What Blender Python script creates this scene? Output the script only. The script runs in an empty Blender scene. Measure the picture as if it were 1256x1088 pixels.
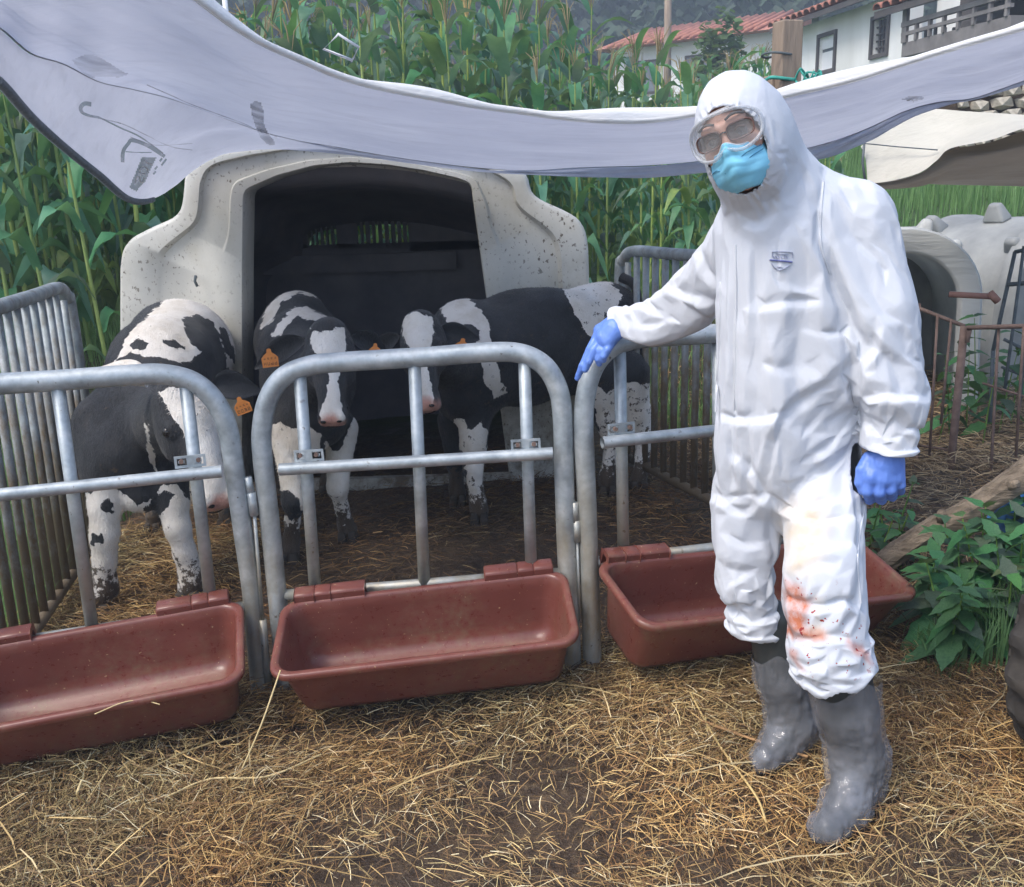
import bpy, bmesh, math, random
import numpy as np
from mathutils import Vector, Matrix, Quaternion, noise as mnoise
from mathutils.bvhtree import BVHTree

rng = np.random.default_rng(7)
random.seed(7)
R = math.radians
scene = bpy.context.scene
COL = scene.collection

# ------------------------------------------------------------------ camera
FPX, CX, CY, PITCH, ROLL, EYE = 1200.0, 628.0, 544.0, R(14.5), 0.03, Vector((0, 0, 1.5))
fwd = Vector((0, math.cos(PITCH), -math.sin(PITCH)))
up0 = Vector((0, math.sin(PITCH), math.cos(PITCH)))
r0 = Vector((1, 0, 0))
c_right = (r0 * math.cos(ROLL) - up0 * math.sin(ROLL)).normalized()
c_up = (up0 * math.cos(ROLL) + r0 * math.sin(ROLL)).normalized()
cam_data = bpy.data.cameras.new('camera')
cam = bpy.data.objects.new('camera', cam_data)
COL.objects.link(cam)
cam.matrix_world = Matrix(((c_right.x, c_up.x, -fwd.x, EYE.x), (c_right.y, c_up.y, -fwd.y, EYE.y), (c_right.z, c_up.z, -fwd.z, EYE.z), (0, 0, 0, 1)))
cam_data.sensor_width = 36
cam_data.lens = 36 * FPX / 1256
cam_data.clip_start = 0.05
cam_data.clip_end = 600
scene.camera = cam

# ------------------------------------------------------------------ world, sun, exposure
SUN_EL, SUN_AZ = R(55), R(-125)        # azimuth from +Y, clockwise
world = bpy.data.worlds.new('World')
scene.world = world
world.use_nodes = True
wn = world.node_tree
bg = wn.nodes['Background']
sky = wn.nodes.new('ShaderNodeTexSky')
sky.sky_type = 'NISHITA'
sky.sun_disc = False
sky.sun_elevation = SUN_EL
sky.sun_rotation = SUN_AZ
sky.air_density = 1.0
sky.dust_density = 3.0
sky.ozone_density = 1.2
wn.links.new(sky.outputs[0], bg.inputs[0])
bg.inputs[1].default_value = 0.15
sd = bpy.data.lights.new('sun', 'SUN')
sd.energy = 1.1
sd.angle = R(18)
sd.color = (1.0, 0.96, 0.9)
sun = bpy.data.objects.new('sun', sd)
COL.objects.link(sun)
sdir = Vector((math.sin(SUN_AZ) * math.cos(SUN_EL), math.cos(SUN_AZ) * math.cos(SUN_EL), math.sin(SUN_EL)))
sun.rotation_euler = sdir.to_track_quat('Z', 'Y').to_euler()
scene.view_settings.view_transform = 'Standard'
scene.view_settings.look = 'None'
scene.view_settings.exposure = 1.18
scene.view_settings.gamma = 1.0
scene.view_settings.use_curve_mapping = False
scene.render.engine = 'CYCLES'
scene.cycles.use_denoising = True
scene.cycles.max_bounces = 7
scene.cycles.transparent_max_bounces = 12
scene.cycles.volume_bounces = 0

# ------------------------------------------------------------------ measuring helpers (photo pixels -> places in the world)
def ray(px, py):
    return fwd + c_right * ((px - CX) / FPX) - c_up * ((py - CY) / FPX)
def P(px, py, Y):
    d = ray(px, py)
    return EYE + d * (Y / d.y)
def hitplane(px, py, p0, n):
    d = ray(px, py)
    return EYE + d * ((p0 - EYE).dot(n) / d.dot(n))
_cr, _cu, _cf, _ce = (np.array(v) for v in (c_right, c_up, fwd, EYE))
def project(co):
    q = np.asarray(co) - _ce
    z = q @ _cf
    return np.stack([CX + FPX * (q @ _cr) / z, CY - FPX * (q @ _cu) / z], -1)

def sstep(a, b, x):
    t = np.clip((x - a) / (b - a), 0, 1)
    return t * t * (3 - 2 * t)
def G(x, y):
    """ground height"""
    x = np.asarray(x, float); y = np.asarray(y, float)
    base = 0.045 * np.clip(x, -2.5, 2.5)
    sh = 1.3 * sstep(-2.5, -2.2, x) * (1 - sstep(0.8, 1.1, x))
    left = 0.62 * sstep(5.9 + sh, 6.6 + sh, y) + 0.035 * np.clip(y - 7, 0, 60)
    right = 1.0 * sstep(7.6, 9.6, y) + 0.125 * np.clip(y - 9.0, 0, 14) + 0.02 * np.clip(y - 23, 0, 40)
    w = sstep(1.3, 2.6, x - 0.05 * y)
    far = 0.45 * np.clip(y - 45, 0, 200)
    return base + left * (1 - w) + right * w + far
def g(x, y):
    return float(G(x, y))
def on_ground(px, py):
    d = ray(px, py)
    t0, t1 = 0.3, 100
    for i in range(2000):
        t = 0.5 + i * 0.02
        q = EYE + d * t
        if q.z <= g(q.x, q.y):
            return q
    return q

def vnoise(p, scale, seed=0.0, octaves=2):
    """cheap smooth value noise, vectorised; p (...,3) -> -1..1"""
    p = np.asarray(p, float) * scale + seed * 13.37
    out = np.zeros(p.shape[:-1]); amp = 1.0; tot = 0
    for o in range(octaves):
        i = np.floor(p).astype(np.int64); f = p - i; u = f * f * (3 - 2 * f)
        acc = 0
        for dx in (0, 1):
            for dy in (0, 1):
                for dz in (0, 1):
                    h = ((i[..., 0] + dx) * 374761393 + (i[..., 1] + dy) * 668265263 + (i[..., 2] + dz) * 2147483647 + o * 97) & 0xffffffff
                    h = (h ^ (h >> 13)) * 1274126177 & 0xffffffff
                    h = (h ^ (h >> 16)) & 0xffff
                    w = (u[..., 0] if dx else 1 - u[..., 0]) * (u[..., 1] if dy else 1 - u[..., 1]) * (u[..., 2] if dz else 1 - u[..., 2])
                    acc = acc + w * (h / 32767.5 - 1)
        out += acc * amp; tot += amp; amp *= 0.5; p = p * 2.03 + 5.1
    return out / tot

# ------------------------------------------------------------------ object helpers
def props(o, label=None, cat=None, group=None, kind=None):
    if label: o['label'] = label
    if cat: o['category'] = cat
    if group: o['group'] = group
    if kind: o['kind'] = kind
    return o
def empty(name, loc, label, cat, group=None, rot=(0, 0, 0)):
    o = bpy.data.objects.new(name, None)
    COL.objects.link(o)
    o.location = loc; o.rotation_euler = rot
    o.empty_display_size = 0.1
    return props(o, label, cat, group)
def link(name, me, parent=None):
    o = bpy.data.objects.new(name, me)
    COL.objects.link(o)
    if parent is not None: o.parent = parent
    return o
class MB:
    """collects geometry for ONE mesh"""
    def __init__(s):
        s.v = []; s.f = []; s.m = []
    def add(s, v, f, mi=0):
        n = len(s.v)
        s.v.extend([tuple(q) for q in v]); s.f.extend([tuple(i + n for i in q) for q in f]); s.m.extend([mi] * len(f))
        return s
    def box(s, c, size, M=None, mi=0, taper=1.0):
        hx, hy, hz = size[0] / 2, size[1] / 2, size[2] / 2
        vs = []
        for z in (-1, 1):
            k = taper if z > 0 else 1
            for x, y in ((-1, -1), (1, -1), (1, 1), (-1, 1)):
                q = Vector((x * hx * k, y * hy * k, z * hz))
                if M is not None: q = M @ q
                vs.append(q + Vector(c))
        return s.add(vs, [(3, 2, 1, 0), (4, 5, 6, 7), (0, 1, 5, 4), (1, 2, 6, 5), (2, 3, 7, 6), (3, 0, 4, 7)], mi)
    def tube(s, pts, r, seg=10, closed=False, mi=0, cap=True):
        v, f = tube_geo(pts, r, seg, closed, cap)
        return s.add(v, f, mi)
    def build(s, name, mats, parent=None, smooth=True, origin=None, autosmooth=None, bevel=None):
        me = bpy.data.meshes.new(name)
        v = s.v
        if origin is not None:
            ox = Vector(origin); v = [tuple(Vector(q) - ox) for q in v]
        me.from_pydata(v, [], s.f)
        if not isinstance(mats, (list, tuple)): mats = [mats]
        for m in mats: me.materials.append(m)
        if len(mats) > 1: me.polygons.foreach_set('material_index', s.m)
        me.polygons.foreach_set('use_smooth', [smooth] * len(me.polygons))
        if smooth and autosmooth:
            me.set_sharp_from_angle(angle=R(autosmooth))
        me.update()
        o = link(name, me, parent)
        if bevel:
            b = o.modifiers.new('bevel', 'BEVEL'); b.width = bevel; b.segments = 2; b.limit_method = 'ANGLE'; b.angle_limit = R(50)
        if origin is not None and parent is None: o.location = origin
        return o
def smooth_path(pts, n=6):
    """Catmull-Rom"""
    p = [Vector(q) for q in pts]
    out = []
    for i in range(len(p) - 1):
        a = p[i - 1] if i else p[0] * 2 - p[1]
        b, c = p[i], p[i + 1]
        d = p[i + 2] if i + 2 < len(p) else p[-1] * 2 - p[-2]
        for k in range(n):
            t = k / n
            out.append(0.5 * ((2 * b) + (c - a) * t + (2 * a - 5 * b + 4 * c - d) * t * t + (3 * b - a - 3 * c + d) * t ** 3))
    out.append(p[-1])
    return out
def tube_geo(pts, r, seg=10, closed=False, cap=True):
    pts = [Vector(q) for q in pts]
    n = len(pts)
    rr = r if isinstance(r, (list, tuple, np.ndarray)) else [r] * n
    vs = []; fs = []
    nrm = None
    for i, q in enumerate(pts):
        if closed: t = pts[(i + 1) % n] - pts[i - 1]
        else: t = pts[min(i + 1, n - 1)] - pts[max(i - 1, 0)]
        t.normalize()
        if nrm is None:
            nrm = t.orthogonal().normalized()
            if abs(t.z) < 0.9:
                nrm = (Vector((0, 0, 1)) - t * t.z).normalized()
        else:
            nrm = (nrm - t * nrm.dot(t)).normalized()
        b = t.cross(nrm)
        for k in range(seg):
            a = 2 * math.pi * k / seg
            vs.append(q + (nrm * math.cos(a) + b * math.sin(a)) * rr[i])
    m = n if closed else n - 1
    for i in range(m):
        for k in range(seg):
            a = i * seg + k; b = i * seg + (k + 1) % seg
            c = ((i + 1) % n) * seg + (k + 1) % seg; d = ((i + 1) % n) * seg + k
            fs.append((a, b, c, d))
    if cap and not closed:
        fs.append(tuple(range(seg - 1, -1, -1)))
        fs.append(tuple((n - 1) * seg + k for k in range(seg)))
    return vs, fs
def np_mesh(name, V, F, mats, parent=None, smooth=True, attr=None, kindsize=None):
    """V (n,3), F (m,k) arrays"""
    me = bpy.data.meshes.new(name)
    V = np.asarray(V, np.float32); F = np.asarray(F, np.int32)
    k = F.shape[1]
    me.vertices.add(len(V)); me.vertices.foreach_set('co', V.ravel())
    me.loops.add(F.size); me.loops.foreach_set('vertex_index', F.ravel())
    me.polygons.add(len(F))
    me.polygons.foreach_set('loop_start', np.arange(0, F.size, k, dtype=np.int32))
    me.polygons.foreach_set('use_smooth', np.full(len(F), smooth))
    for m in (mats if isinstance(mats, (list, tuple)) else [mats]): me.materials.append(m)
    if attr:
        for nm, a in attr.items():
            if a.ndim == 2:
                at = me.color_attributes.new(nm, 'FLOAT_COLOR', 'POINT')
                at.data.foreach_set('color', np.asarray(a, np.float32).ravel())
            else:
                at = me.attributes.new(nm, 'FLOAT', 'POINT')
                at.data.foreach_set('value', np.asarray(a, np.float32))
    me.update(calc_edges=True)
    me.validate()
    return link(name, me, parent)

# ------------------------------------------------------------------ implicit surfaces: one continuous skin from rounded volumes
def sdf_mesh(prims, voxel):
    """prims: ('cap',a,b,ra,rb,k) or ('ell',c,(rx,ry,rz),Rot3,k) or ('sub',...)  -> V,F quads"""
    lo = np.full(3, 1e9); hi = -lo
    def bb(p):
        if p[0] == 'cap':
            a, b = np.array(p[1]), np.array(p[2]); r = max(p[3], p[4])
            return np.minimum(a, b) - r, np.maximum(a, b) + r
        c = np.array(p[1]); r = max(p[2]); return c - r, c + r
    for p in prims:
        a, b = bb(p); lo = np.minimum(lo, a); hi = np.maximum(hi, b)
    lo -= voxel * 3; hi += voxel * 3
    n = np.ceil((hi - lo) / voxel).astype(int) + 1
    F = np.full(n, 0.5, np.float32)
    ax = [lo[i] + np.arange(n[i]) * voxel for i in range(3)]
    for p in prims:
        a, b = bb(p); k = p[5] if p[0] == 'cap' else p[4]
        m = k + voxel * 3
        i0 = np.clip(np.floor((a - m - lo) / voxel).astype(int), 0, n - 1); i1 = np.clip(np.ceil((b + m - lo) / voxel).astype(int) + 1, 1, n)
        X, Y, Z = np.meshgrid(ax[0][i0[0]:i1[0]], ax[1][i0[1]:i1[1]], ax[2][i0[2]:i1[2]], indexing='ij')
        if p[0] == 'cap':
            A = np.array(p[1]); B = np.array(p[2]); d = B - A; L = max(d @ d, 1e-9)
            h = np.clip(((X - A[0]) * d[0] + (Y - A[1]) * d[1] + (Z - A[2]) * d[2]) / L, 0, 1)
            D = np.sqrt((X - A[0] - h * d[0]) ** 2 + (Y - A[1] - h * d[1]) ** 2 + (Z - A[2] - h * d[2]) ** 2) - (p[3] + (p[4] - p[3]) * h)
        else:
            c = p[1]; r = p[2]; Rm = np.array(p[3]) if p[3] is not None else np.eye(3)
            q = np.stack([X - c[0], Y - c[1], Z - c[2]], -1) @ Rm     # columns of Rm = local axes
            q1 = q / np.array(r)
            k0 = np.sqrt((q1 ** 2).sum(-1)); k1 = np.sqrt(((q1 / np.array(r)) ** 2).sum(-1)) + 1e-9
            D = k0 * (k0 - 1) / k1
        S = F[i0[0]:i1[0], i0[1]:i1[1], i0[2]:i1[2]]
        hh = np.clip(0.5 + 0.5 * (S - D) / k, 0, 1)
        F[i0[0]:i1[0], i0[1]:i1[1], i0[2]:i1[2]] = S * (1 - hh) + D * hh - k * hh * (1 - hh)
    return surface_nets(F, lo, voxel)
def surface_nets(F, lo, voxel):
    n = np.array(F.shape)
    ins = F < 0
    c = n - 1
    acc = np.zeros((*c, 3), np.float32); cnt = np.zeros(c, np.float32)
    corners = [(i, j, k) for i in (0, 1) for j in (0, 1) for k in (0, 1)]
    def sub(a, o): return a[o[0]:o[0] + c[0], o[1]:o[1] + c[1], o[2]:o[2] + c[2]]
    for o in corners:
        for axx in range(3):
            if o[axx] == 0:
                o2 = list(o); o2[axx] = 1
                a = sub(F, o); b = sub(F, o2)
                m = (a < 0) != (b < 0)
                t = np.where(m, a / np.where(m, a - b, 1), 0)
                for q in range(3):
                    if q == axx: acc[..., q] += np.where(m, t, 0)
                    else: acc[..., q] += np.where(m, o[q], 0)
                cnt += m
    act = cnt > 0
    idx = np.full(c, -1, np.int64); idx[act] = np.arange(act.sum())
    ii = np.argwhere(act)
    V = lo + (ii + acc[act] / cnt[act][:, None]) * voxel
    faces = []
    for axx in range(3):
        u, w = [(1, 2), (2, 0), (0, 1)][axx]
        sl0 = [slice(None)] * 3; sl1 = [slice(None)] * 3
        sl0[axx] = slice(0, -1); sl1[axx] = slice(1, None)
        a = ins[tuple(sl0)]; b = ins[tuple(sl1)]
        ch = np.argwhere(a != b)
        ok = (ch[:, u] > 0) & (ch[:, w] > 0) & (ch[:, u] < c[u]) & (ch[:, w] < c[w])
        ch = ch[ok]
        flip = a[tuple(ch.T)]
        q = []
        for du, dw in ((-1, -1), (0, -1), (0, 0), (-1, 0)):
            e = ch.copy(); e[:, u] += du; e[:, w] += dw
            q.append(idx[tuple(e.T)])
        q = np.stack(q, -1)
        q[~flip] = q[~flip][:, ::-1]
        faces.append(q)
    Fq = np.concatenate(faces)
    Fq = Fq[(Fq >= 0).all(1)]
    return V, Fq
def v_normals(V, F):
    n = np.cross(V[F[:, 2]] - V[F[:, 0]], V[F[:, 3]] - V[F[:, 1]])
    N = np.zeros_like(V)
    for k in range(4): np.add.at(N, F[:, k], n)
    return N / (np.linalg.norm(N, axis=1, keepdims=True) + 1e-12)
def relax(V, F, it=2, lam=0.5):
    for _ in range(it):
        S = np.zeros_like(V); C = np.zeros(len(V))
        for k in range(4):
            np.add.at(S, F[:, k], V[F[:, (k + 1) % 4]]); np.add.at(S, F[:, k], V[F[:, (k + 3) % 4]]); np.add.at(C, F[:, k], 2)
        V = V + lam * (S / np.maximum(C, 1)[:, None] - V)
    return V
def frame(fz, fy):
    """rotation matrix whose columns are local x,y,z; z along fz, y near fy"""
    z = Vector(fz).normalized(); y = Vector(fy); y = (y - z * y.dot(z)).normalized(); x = y.cross(z)
    return np.array([[x[i], y[i], z[i]] for i in range(3)])
def poly_sd(p, poly):
    """signed distance in the plane, negative inside; p (n,2)"""
    poly = np.asarray(poly, float); d = np.full(len(p), 1e9); ins = np.zeros(len(p), bool)
    for i in range(len(poly)):
        a, b = poly[i], poly[(i + 1) % len(poly)]
        e = b - a; w = p - a
        h = np.clip((w @ e) / (e @ e + 1e-9), 0, 1)
        d = np.minimum(d, np.linalg.norm(w - h[:, None] * e, axis=1))
        c = (a[1] > p[:, 1]) != (b[1] > p[:, 1])
        xx = a[0] + (p[:, 1] - a[1]) / np.where(abs(b[1] - a[1]) < 1e-9, 1e-9, b[1] - a[1]) * e[0]
        ins ^= c & (p[:, 0] < xx)
    return np.where(ins, -d, d)

# ------------------------------------------------------------------ materials
class NT:
    def __init__(s, name):
        s.m = bpy.data.materials.new(name); s.m.use_nodes = True
        s.t = s.m.node_tree; s.b = s.t.nodes['Principled BSDF']; s.out = s.t.nodes['Material Output']
        s._tc = None
    def n(s, typ, **kw):
        q = s.t.nodes.new(typ)
        for k, v in kw.items(): setattr(q, k, v)
        return q
    def l(s, a, b): s.t.links.new(a, b)
    def co(s, kind='Object'):
        if s._tc is None: s._tc = s.n('ShaderNodeTexCoord')
        return s._tc.outputs[kind]
    def noise(s, scale, detail=3, rough=0.55, stretch=None, kind='Object', dist=0):
        q = s.n('ShaderNodeTexNoise'); q.inputs['Scale'].default_value = scale; q.inputs['Detail'].default_value = detail
        q.inputs['Roughness'].default_value = rough; q.inputs['Distortion'].default_value = dist
        if stretch:
            mp = s.n('ShaderNodeMapping'); mp.inputs['Scale'].default_value = stretch
            s.l(s.co(kind), mp.inputs[0]); s.l(mp.outputs[0], q.inputs['Vector'])
        else: s.l(s.co(kind), q.inputs['Vector'])
        return q.outputs['Fac']
    def ramp(s, src, stops):
        q = s.n('ShaderNodeValToRGB')
        e = q.color_ramp.elements
        while len(e) < len(stops): e.new(0.5)
        for i, (p, c) in enumerate(stops):
            e[i].position = p; e[i].color = (*c, 1) if len(c) == 3 else c
        s.l(src, q.inputs[0]); return q.outputs[0]
    def mix(s, fac, a, b, mode='MIX'):
        q = s.n('ShaderNodeMix', data_type='RGBA', blend_type=mode)
        for sock, val in ((q.inputs[0], fac), (q.inputs[6], a), (q.inputs[7], b)):
            if hasattr(val, 'links') or isinstance(val, bpy.types.NodeSocket): s.l(val, sock)
            elif isinstance(val, (int, float)): sock.default_value = val
            else: sock.default_value = (*val, 1) if len(val) == 3 else val
        return q.outputs[2]
    def bump(s, src, strength=0.3, dist=0.01, prev=None):
        q = s.n('ShaderNodeBump'); q.inputs['Strength'].default_value = strength; q.inputs['Distance'].default_value = dist
        s.l(src, q.inputs['Height'])
        if prev is not None: s.l(prev, q.inputs['Normal'])
        return q.outputs[0]
    def attr(s, name):
        q = s.n('ShaderNodeAttribute'); q.attribute_name = name; return q
    def done(s, col=None, rough=None, metal=0, normal=None, spec=None):
        if col is not None:
            if isinstance(col, bpy.types.NodeSocket): s.l(col, s.b.inputs['Base Color'])
            else: s.b.inputs['Base Color'].default_value = (*col, 1)
        if rough is not None:
            if isinstance(rough, bpy.types.NodeSocket): s.l(rough, s.b.inputs['Roughness'])
            else: s.b.inputs['Roughness'].default_value = rough
        s.b.inputs['Metallic'].default_value = metal
        if spec is not None: s.b.inputs['Specular IOR Level'].default_value = spec
        if normal is not None: s.l(normal, s.b.inputs['Normal'])
        return s.m
def z_of(nt, kind='Object'):
    q = nt.n('ShaderNodeSeparateXYZ'); nt.l(nt.co(kind), q.inputs[0]); return q.outputs[2]
def mapr(nt, src, a, b, c=0.0, d=1.0):
    q = nt.n('ShaderNodeMapRange'); q.inputs[1].default_value = a; q.inputs[2].default_value = b; q.inputs[3].default_value = c; q.inputs[4].default_value = d
    nt.l(src, q.inputs[0]); return q.outputs[0]
def mul(nt, a, b, op='MULTIPLY'):
    q = nt.n('ShaderNodeMath', operation=op)
    for i, v in enumerate((a, b)):
        if isinstance(v, bpy.types.NodeSocket): nt.l(v, q.inputs[i])
        else: q.inputs[i].default_value = v
    return q.outputs[0]

M = {}
def simple(name, c1, c2, scale, rough, bump=0.2, bscale=None, metal=0, stretch=None, bdist=0.004, spec=None):
    t = NT(name)
    f = t.noise(scale, 4, 0.6, stretch)
    col = t.ramp(f, [(0.3, c1), (0.7, c2)])
    nb = t.bump(t.noise(bscale or scale * 4, 4, 0.65, stretch), bump, bdist)
    M[name] = t.done(col, rough, metal, nb, spec)
    return M[name]
# galvanised tube with dull mottling and dirt
def galv(name, dirt):
    t = NT(name)
    f = t.noise(14, 5, 0.6); f2 = t.noise(55, 3, 0.5); f3 = t.noise(9, 6, 0.7, (1, 1, 0.35))
    col = t.ramp(f, [(0.3, (0.27, 0.31, 0.34)), (0.5, (0.42, 0.47, 0.50)), (0.72, (0.58, 0.62, 0.64))])
    col = t.mix(mapr(t, f2, 0.45, 0.75, 0, 0.35), col, (0.25, 0.27, 0.28))
    d = t.ramp(f3, [(0.52 - dirt, (0, 0, 0)), (0.72 - dirt * 0.6, (1, 1, 1))])
    low = mapr(t, z_of(t, 'Object'), 0.62, 0.25, 0.0, 1.0)
    d2 = mul(t, d, low)
    col = t.mix(mul(t, d2, 0.75), col, (0.36, 0.27, 0.14))
    sp = mul(t, t.ramp(t.noise(46, 3, 0.6), [(0.66, (0, 0, 0)), (0.70, (1, 1, 1))]), t.ramp(t.noise(5, 2), [(0.45, (0, 0, 0)), (0.6, (1, 1, 1))]))
    col = t.mix(mul(t, sp, 0.8), col, (0.10, 0.075, 0.05))
    och = mul(t, mapr(t, z_of(t, 'Object'), 0.78, 0.45, 0.0, 1.0), mapr(t, z_of(t, 'Object'), 0.12, 0.40, 0.15, 1.0))
    col = t.mix(mul(t, mul(t, och, t.ramp(t.noise(6, 5, 0.6, (1, 1, .4)), [(0.3, (0, 0, 0)), (0.6, (1, 1, 1))])), 0.55), col, (0.42, 0.34, 0.19))
    rough = mapr(t, f, 0.3, 0.7, 0.42, 0.62)
    M[name] = t.done(col, rough, 0.55, t.bump(f2, 0.15, 0.002))
galv('galvanised', 0.10); 
def galv_dirty():
    t = NT('galvanised_dirty')
    f = t.noise(12, 5, 0.6); f3 = t.noise(16, 6, 0.75, (1, 1, 0.5))
    col = t.ramp(f, [(0.3, (0.20, 0.24, 0.26)), (0.7, (0.40, 0.44, 0.46))])
    low = mapr(t, z_of(t), 1.15, 0.2, 0.15, 0.5)
    q = t.n('ShaderNodeMath', operation='ADD'); t.l(f3, q.inputs[0]); t.l(low, q.inputs[1])
    d = t.ramp(q.outputs[0], [(0.62, (0, 0, 0)), (0.95, (1, 1, 1))])
    col = t.mix(d, col, (0.17, 0.13, 0.085))
    M['galvanised_dirty'] = t.done(col, 0.65, 0.35, t.bump(f3, 0.4, 0.004))
galv_dirty()
# red-brown trough plastic
t = NT('trough_plastic')
f = t.noise(5, 5, 0.6); f2 = t.noise(38, 5, 0.7)
col = t.ramp(f, [(0.3, (0.138, 0.040, 0.029)), (0.7, (0.192, 0.060, 0.045))])
dz = mul(t, t.ramp(f2, [(0.42, (0, 0, 0)), (0.7, (1, 1, 1))]), t.ramp(t.noise(4, 4, 0.6), [(0.42, (0, 0, 0)), (0.66, (1, 1, 1))]))
col = t.mix(mul(t, dz, 0.8), col, (0.20, 0.135, 0.08))
sp = t.ramp(t.noise(120, 1, 0.5), [(0.74, (0, 0, 0)), (0.77, (1, 1, 1))])
col = t.mix(mul(t, sp, 0.8), col, (0.45, 0.33, 0.18))
rubb = t.ramp(t.noise(11, 6, 0.8, (0.5, 3, 3)), [(0.55, (0, 0, 0)), (0.66, (1, 1, 1))])
col = t.mix(mul(t, rubb, 0.16), col, (0.30, 0.15, 0.12))
M['trough'] = t.done(col, mapr(t, f2, 0.3, 0.7, 0.24, 0.42), 0, t.bump(t.noise(60, 3), 0.08, 0.002))
# calf hutch plastic, stained
t = NT('hutch_plastic')
col = t.ramp(t.noise(2.2, 5, 0.6), [(0.3, (0.42, 0.42, 0.385)), (0.7, (0.58, 0.575, 0.53))])
st = t.ramp(t.noise(3.0, 6, 0.7, (1, 1, 0.6)), [(0.5, (0, 0, 0)), (0.78, (1, 1, 1))])
col = t.mix(mul(t, st, 0.6), col, (0.34, 0.31, 0.22))
vor = t.noise(48, 3, 0.65, (1, 1, 0.8)); dens = t.ramp(t.noise(2.0, 2), [(0.35, (0, 0, 0)), (0.65, (1, 1, 1))])
sp = mul(t, t.ramp(vor, [(0.60, (0, 0, 0)), (0.64, (1, 1, 1))]), dens)
col = t.mix(mul(t, sp, 0.9), col, (0.07, 0.05, 0.03))
low = t.ramp(mapr(t, z_of(t), 0.75, 0.1), [(0, (0, 0, 0)), (1, (1, 1, 1))])
gr = mul(t, low, t.ramp(t.noise(7, 6, 0.75), [(0.4, (0, 0, 0)), (0.6, (1, 1, 1))]))
col = t.mix(mul(t, gr, 0.85), col, (0.13, 0.09, 0.05))
M['hutch'] = t.done(col, 0.45, 0, t.bump(t.noise(9, 4), 0.12, 0.01))
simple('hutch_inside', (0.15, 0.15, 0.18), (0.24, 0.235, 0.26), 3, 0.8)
simple('hutch_grey', (0.19, 0.20, 0.20), (0.32, 0.33, 0.32), 4, 0.6)
# ground mud with straw dust
t = NT('mud')
f = t.noise(2.3, 6, 0.65, kind='Generated' if False else 'Object'); f2 = t.noise(30, 5, 0.7)
col = t.ramp(f, [(0.3, (0.030, 0.018, 0.011)), (0.55, (0.065, 0.040, 0.022)), (0.75, (0.12, 0.078, 0.040))])
col = t.mix(mapr(t, f2, 0.5, 0.75), col, (0.17, 0.115, 0.06))
q = t.n('ShaderNodeSeparateXYZ'); t.l(t.co('Object'), q.inputs[0])
col = t.mix(mapr(t, q.outputs[1], 6.0, 7.2), col, t.ramp(f, [(0.3, (0.05, 0.09, 0.03)), (0.7, (0.09, 0.16, 0.05))]))
M['mud'] = t.done(col, mapr(t, f, 0.35, 0.6, 0.38, 0.85), 0, t.bump(f2, 1.0, 0.025))
# straw, one tint per stalk
def straw_mat(name, rough=0.6):
    t = NT(name); a = t.attr('tint')
    M[name] = t.done(a.outputs['Color'], rough, 0, None, 0.3)
straw_mat('straw')
def leafmat(name, c1, c2, rough=0.5, trans=0.35, scale=9, spec=0.35):
    t = NT(name)
    oi = t.n('ShaderNodeObjectInfo')
    f = t.noise(scale, 3, 0.6)
    col = t.ramp(f, [(0.3, c1), (0.7, c2)])
    a = t.attr('tint')
    col = t.mix(1.0, col, a.outputs['Color'], 'MULTIPLY')
    col = t.mix(1.0, col, t.ramp(oi.outputs['Random'], [(0.0, (0.72, 0.80, 0.85)), (0.5, (1, 1, 1)), (0.9, (1.08, 1.06, 0.95)), (1.0, (1.35, 1.2, 0.8))]), 'MULTIPLY')
    t.done(col, rough, 0, t.bump(t.noise(scale * 4, 2), 0.15, 0.003), spec)
    tr = t.n('ShaderNodeBsdfTranslucent'); t.l(t.mix(0.4, col, (0.25, 0.4, 0.05)), tr.inputs[0])
    mx = t.n('ShaderNodeMixShader'); mx.inputs[0].default_value = trans
    t.l(t.b.outputs[0], mx.inputs[1]); t.l(tr.outputs[0], mx.inputs[2]); t.l(mx.outputs[0], t.out.inputs[0])
    M[name] = t.m
leafmat('corn_leaf', (0.080, 0.195, 0.125), (0.14, 0.275, 0.175))
leafmat('corn_stalk', (0.22, 0.32, 0.08), (0.34, 0.42, 0.14), 0.5, 0.1)
leafmat('corn_tassel', (0.30, 0.24, 0.13), (0.42, 0.33, 0.20), 0.7, 0.2)
leafmat('nettle_leaf', (0.045, 0.12, 0.05), (0.09, 0.20, 0.08), 0.5, 0.25, 22)
leafmat('grass_leaf', (0.13, 0.25, 0.09), (0.20, 0.34, 0.13), 0.6, 0.35)
leafmat('forest_leaf', (0.012, 0.028, 0.022), (0.03, 0.052, 0.038), 0.7, 0.1)
def cloth(name, c1, c2, trans, weave=0.25, tint=(1, 1, 1), sc=260):
    t = NT(name)
    f = t.noise(1.6, 5, 0.6); f2 = t.noise(6, 4, 0.6, (0.4, 3.0, 3.0))
    col = t.ramp(f, [(0.3, c1), (0.7, c2)])
    col = t.mix(mapr(t, f2, 0.5, 0.8, 0, 0.35), col, tuple(q * 0.72 for q in c1))
    w = t.n('ShaderNodeTexWave'); w.inputs['Scale'].default_value = 60; w.inputs['Distortion'].default_value = 1.5; t.l(t.co('UV'), w.inputs[0])
    nb = t.bump(f2, 0.5, 0.02); 
    t.done(col, 0.75, 0, nb)
    tr = t.n('ShaderNodeBsdfTranslucent'); t.l(t.mix(1.0, col, tint, 'MULTIPLY'), tr.inputs[0])
    mx = t.n('ShaderNodeMixShader'); mx.inputs[0].default_value = trans
    t.l(t.b.outputs[0], mx.inputs[1]); t.l(tr.outputs[0], mx.inputs[2]); t.l(mx.outputs[0], t.out.inputs[0])
    M[name] = t.m
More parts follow.
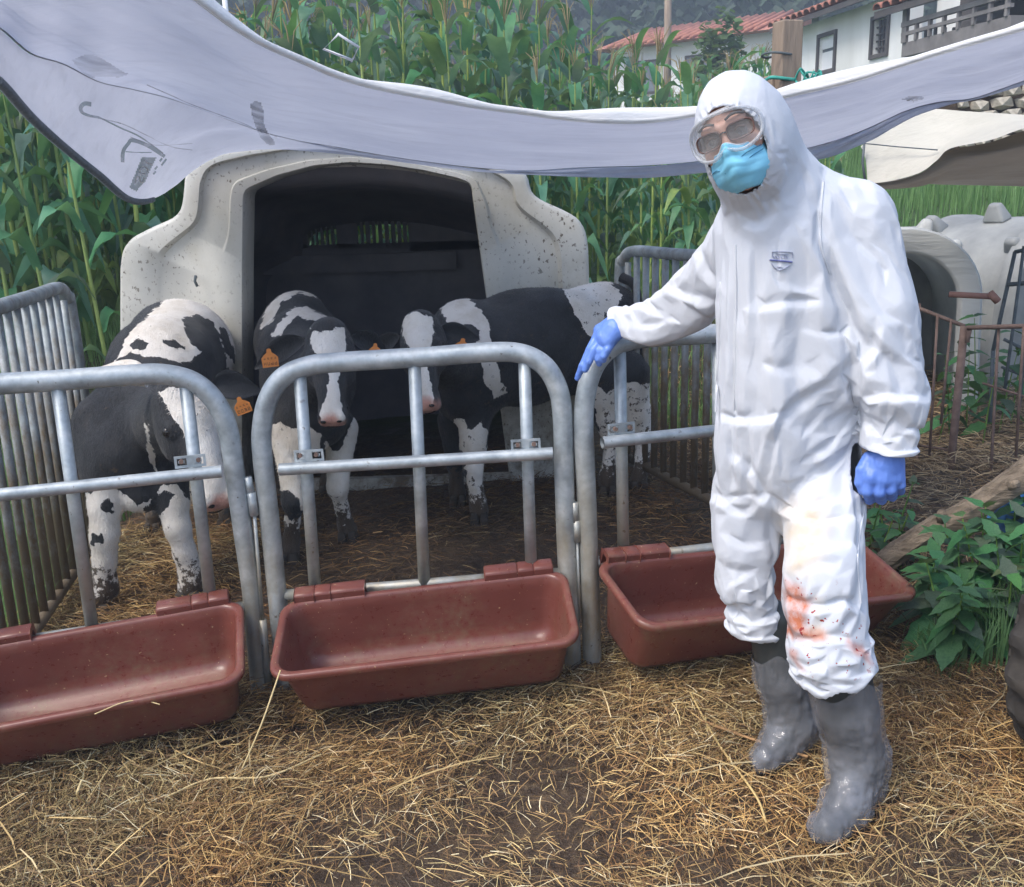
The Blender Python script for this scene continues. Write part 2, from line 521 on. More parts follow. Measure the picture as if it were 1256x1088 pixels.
cloth('canopy', (0.50, 0.53, 0.635), (0.63, 0.66, 0.76), 0.42)
cloth('canopy_hem', (0.80, 0.80, 0.80), (0.86, 0.86, 0.86), 0.25)
cloth('cream_sheet', (0.62, 0.60, 0.52), (0.76, 0.73, 0.64), 0.30)
cloth('brown_sheet', (0.24, 0.21, 0.17), (0.36, 0.32, 0.27), 0.2)  # shade under the cream sheet, with some dirt, put into a brown colour
def ink(name, c1, c2, alpha, soft=0.25):
    t = NT(name); f = t.noise(7, 2, 0.5)
    t.done(t.ramp(f, [(0.3, c1), (0.7, c2)]), 0.8)
    tr = t.n('ShaderNodeBsdfTransparent'); mx = t.n('ShaderNodeMixShader')
    t.l(mapr(t, f, 0.3, 0.7, max(0, alpha - soft), min(1, alpha + soft)), mx.inputs[0])
    t.l(tr.outputs[0], mx.inputs[1]); t.l(t.b.outputs[0], mx.inputs[2]); t.l(mx.outputs[0], t.out.inputs[0]); M[name] = t.m
cloth('hutch_pale', (0.56, 0.57, 0.55), (0.68, 0.69, 0.67), 0.28)
cloth('hutch_grey_in', (0.56, 0.58, 0.56), (0.66, 0.68, 0.66), 0.45)
ink('print_green', (0.14, 0.24, 0.23), (0.20, 0.30, 0.29), 0.62, 0.2)
ink('crease_grey', (0.22, 0.23, 0.27), (0.30, 0.31, 0.35), 0.42, 0.25)  # grey that draws the shade in the canopy folds
simple('dark_cord', (0.06, 0.08, 0.09), (0.12, 0.14, 0.15), 20, 0.8)
simple('hem_cord', (0.16, 0.20, 0.23), (0.26, 0.30, 0.33), 60, 0.8)
cloth('seam_thread', (0.26, 0.27, 0.32), (0.40, 0.41, 0.47), 0.4)
simple('wood', (0.20, 0.15, 0.11), (0.36, 0.28, 0.21), 4, 0.85, 0.6, 10, 0, (6, 6, 0.6), 0.01)
simple('log_wood', (0.10, 0.075, 0.052), (0.30, 0.24, 0.175), 5, 0.9, 0.8, 10, 0, (0.8, 7, 7), 0.02)
simple('rust', (0.12, 0.075, 0.06), (0.22, 0.15, 0.12), 25, 0.85)
simple('rust_red', (0.26, 0.13, 0.10), (0.34, 0.19, 0.15), 25, 0.8)
simple('rope_green', (0.03, 0.25, 0.20), (0.05, 0.35, 0.28), 30, 0.8)
simple('plaster', (0.62, 0.63, 0.62), (0.80, 0.80, 0.79), 0.8, 0.9, 0.3, 3)
simple('plaster_stained', (0.55, 0.55, 0.52), (0.80, 0.81, 0.80), 0.55, 0.9, 0.3, 3, 0, (1.5, 1.5, 0.35))
simple('dark_timber', (0.055, 0.05, 0.05), (0.10, 0.09, 0.085), 2, 0.8)
simple('window_glass', (0.10, 0.12, 0.14), (0.18, 0.20, 0.22), 1, 0.12, 0)
simple('shutter_white', (0.66, 0.68, 0.70), (0.76, 0.78, 0.8), 1, 0.6)
simple('roof_tile', (0.30, 0.12, 0.085), (0.48, 0.21, 0.14), 3, 0.85, 0.4, 12)
simple('stone', (0.30, 0.27, 0.22), (0.52, 0.48, 0.40), 5, 0.9, 0.6, 12)
simple('tyre_rubber', (0.018, 0.017, 0.016), (0.075, 0.065, 0.055), 6, 0.85, 0.6, 18)
simple('blue_plastic', (0.03, 0.13, 0.34), (0.05, 0.18, 0.42), 6, 0.45)
simple('bark', (0.10, 0.09, 0.075), (0.20, 0.17, 0.14), 6, 0.9)
simple('white_paint', (0.7, 0.72, 0.74), (0.8, 0.8, 0.82), 6, 0.5)
simple('hill_green', (0.015, 0.03, 0.02), (0.03, 0.05, 0.03), 0.3, 0.9)
# calf coat
t = NT('coat')
a = t.attr('coat'); f = t.noise(60, 3, 0.7)
q = t.n('ShaderNodeMath', operation='ADD'); t.l(a.outputs['Fac'], q.inputs[0]); t.l(mapr(t, f, 0.3, 0.7, -0.12, 0.12), q.inputs[1])
wh = t.ramp(t.noise(7, 5, 0.65), [(0.3, (0.60, 0.55, 0.47)), (0.5, (0.76, 0.72, 0.66)), (0.75, (0.83, 0.81, 0.77))])
bk = t.ramp(t.noise(8, 4, 0.6), [(0.3, (0.010, 0.012, 0.015)), (0.6, (0.028, 0.030, 0.034)), (0.8, (0.060, 0.050, 0.042))])
mk = t.ramp(q.outputs[0], [(0.46, (0, 0, 0)), (0.54, (1, 1, 1))])
col = t.mix(mk, bk, wh)
pk = t.attr('pink'); col = t.mix(pk.outputs['Fac'], col, t.ramp(t.noise(40, 4), [(0.4, (0.62, 0.34, 0.27)), (0.7, (0.42, 0.20, 0.16))]))
mu = t.attr('mud'); f3 = t.noise(28, 5, 0.75)
q2 = t.n('ShaderNodeMath', operation='ADD'); t.l(mu.outputs['Fac'], q2.inputs[0]); t.l(mapr(t, f3, 0.25, 0.75, -0.5, 0.5), q2.inputs[1])
col = t.mix(t.ramp(q2.outputs[0], [(0.5, (0, 0, 0)), (0.62, (1, 1, 1))]), col, (0.075, 0.054, 0.036))
hair = t.noise(190, 3, 0.7, (1, 1, 0.35))
t.b.inputs['Sheen Weight'].default_value = 0.15
M['coat'] = t.done(col, 0.6, 0, t.bump(hair, 0.8, 0.006, t.bump(t.noise(14, 4), 0.3, 0.01)), 0.3)
simple('eye_dark', (0.008, 0.007, 0.007), (0.015, 0.012, 0.01), 5, 0.08, 0)
simple('ear_inner', (0.50, 0.36, 0.30), (0.66, 0.55, 0.48), 12, 0.7)
simple('tag_orange', (0.62, 0.20, 0.035), (0.72, 0.27, 0.06), 30, 0.5)
simple('tag_ink', (0.10, 0.04, 0.02), (0.14, 0.05, 0.02), 30, 0.6)
simple('hoof', (0.03, 0.025, 0.02), (0.07, 0.055, 0.04), 12, 0.8)
# person
t = NT('coverall')
sm = t.attr('stain'); f = t.noise(22, 5, 0.7)
col = t.ramp(t.noise(3, 4), [(0.3, (0.60, 0.63, 0.685)), (0.7, (0.635, 0.66, 0.705))])
sep = t.n('ShaderNodeSeparateColor'); t.l(sm.outputs['Color'], sep.inputs[0])
col = t.mix(mul(t, sep.outputs[1], mapr(t, f, 0.3, 0.65, 0.35, 1.0)), col, (0.66, 0.52, 0.33))
col = t.mix(mul(t, sep.outputs[0], mapr(t, f, 0.35, 0.55, 0.45, 1.0)), col, (0.52, 0.17, 0.09))
sp = t.ramp(t.noise(75, 2, 0.5), [(0.655, (0, 0, 0)), (0.68, (1, 1, 1))])
col = t.mix(mul(t, sep.outputs[2], sp), col, (0.32, 0.04, 0.035))
cr = t.noise(9, 4, 0.6, dist=0.6)
rid = t.n('ShaderNodeMath', operation='ABSOLUTE'); t.l(mapr(t, cr, 0.25, 0.75, -1, 1), rid.inputs[0])
cr2 = t.noise(19, 3, 0.55, dist=0.8); rid2 = t.n('ShaderNodeMath', operation='ABSOLUTE'); t.l(mapr(t, cr2, 0.3, 0.7, -1, 1), rid2.inputs[0])
nb = t.bump(rid.outputs[0], 0.10, 0.008, t.bump(t.noise(300, 2), 0.05, 0.001))
t.done(col, 0.7, 0, nb, 0.25)
t.b.inputs['Subsurface Weight'].default_value = 0.0
M['coverall'] = t.m
t = NT('nitrile')
M['nitrile'] = t.done(t.ramp(t.noise(12, 4), [(0.3, (0.10, 0.20, 0.60)), (0.7, (0.15, 0.28, 0.72))]), 0.42, 0, t.bump(t.noise(60, 4, 0.6, (1, 1, 0.4)), 0.35, 0.003))
t = NT('skin')
M['skin'] = t.done(t.ramp(t.noise(18, 4), [(0.3, (0.44, 0.23, 0.165)), (0.7, (0.60, 0.35, 0.26))]), 0.5, 0, t.bump(t.noise(90, 3), 0.15, 0.001))
t = NT('mask_blue')
M['mask_blue'] = t.done(t.ramp(t.noise(10, 4), [(0.3, (0.20, 0.60, 0.82)), (0.7, (0.28, 0.68, 0.88))]), 0.7, 0, t.bump(t.noise(250, 2), 0.1, 0.001))
simple('mask_white', (0.72, 0.76, 0.78), (0.8, 0.83, 0.85), 10, 0.7)
simple('lens_dark', (0.06, 0.055, 0.055), (0.10, 0.09, 0.09), 8, 0.15, 0)
simple('eye_white', (0.6, 0.58, 0.55), (0.7, 0.68, 0.66), 10, 0.2, 0)
simple('rubber_green', (0.025, 0.030, 0.030), (0.05, 0.055, 0.055), 6, 0.45)
simple('logo_ink', (0.12, 0.14, 0.35), (0.16, 0.18, 0.42), 20, 0.6)
def film(name, tint, rough, alpha, bumps):
    t = NT(name)
    f = t.noise(14, 4, 0.6, (1, 1, 0.6), dist=0.8)
    t.done(tint, rough, 0, t.bump(f, 0.5, 0.012), 0.8)
    tr = t.n('ShaderNodeBsdfTransparent'); tr.inputs[0].default_value = (0.93, 0.94, 0.95, 1)
    lw = t.n('ShaderNodeLayerWeight'); lw.inputs[0].default_value = 0.35
    mx = t.n('ShaderNodeMixShader'); t.l(mapr(t, (mul(t, mapr(t, f, 0.3, 0.7, 0.6, 1.5), lw.outputs['Facing']) if name != 'plastic_film' else mapr(t, f, 0.3, 0.7, 0, 1)), 0, 1, alpha, min(1, alpha + bumps)), mx.inputs[0])
    t.l(tr.outputs[0], mx.inputs[1]); t.l(t.b.outputs[0], mx.inputs[2]); t.l(mx.outputs[0], t.out.inputs[0])
    M[name] = t.m
film('plastic_film', (0.40, 0.41, 0.45), 0.06, 0.16, 0.26)
film('goggle_clear', (0.80, 0.82, 0.83), 0.06, 0.11, 0.25)
film('goggle_rim', (0.66, 0.68, 0.70), 0.22, 0.26, 0.5)
# ================================================================== SETTING
def ground_sheet():
    def axis(a, b, fine0, fine1, st, coarse):
        xs = list(np.arange(fine0, fine1, st)); x = fine0; s = st; left = []
        while x > a: s = min(s * 1.12, coarse); x -= s; left.append(x)
        x = xs[-1]; s = st; right = []
        while x < b: s = min(s * 1.12, coarse); x += s; right.append(x)
        return np.array(left[::-1] + xs + right)
    xs = axis(-140, 160, -2.4, 2.8, 0.03, 8); ys = axis(-12, 92, 1.0, 6.4, 0.03, 6)
    X, Y = np.meshgrid(xs, ys, indexing='ij')
    Z = G(X, Y)
    nearm = sstep(-3.5, -2, X) * (1 - sstep(4, 7, X)) * (1 - sstep(6, 8, Y))
    p = np.stack([X, Y, X * 0], -1)
    Z = Z + nearm * (0.014 * vnoise(p, 4.0, 1) + 0.012 * vnoise(p, 14.0, 2)) + (1 - nearm) * 0.06 * vnoise(p, 0.6, 3)
    n, m = X.shape
    idx = np.arange(n * m).reshape(n, m)
    F = np.stack([idx[:-1, :-1], idx[1:, :-1], idx[1:, 1:], idx[:-1, 1:]], -1).reshape(-1, 4)
    o = np_mesh('ground', np.stack([X, Y, Z], -1).reshape(-1, 3), F, M['mud'])
    props(o, 'muddy farmyard earth rising to the fields behind', None, None, 'structure')
ground_sheet()

# ------------------------------------------------------------------ steel gates at the front
RT, RB = 0.0300, 0.0190
def px_path(pts, Yf, n=6):
    return smooth_path([P(x, y, Yf(x)) for x, y in pts], n)
def make_gate(label, frame_pts, bars, mid, brackets, bottom, Yf, basexy):
    bx, by = basexy
    root = empty('steel_gate', (bx, by, g(bx, by)), label, 'gate', 'galvanised pen gates along the front')
    O = root.location
    fp = []
    for seg in frame_pts:
        fp.append(seg)
    pts = px_path(frame_pts, Yf, 7)
    MB().tube(pts, RT, 16).build('frame_tube', M['galvanised'], root, origin=O)
    for (a, b) in bars:
        MB().tube([P(*a, Yf(a[0])), P(*b, Yf(b[0]))], RB, 12).build('upright_bar', M['galvanised'], root, origin=O)
    Ym = lambda x: Yf(x) - 0.052
    a, b = mid
    A, B = P(*a, Ym(a[0])), P(*b, Ym(b[0]))
    v = MB()
    n = 14; ring = []
    v.tube([A, B], 0.0185, 16, cap=False)
    v.tube([A + (B - A).normalized() * 0.001, B - (B - A).normalized() * 0.001], 0.0150, 16, cap=False)
    v.tube([A, A + (B - A) * 0.5], 0.0149, 12, cap=False)
    rail = v.build('sliding_rail', M['galvanised'], root, origin=O)
    d = (B - A).normalized()
    for end in (A + d * 0.012, B - d * 0.012):
        MB().tube([end - d * 0.003, end + d * 0.003], 0.0150, 16).build('end_cap', M['dark_cord'], rail, origin=O)
    for (x, y) in brackets:
        c = P(x, y, Ym(x)); ux = d
        uz = Vector((0, 0, 1)); uz = (uz - ux * uz.dot(ux)).normalized(); uy = uz.cross(ux)
        Mx = Matrix((ux, uy, uz)).transposed()
        br = MB()
        w, h = 0.088, 0.036
        # plate with two slots : built as a strip frame
        for (cx, cz, sx, sz) in ((0, h * .40, w, h * .2), (0, -h * .40, w, h * .2), (-w * .46, 0, w * .08, h * .6), (w * .46, 0, w * .08, h * .6), (0, 0, w * .22, h * .6)):
            br.box(c + Mx @ Vector((cx, 0.012, cz)), (sx, 0.004, sz), Mx)
        br.box(c + Mx @ Vector((-w * .28, 0.012, 0)), (w * .2, 0.0036, h * .22), Mx)
        br.box(c + Mx @ Vector((w * .28, 0.012, 0)), (w * .2, 0.0036, h * .22), Mx)
        bro = br.build('slide_bracket', M['galvanised'], root, smooth=False, origin=O)
        for sx in (-1, 1):
            q = c + Mx @ Vector((sx * 0.024, 0.006, 0.004))
            MB().tube([q, q - uy * 0.010], 0.007, 6).build('bolt', M['rust'], bro, origin=O, smooth=False)
    a, b = bottom
    MB().tube([P(*a, Yf(a[0])), P(*b, Yf(b[0]))], 0.017, 12).build('bottom_rail', M['galvanised'], root, origin=O)
    return root
Y1 = lambda x: 2.86 - 0.00055 * (322 - x)
Y2 = lambda x: 2.86
Y3 = lambda x: 2.86 + 0.00088 * (x - 720)
gate_left = make_gate('left galvanised gate with white barred calf leaning at it, cut by the photo edge',
    [(-70, 815), (-92, 700), (-110, 600), (-120, 540), (-112, 505), (-88, 484), (-50, 476), (0, 471), (80, 466), (160, 460), (200, 459), (236, 468), (262, 490), (279, 525), (288, 580), (298, 650), (308, 720), (314, 790), (322, 872)],
    [((228, 474), (259, 742)), ((70, 468), (113, 770))], ((-66, 614), (272, 578)), [(233, 567), (-30, 601)], ((-74, 802), (312, 742)), Y1, (-0.85, 2.78))
gate_mid = make_gate('middle galvanised gate between the other two, in front of the centre calf',
    [(355, 872), (346, 790), (339, 720), (331, 640), (323, 570), (321, 530), (328, 492), (346, 464), (378, 449), (420, 444), (520, 438), (600, 432), (640, 434), (668, 449), (684, 476), (690, 510), (692, 580), (694, 650), (697, 720), (703, 840)],
    [((367, 452), (388, 742)), ((508, 440), (521, 730)), ((643, 436), (652, 712))], ((343, 576), (678, 556)), [(378, 560), (645, 547)], ((343, 730), (698, 702)), Y2, (-0.22, 2.86))
gate_right = make_gate('right galvanised gate that the gloved hand rests on',
    [(727, 828), (725, 760), (722, 680), (719, 600), (716, 540), (717, 495), (726, 456), (745, 430), (775, 417), (815, 413), (880, 409), (960, 401), (1000, 398), (1024, 404), (1038, 425), (1042, 470), (1040, 560), (1038, 700), (1037, 760)],
    [((760, 424), (765, 690)), ((880, 409), (882, 672)), ((985, 400), (982, 655))], ((739, 543), (1024, 512)), [(764, 527), (975, 502)], ((724, 690), (1037, 652)), Y3, (0.72, 2.96))
# hinge pins that tie neighbouring gates
def hinge(gate, pts, Yv):
    O = gate.location
    m = MB()
    for (x0, y0, x1, y1, r) in pts:
        m.tube([P(x0, y0, Yv), P(x1, y1, Yv)], r, 10)
    m.build('hinge_pin', M['galvanised'], gate, origin=O)
hinge(gate_mid, [(304, 585, 308, 608, 0.012), (308, 604, 312, 632, 0.014), (312, 630, 322, 760, 0.006)], 2.84)
hinge(gate_mid, [(322, 760, 330, 850, 0.012)], 2.84)
hinge(gate_right, [(705, 616, 706, 640, 0.012), (707, 638, 708, 664, 0.013), (708, 664, 711, 760, 0.005)], 2.85)

# ------------------------------------------------------------------ feed troughs
def rrect(w, d, r, n=6):
    out = []
    for cx, cy, a0 in ((w / 2 - r, d / 2 - r, 0), (-w / 2 + r, d / 2 - r, 90), (-w / 2 + r, -d / 2 + r, 180), (w / 2 - r, -d / 2 + r, 270)):
        for k in range(n + 1):
            a = R(a0 + 90 * k / n); out.append((cx + r * math.cos(a), cy + r * math.sin(a)))
    return out
def make_trough(label, backL, backR, depth, tilt, height=0.205, sink=0.0):
    """backL/backR: world points of the rear rim corners"""
    ux = (backR - backL).normalized(); W = (backR - backL).length
    fy = Vector((0, 0, 1)).cross(ux).normalized()           # points away from the camera
    fy = (fy * math.cos(tilt) + Vector((0, 0, 1)) * math.sin(tilt)).normalized()
    uz = ux.cross(fy).normalized()
    mid = (backL + backR) / 2 - fy * depth / 2
    root_loc = (backL + backR) / 2 - fy * depth / 2 - Vector((0, 0, 1)) * height
    root = empty('feed_trough', root_loc, label, 'trough', 'red brown feed troughs hooked on the gates')
    T = lambda q: mid + ux * q[0] + fy * q[1] + uz * q[2] - root_loc
    rings = []
    def ring(w, d, r, z, dy=0): rings.append([T((x, y + dy, z)) for x, y in rrect(w, d, r)])
    D = depth
    # outside bottom -> outside rim -> lip -> inside -> inside bottom
    bw, bd = W - 0.092, D - 0.115
    ring(bw - 0.05, bd - 0.05, 0.03, -height, 0.02)
    ring(bw - 0.014, bd - 0.014, 0.045, -height + 0.006, 0.02)
    ring(bw, bd, 0.05, -height + 0.024, 0.02)
    ring(W - 0.045, D - 0.045, 0.055, -0.030, 0.0)
    ring(W - 0.040, D - 0.040, 0.055, -0.020, 0.0)
    ring(W, D, 0.062, -0.021, 0.0)
    ring(W + 0.004, D + 0.004, 0.064, -0.012, 0.0)
    ring(W, D, 0.062, -0.003, 0.0)
    ring(W - 0.012, D - 0.012, 0.058, 0.0, 0.0)
    ring(W - 0.036, D - 0.036, 0.055, -0.001, 0.0)
    ring(W - 0.046, D - 0.046, 0.053, -0.008, 0.0)
    ring(W - 0.060, D - 0.058, 0.052, -0.040, 0.0)
    ring(bw - 0.002, bd + 0.012, 0.055, -height + 0.070, 0.014)
    ring(bw - 0.022, bd - 0.010, 0.055, -height + 0.036, 0.018)
    ring(bw - 0.070, bd - 0.055, 0.045, -height + 0.016, 0.02)
    V = [q for r_ in rings for q in r_]; n = len(rings[0]); F = []
    for i in range(len(rings) - 1):
        for k in range(n):
            F.append((i * n + k, i * n + (k + 1) % n, (i + 1) * n + (k + 1) % n, (i + 1) * n + k))
    F.append(tuple(range(n - 1, -1, -1))); F.append(tuple((len(rings) - 1) * n + k for k in range(n)))
    MB().add(V, F).build('trough_body', M['trough'], root, autosmooth=60)
    # two raised hook ears at the back that fold over the bottom rail
    for s in (-1, 1):
        for (x0, x1) in ((0.010, 0.072), (0.070, 0.122), (0.120, 0.225)):
            h = 0.026 if x0 != 0.078 else 0.019
            m = MB(); prof = [(-0.012, -0.012), (-0.010, h * .8), (0.0, h), (0.030, h), (0.040, h * .8), (0.042, -0.045), (0.034, -0.045), (0.030, h * .6), (0.0, h * .6), (-0.004, -0.012)]
            vs = []; xs = [W / 2 - 0.03 - x1, W / 2 - 0.03 - x1 + 0.006, W / 2 - 0.03 - x0 - 0.006, W / 2 - 0.03 - x0]
            for j, xx in enumerate(xs):
                kk = 0.86 if j in (0, 3) else 1.0
                for (yy, zz) in prof: vs.append(T((s * xx, D / 2 + yy - 0.006, zz * kk)))
            fs = []
            L = len(prof)
            for j in range(3):
                for k in range(L):
                    q = (j * L + k, j * L + (k + 1) % L, (j + 1) * L + (k + 1) % L, (j + 1) * L + k)
                    fs.append(q if s > 0 else q[::-1])
            fs.append(tuple(range(L - 1, -1, -1))); fs.append(tuple(3 * L + k for k in range(L)))
            m.add(vs, fs).build('hook_ear', M['trough'], root, autosmooth=50, bevel=0.006)
    return root
make_trough('left red brown trough with one long straw on its floor, cut by the photo edge', P(-75, 800, Y1(-75) - .03), P(298, 733, Y1(300) - .035), 0.37, R(15), 0.225)
make_trough('middle red brown trough, whole in view under the centre gate', P(346, 737, 2.785), P(694, 697, 2.845), 0.34, R(15), 0.225)
make_trough('right red brown trough behind the legs of the person in white', P(728, 688, Y3(732) - .06), P(1050, 658, Y3(1060) - .02), 0.34, R(14), 0.225)

# ------------------------------------------------------------------ side panels of the pen
def side_panel(label, near, far, ztop, zbot, nb, group, rc=0.16):
    near = Vector(near); far = Vector(far)
    root = empty('barred_side_panel', ((near.x + far.x) / 2, (near.y + far.y) / 2, g((near.x + far.x) / 2, (near.y + far.y) / 2)), label, 'pen panel', group)
    O = root.location
    def q(t, z): 
        p = near.lerp(far, t); return Vector((p.x, p.y, g(p.x, p.y) + z))
    L = (far - near).length
    k = rc / L
    pts = [q(0, zbot), q(0, ztop - rc), q(k * .3, ztop - rc * .3), q(k, ztop), q(0.3, ztop), q(0.7, ztop), q(1 - k, ztop), q(1 - k * .3, ztop - rc * .3), q(1, ztop - rc), q(1, 0.03)]
    MB().tube(smooth_path(pts, 5), 0.027, 12).build('frame_tube', M['galvanised_dirty'], root, origin=O)
    MB().tube([q(0, zbot), q(1, zbot)], 0.022, 10).build('bottom_rail', M['galvanised_dirty'], root, origin=O)
    for i in range(nb):
        t = (i + 1) / (nb + 1)
        zt = ztop - (0.02 if k < t < 1 - k else rc * 0.35)
        MB().tube([q(t, zbot), q(t, zt)], 0.016, 8).build('upright_bar', M['galvanised_dirty'], root, origin=O)
side_panel('long barred side panel left of the black and white calf, against the corn', (-1.62, 2.62, 0), (-1.93, 4.35, 0), 1.24, 0.10, 15, 'barred side panels of the pen')
side_panel('barred side panel behind the outstretched arm, right of the pen', (1.16, 3.22, 0), (P(760, 400, 4.97).x, 4.97, 0), 1.17, 0.12, 18, 'barred side panels of the pen')

# ------------------------------------------------------------------ big calf hutch
HY = 5.0
def build_hutch():
    outer = [(150, 640), (147, 560), (146, 430), (146, 330), (149, 306), (160, 292), (185, 279), (213, 267), (221, 258), (224, 240), (226, 213), (234, 197), (252, 188), (290, 181), (360, 172), (430, 170), (500, 176), (560, 188), (610, 200), (640, 208), (648, 216), (651, 236), (664, 246), (690, 257), (710, 268), (719, 284), (722, 305), (724, 400), (728, 520), (732, 600)]
    hole = [(298, 625), (298, 520), (298, 430), (298, 330), (299, 240), (303, 232), (340, 216), (385, 204), (430, 200), (475, 203), (520, 210), (560, 219), (574, 224), (578, 230), (586, 290), (594, 348), (606, 440), (616, 520), (626, 595)]
    c0 = P(435, 590, HY)
    root = empty('calf_hutch', (c0.x, HY, g(c0.x, HY)), 'large cream plastic calf hutch with wide dark opening behind the calves', 'calf hutch')
    O = root.location
    def dense(pl, n):
        p = [np.array(P(x, y, HY)) for x, y in pl]
        d = np.cumsum([0] + [np.linalg.norm(p[i + 1] - p[i]) for i in range(len(p) - 1)])
        s = np.linspace(0, d[-1], n); p = np.array(p)
        return np.stack([np.interp(s, d, p[:, k]) for k in range(3)], -1)
    N = 190
    Ou = dense(outer, N); Ho = dense(hole, N)
    # soften outline
    Ou[1:-1] = 0.25 * Ou[:-2] + 0.5 * Ou[1:-1] + 0.25 * Ou[2:]
    cen = np.array([Ou[:, 0].mean(), HY, 0.75])
    def scaled(A, s, dy):
        B = A.copy(); B[:, 0] = cen[0] + (A[:, 0] - cen[0]) * s; B[:, 2] = O.z + (A[:, 2] - O.z) * (1 - (1 - s) * 1.0); B[:, 1] = HY + dy; return B
    def inset(A, d, dy):
        T = np.gradient(A, axis=0); n = np.stack([T[:, 2], 0 * T[:, 0], -T[:, 0]], -1); n /= np.linalg.norm(n, axis=1, keepdims=True) + 1e-9
        sgn = np.sign(((A - cen) * n).sum()); B = A - n * sgn * d; B[:, 1] = HY + dy; return B
    rings = [inset(Ho, 0.0, 0.22), inset(Ho, 0, 0.010), inset(Ho, -0.006, 0.0)]
    mid1 = Ho * 0.78 + Ou * 0.22; mid1[:, 1] = HY
    rings += [mid1 + [0, 0.0, 0], Ho * 0.74 + Ou * 0.26 + [0, 0.022, 0] ]
    m3 = Ho * 0.30 + Ou * 0.70
    rings += [m3 + [0, 0.024, 0], Ho * 0.26 + Ou * 0.74 + [0, -0.005, 0]]
    rings += [inset(Ou, 0.022, -0.006), inset(Ou, 0.007, 0.002), inset(Ou, 0.0, 0.018), inset(Ou, 0.0, 0.16), inset(Ou, 0.012, 0.20), scaled(Ou, 0.93, 0.22), scaled(Ou, 0.93, 0.45), scaled(Ou, 0.985, 0.47), scaled(Ou, 0.985, 0.60), scaled(Ou, 0.92, 0.62), scaled(Ou, 0.88, 1.3), scaled(Ou, 0.80, 1.95), scaled(Ou, 0.74, 2.0)]
    V = np.concatenate(rings); n = N
    F = []
    for i in range(len(rings) - 1):
        for k in range(n - 1):
            F.append((i * n + k, i * n + k + 1, (i + 1) * n + k + 1, (i + 1) * n + k))
    V = V - np.array(O)
    o = np_mesh('hutch_shell', V, np.array(F), M['hutch'], root); o.data.set_sharp_from_angle(angle=R(50))
    # inside lining
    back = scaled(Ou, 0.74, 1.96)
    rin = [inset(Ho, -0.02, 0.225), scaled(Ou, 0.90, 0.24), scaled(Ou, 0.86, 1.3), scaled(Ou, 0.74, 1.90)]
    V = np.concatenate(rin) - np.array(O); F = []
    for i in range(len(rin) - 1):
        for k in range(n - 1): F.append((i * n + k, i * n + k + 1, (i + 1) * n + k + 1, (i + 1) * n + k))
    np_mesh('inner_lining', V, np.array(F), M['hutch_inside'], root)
    # back wall as boards of plastic between open vent slots
    def bx(name, x0, y0, x1, y1, Y, th, m, parent=root):
        a, b = P(x0, y0, Y), P(x1, y1, Y)
        return MB().box(((a.x + b.x) / 2, Y, (a.z + b.z) / 2), (abs(b.x - a.x), th, abs(b.z - a.z))).build(name, m, parent, False, origin=O)
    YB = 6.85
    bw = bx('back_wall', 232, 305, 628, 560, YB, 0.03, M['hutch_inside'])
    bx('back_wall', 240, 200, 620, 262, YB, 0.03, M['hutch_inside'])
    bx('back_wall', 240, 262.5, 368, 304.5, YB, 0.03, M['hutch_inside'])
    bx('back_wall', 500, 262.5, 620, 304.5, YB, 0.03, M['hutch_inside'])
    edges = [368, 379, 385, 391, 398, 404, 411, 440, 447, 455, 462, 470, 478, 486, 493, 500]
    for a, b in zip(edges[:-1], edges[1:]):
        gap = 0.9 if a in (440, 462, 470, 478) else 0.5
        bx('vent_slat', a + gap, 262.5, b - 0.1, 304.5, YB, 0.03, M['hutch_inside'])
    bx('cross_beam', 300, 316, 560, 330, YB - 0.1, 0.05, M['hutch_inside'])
    bx('sill', 299, 590, 628, 603, HY + 0.06, 0.05, M['hutch'])
    # bolt hook on the left cheek
    MB().tube([P(240, 338, HY - .02), P(239, 345, HY - .03), P(242, 351, HY - .02)], 0.008, 6).build('hook', M['dark_cord'], root, origin=O)
build_hutch()

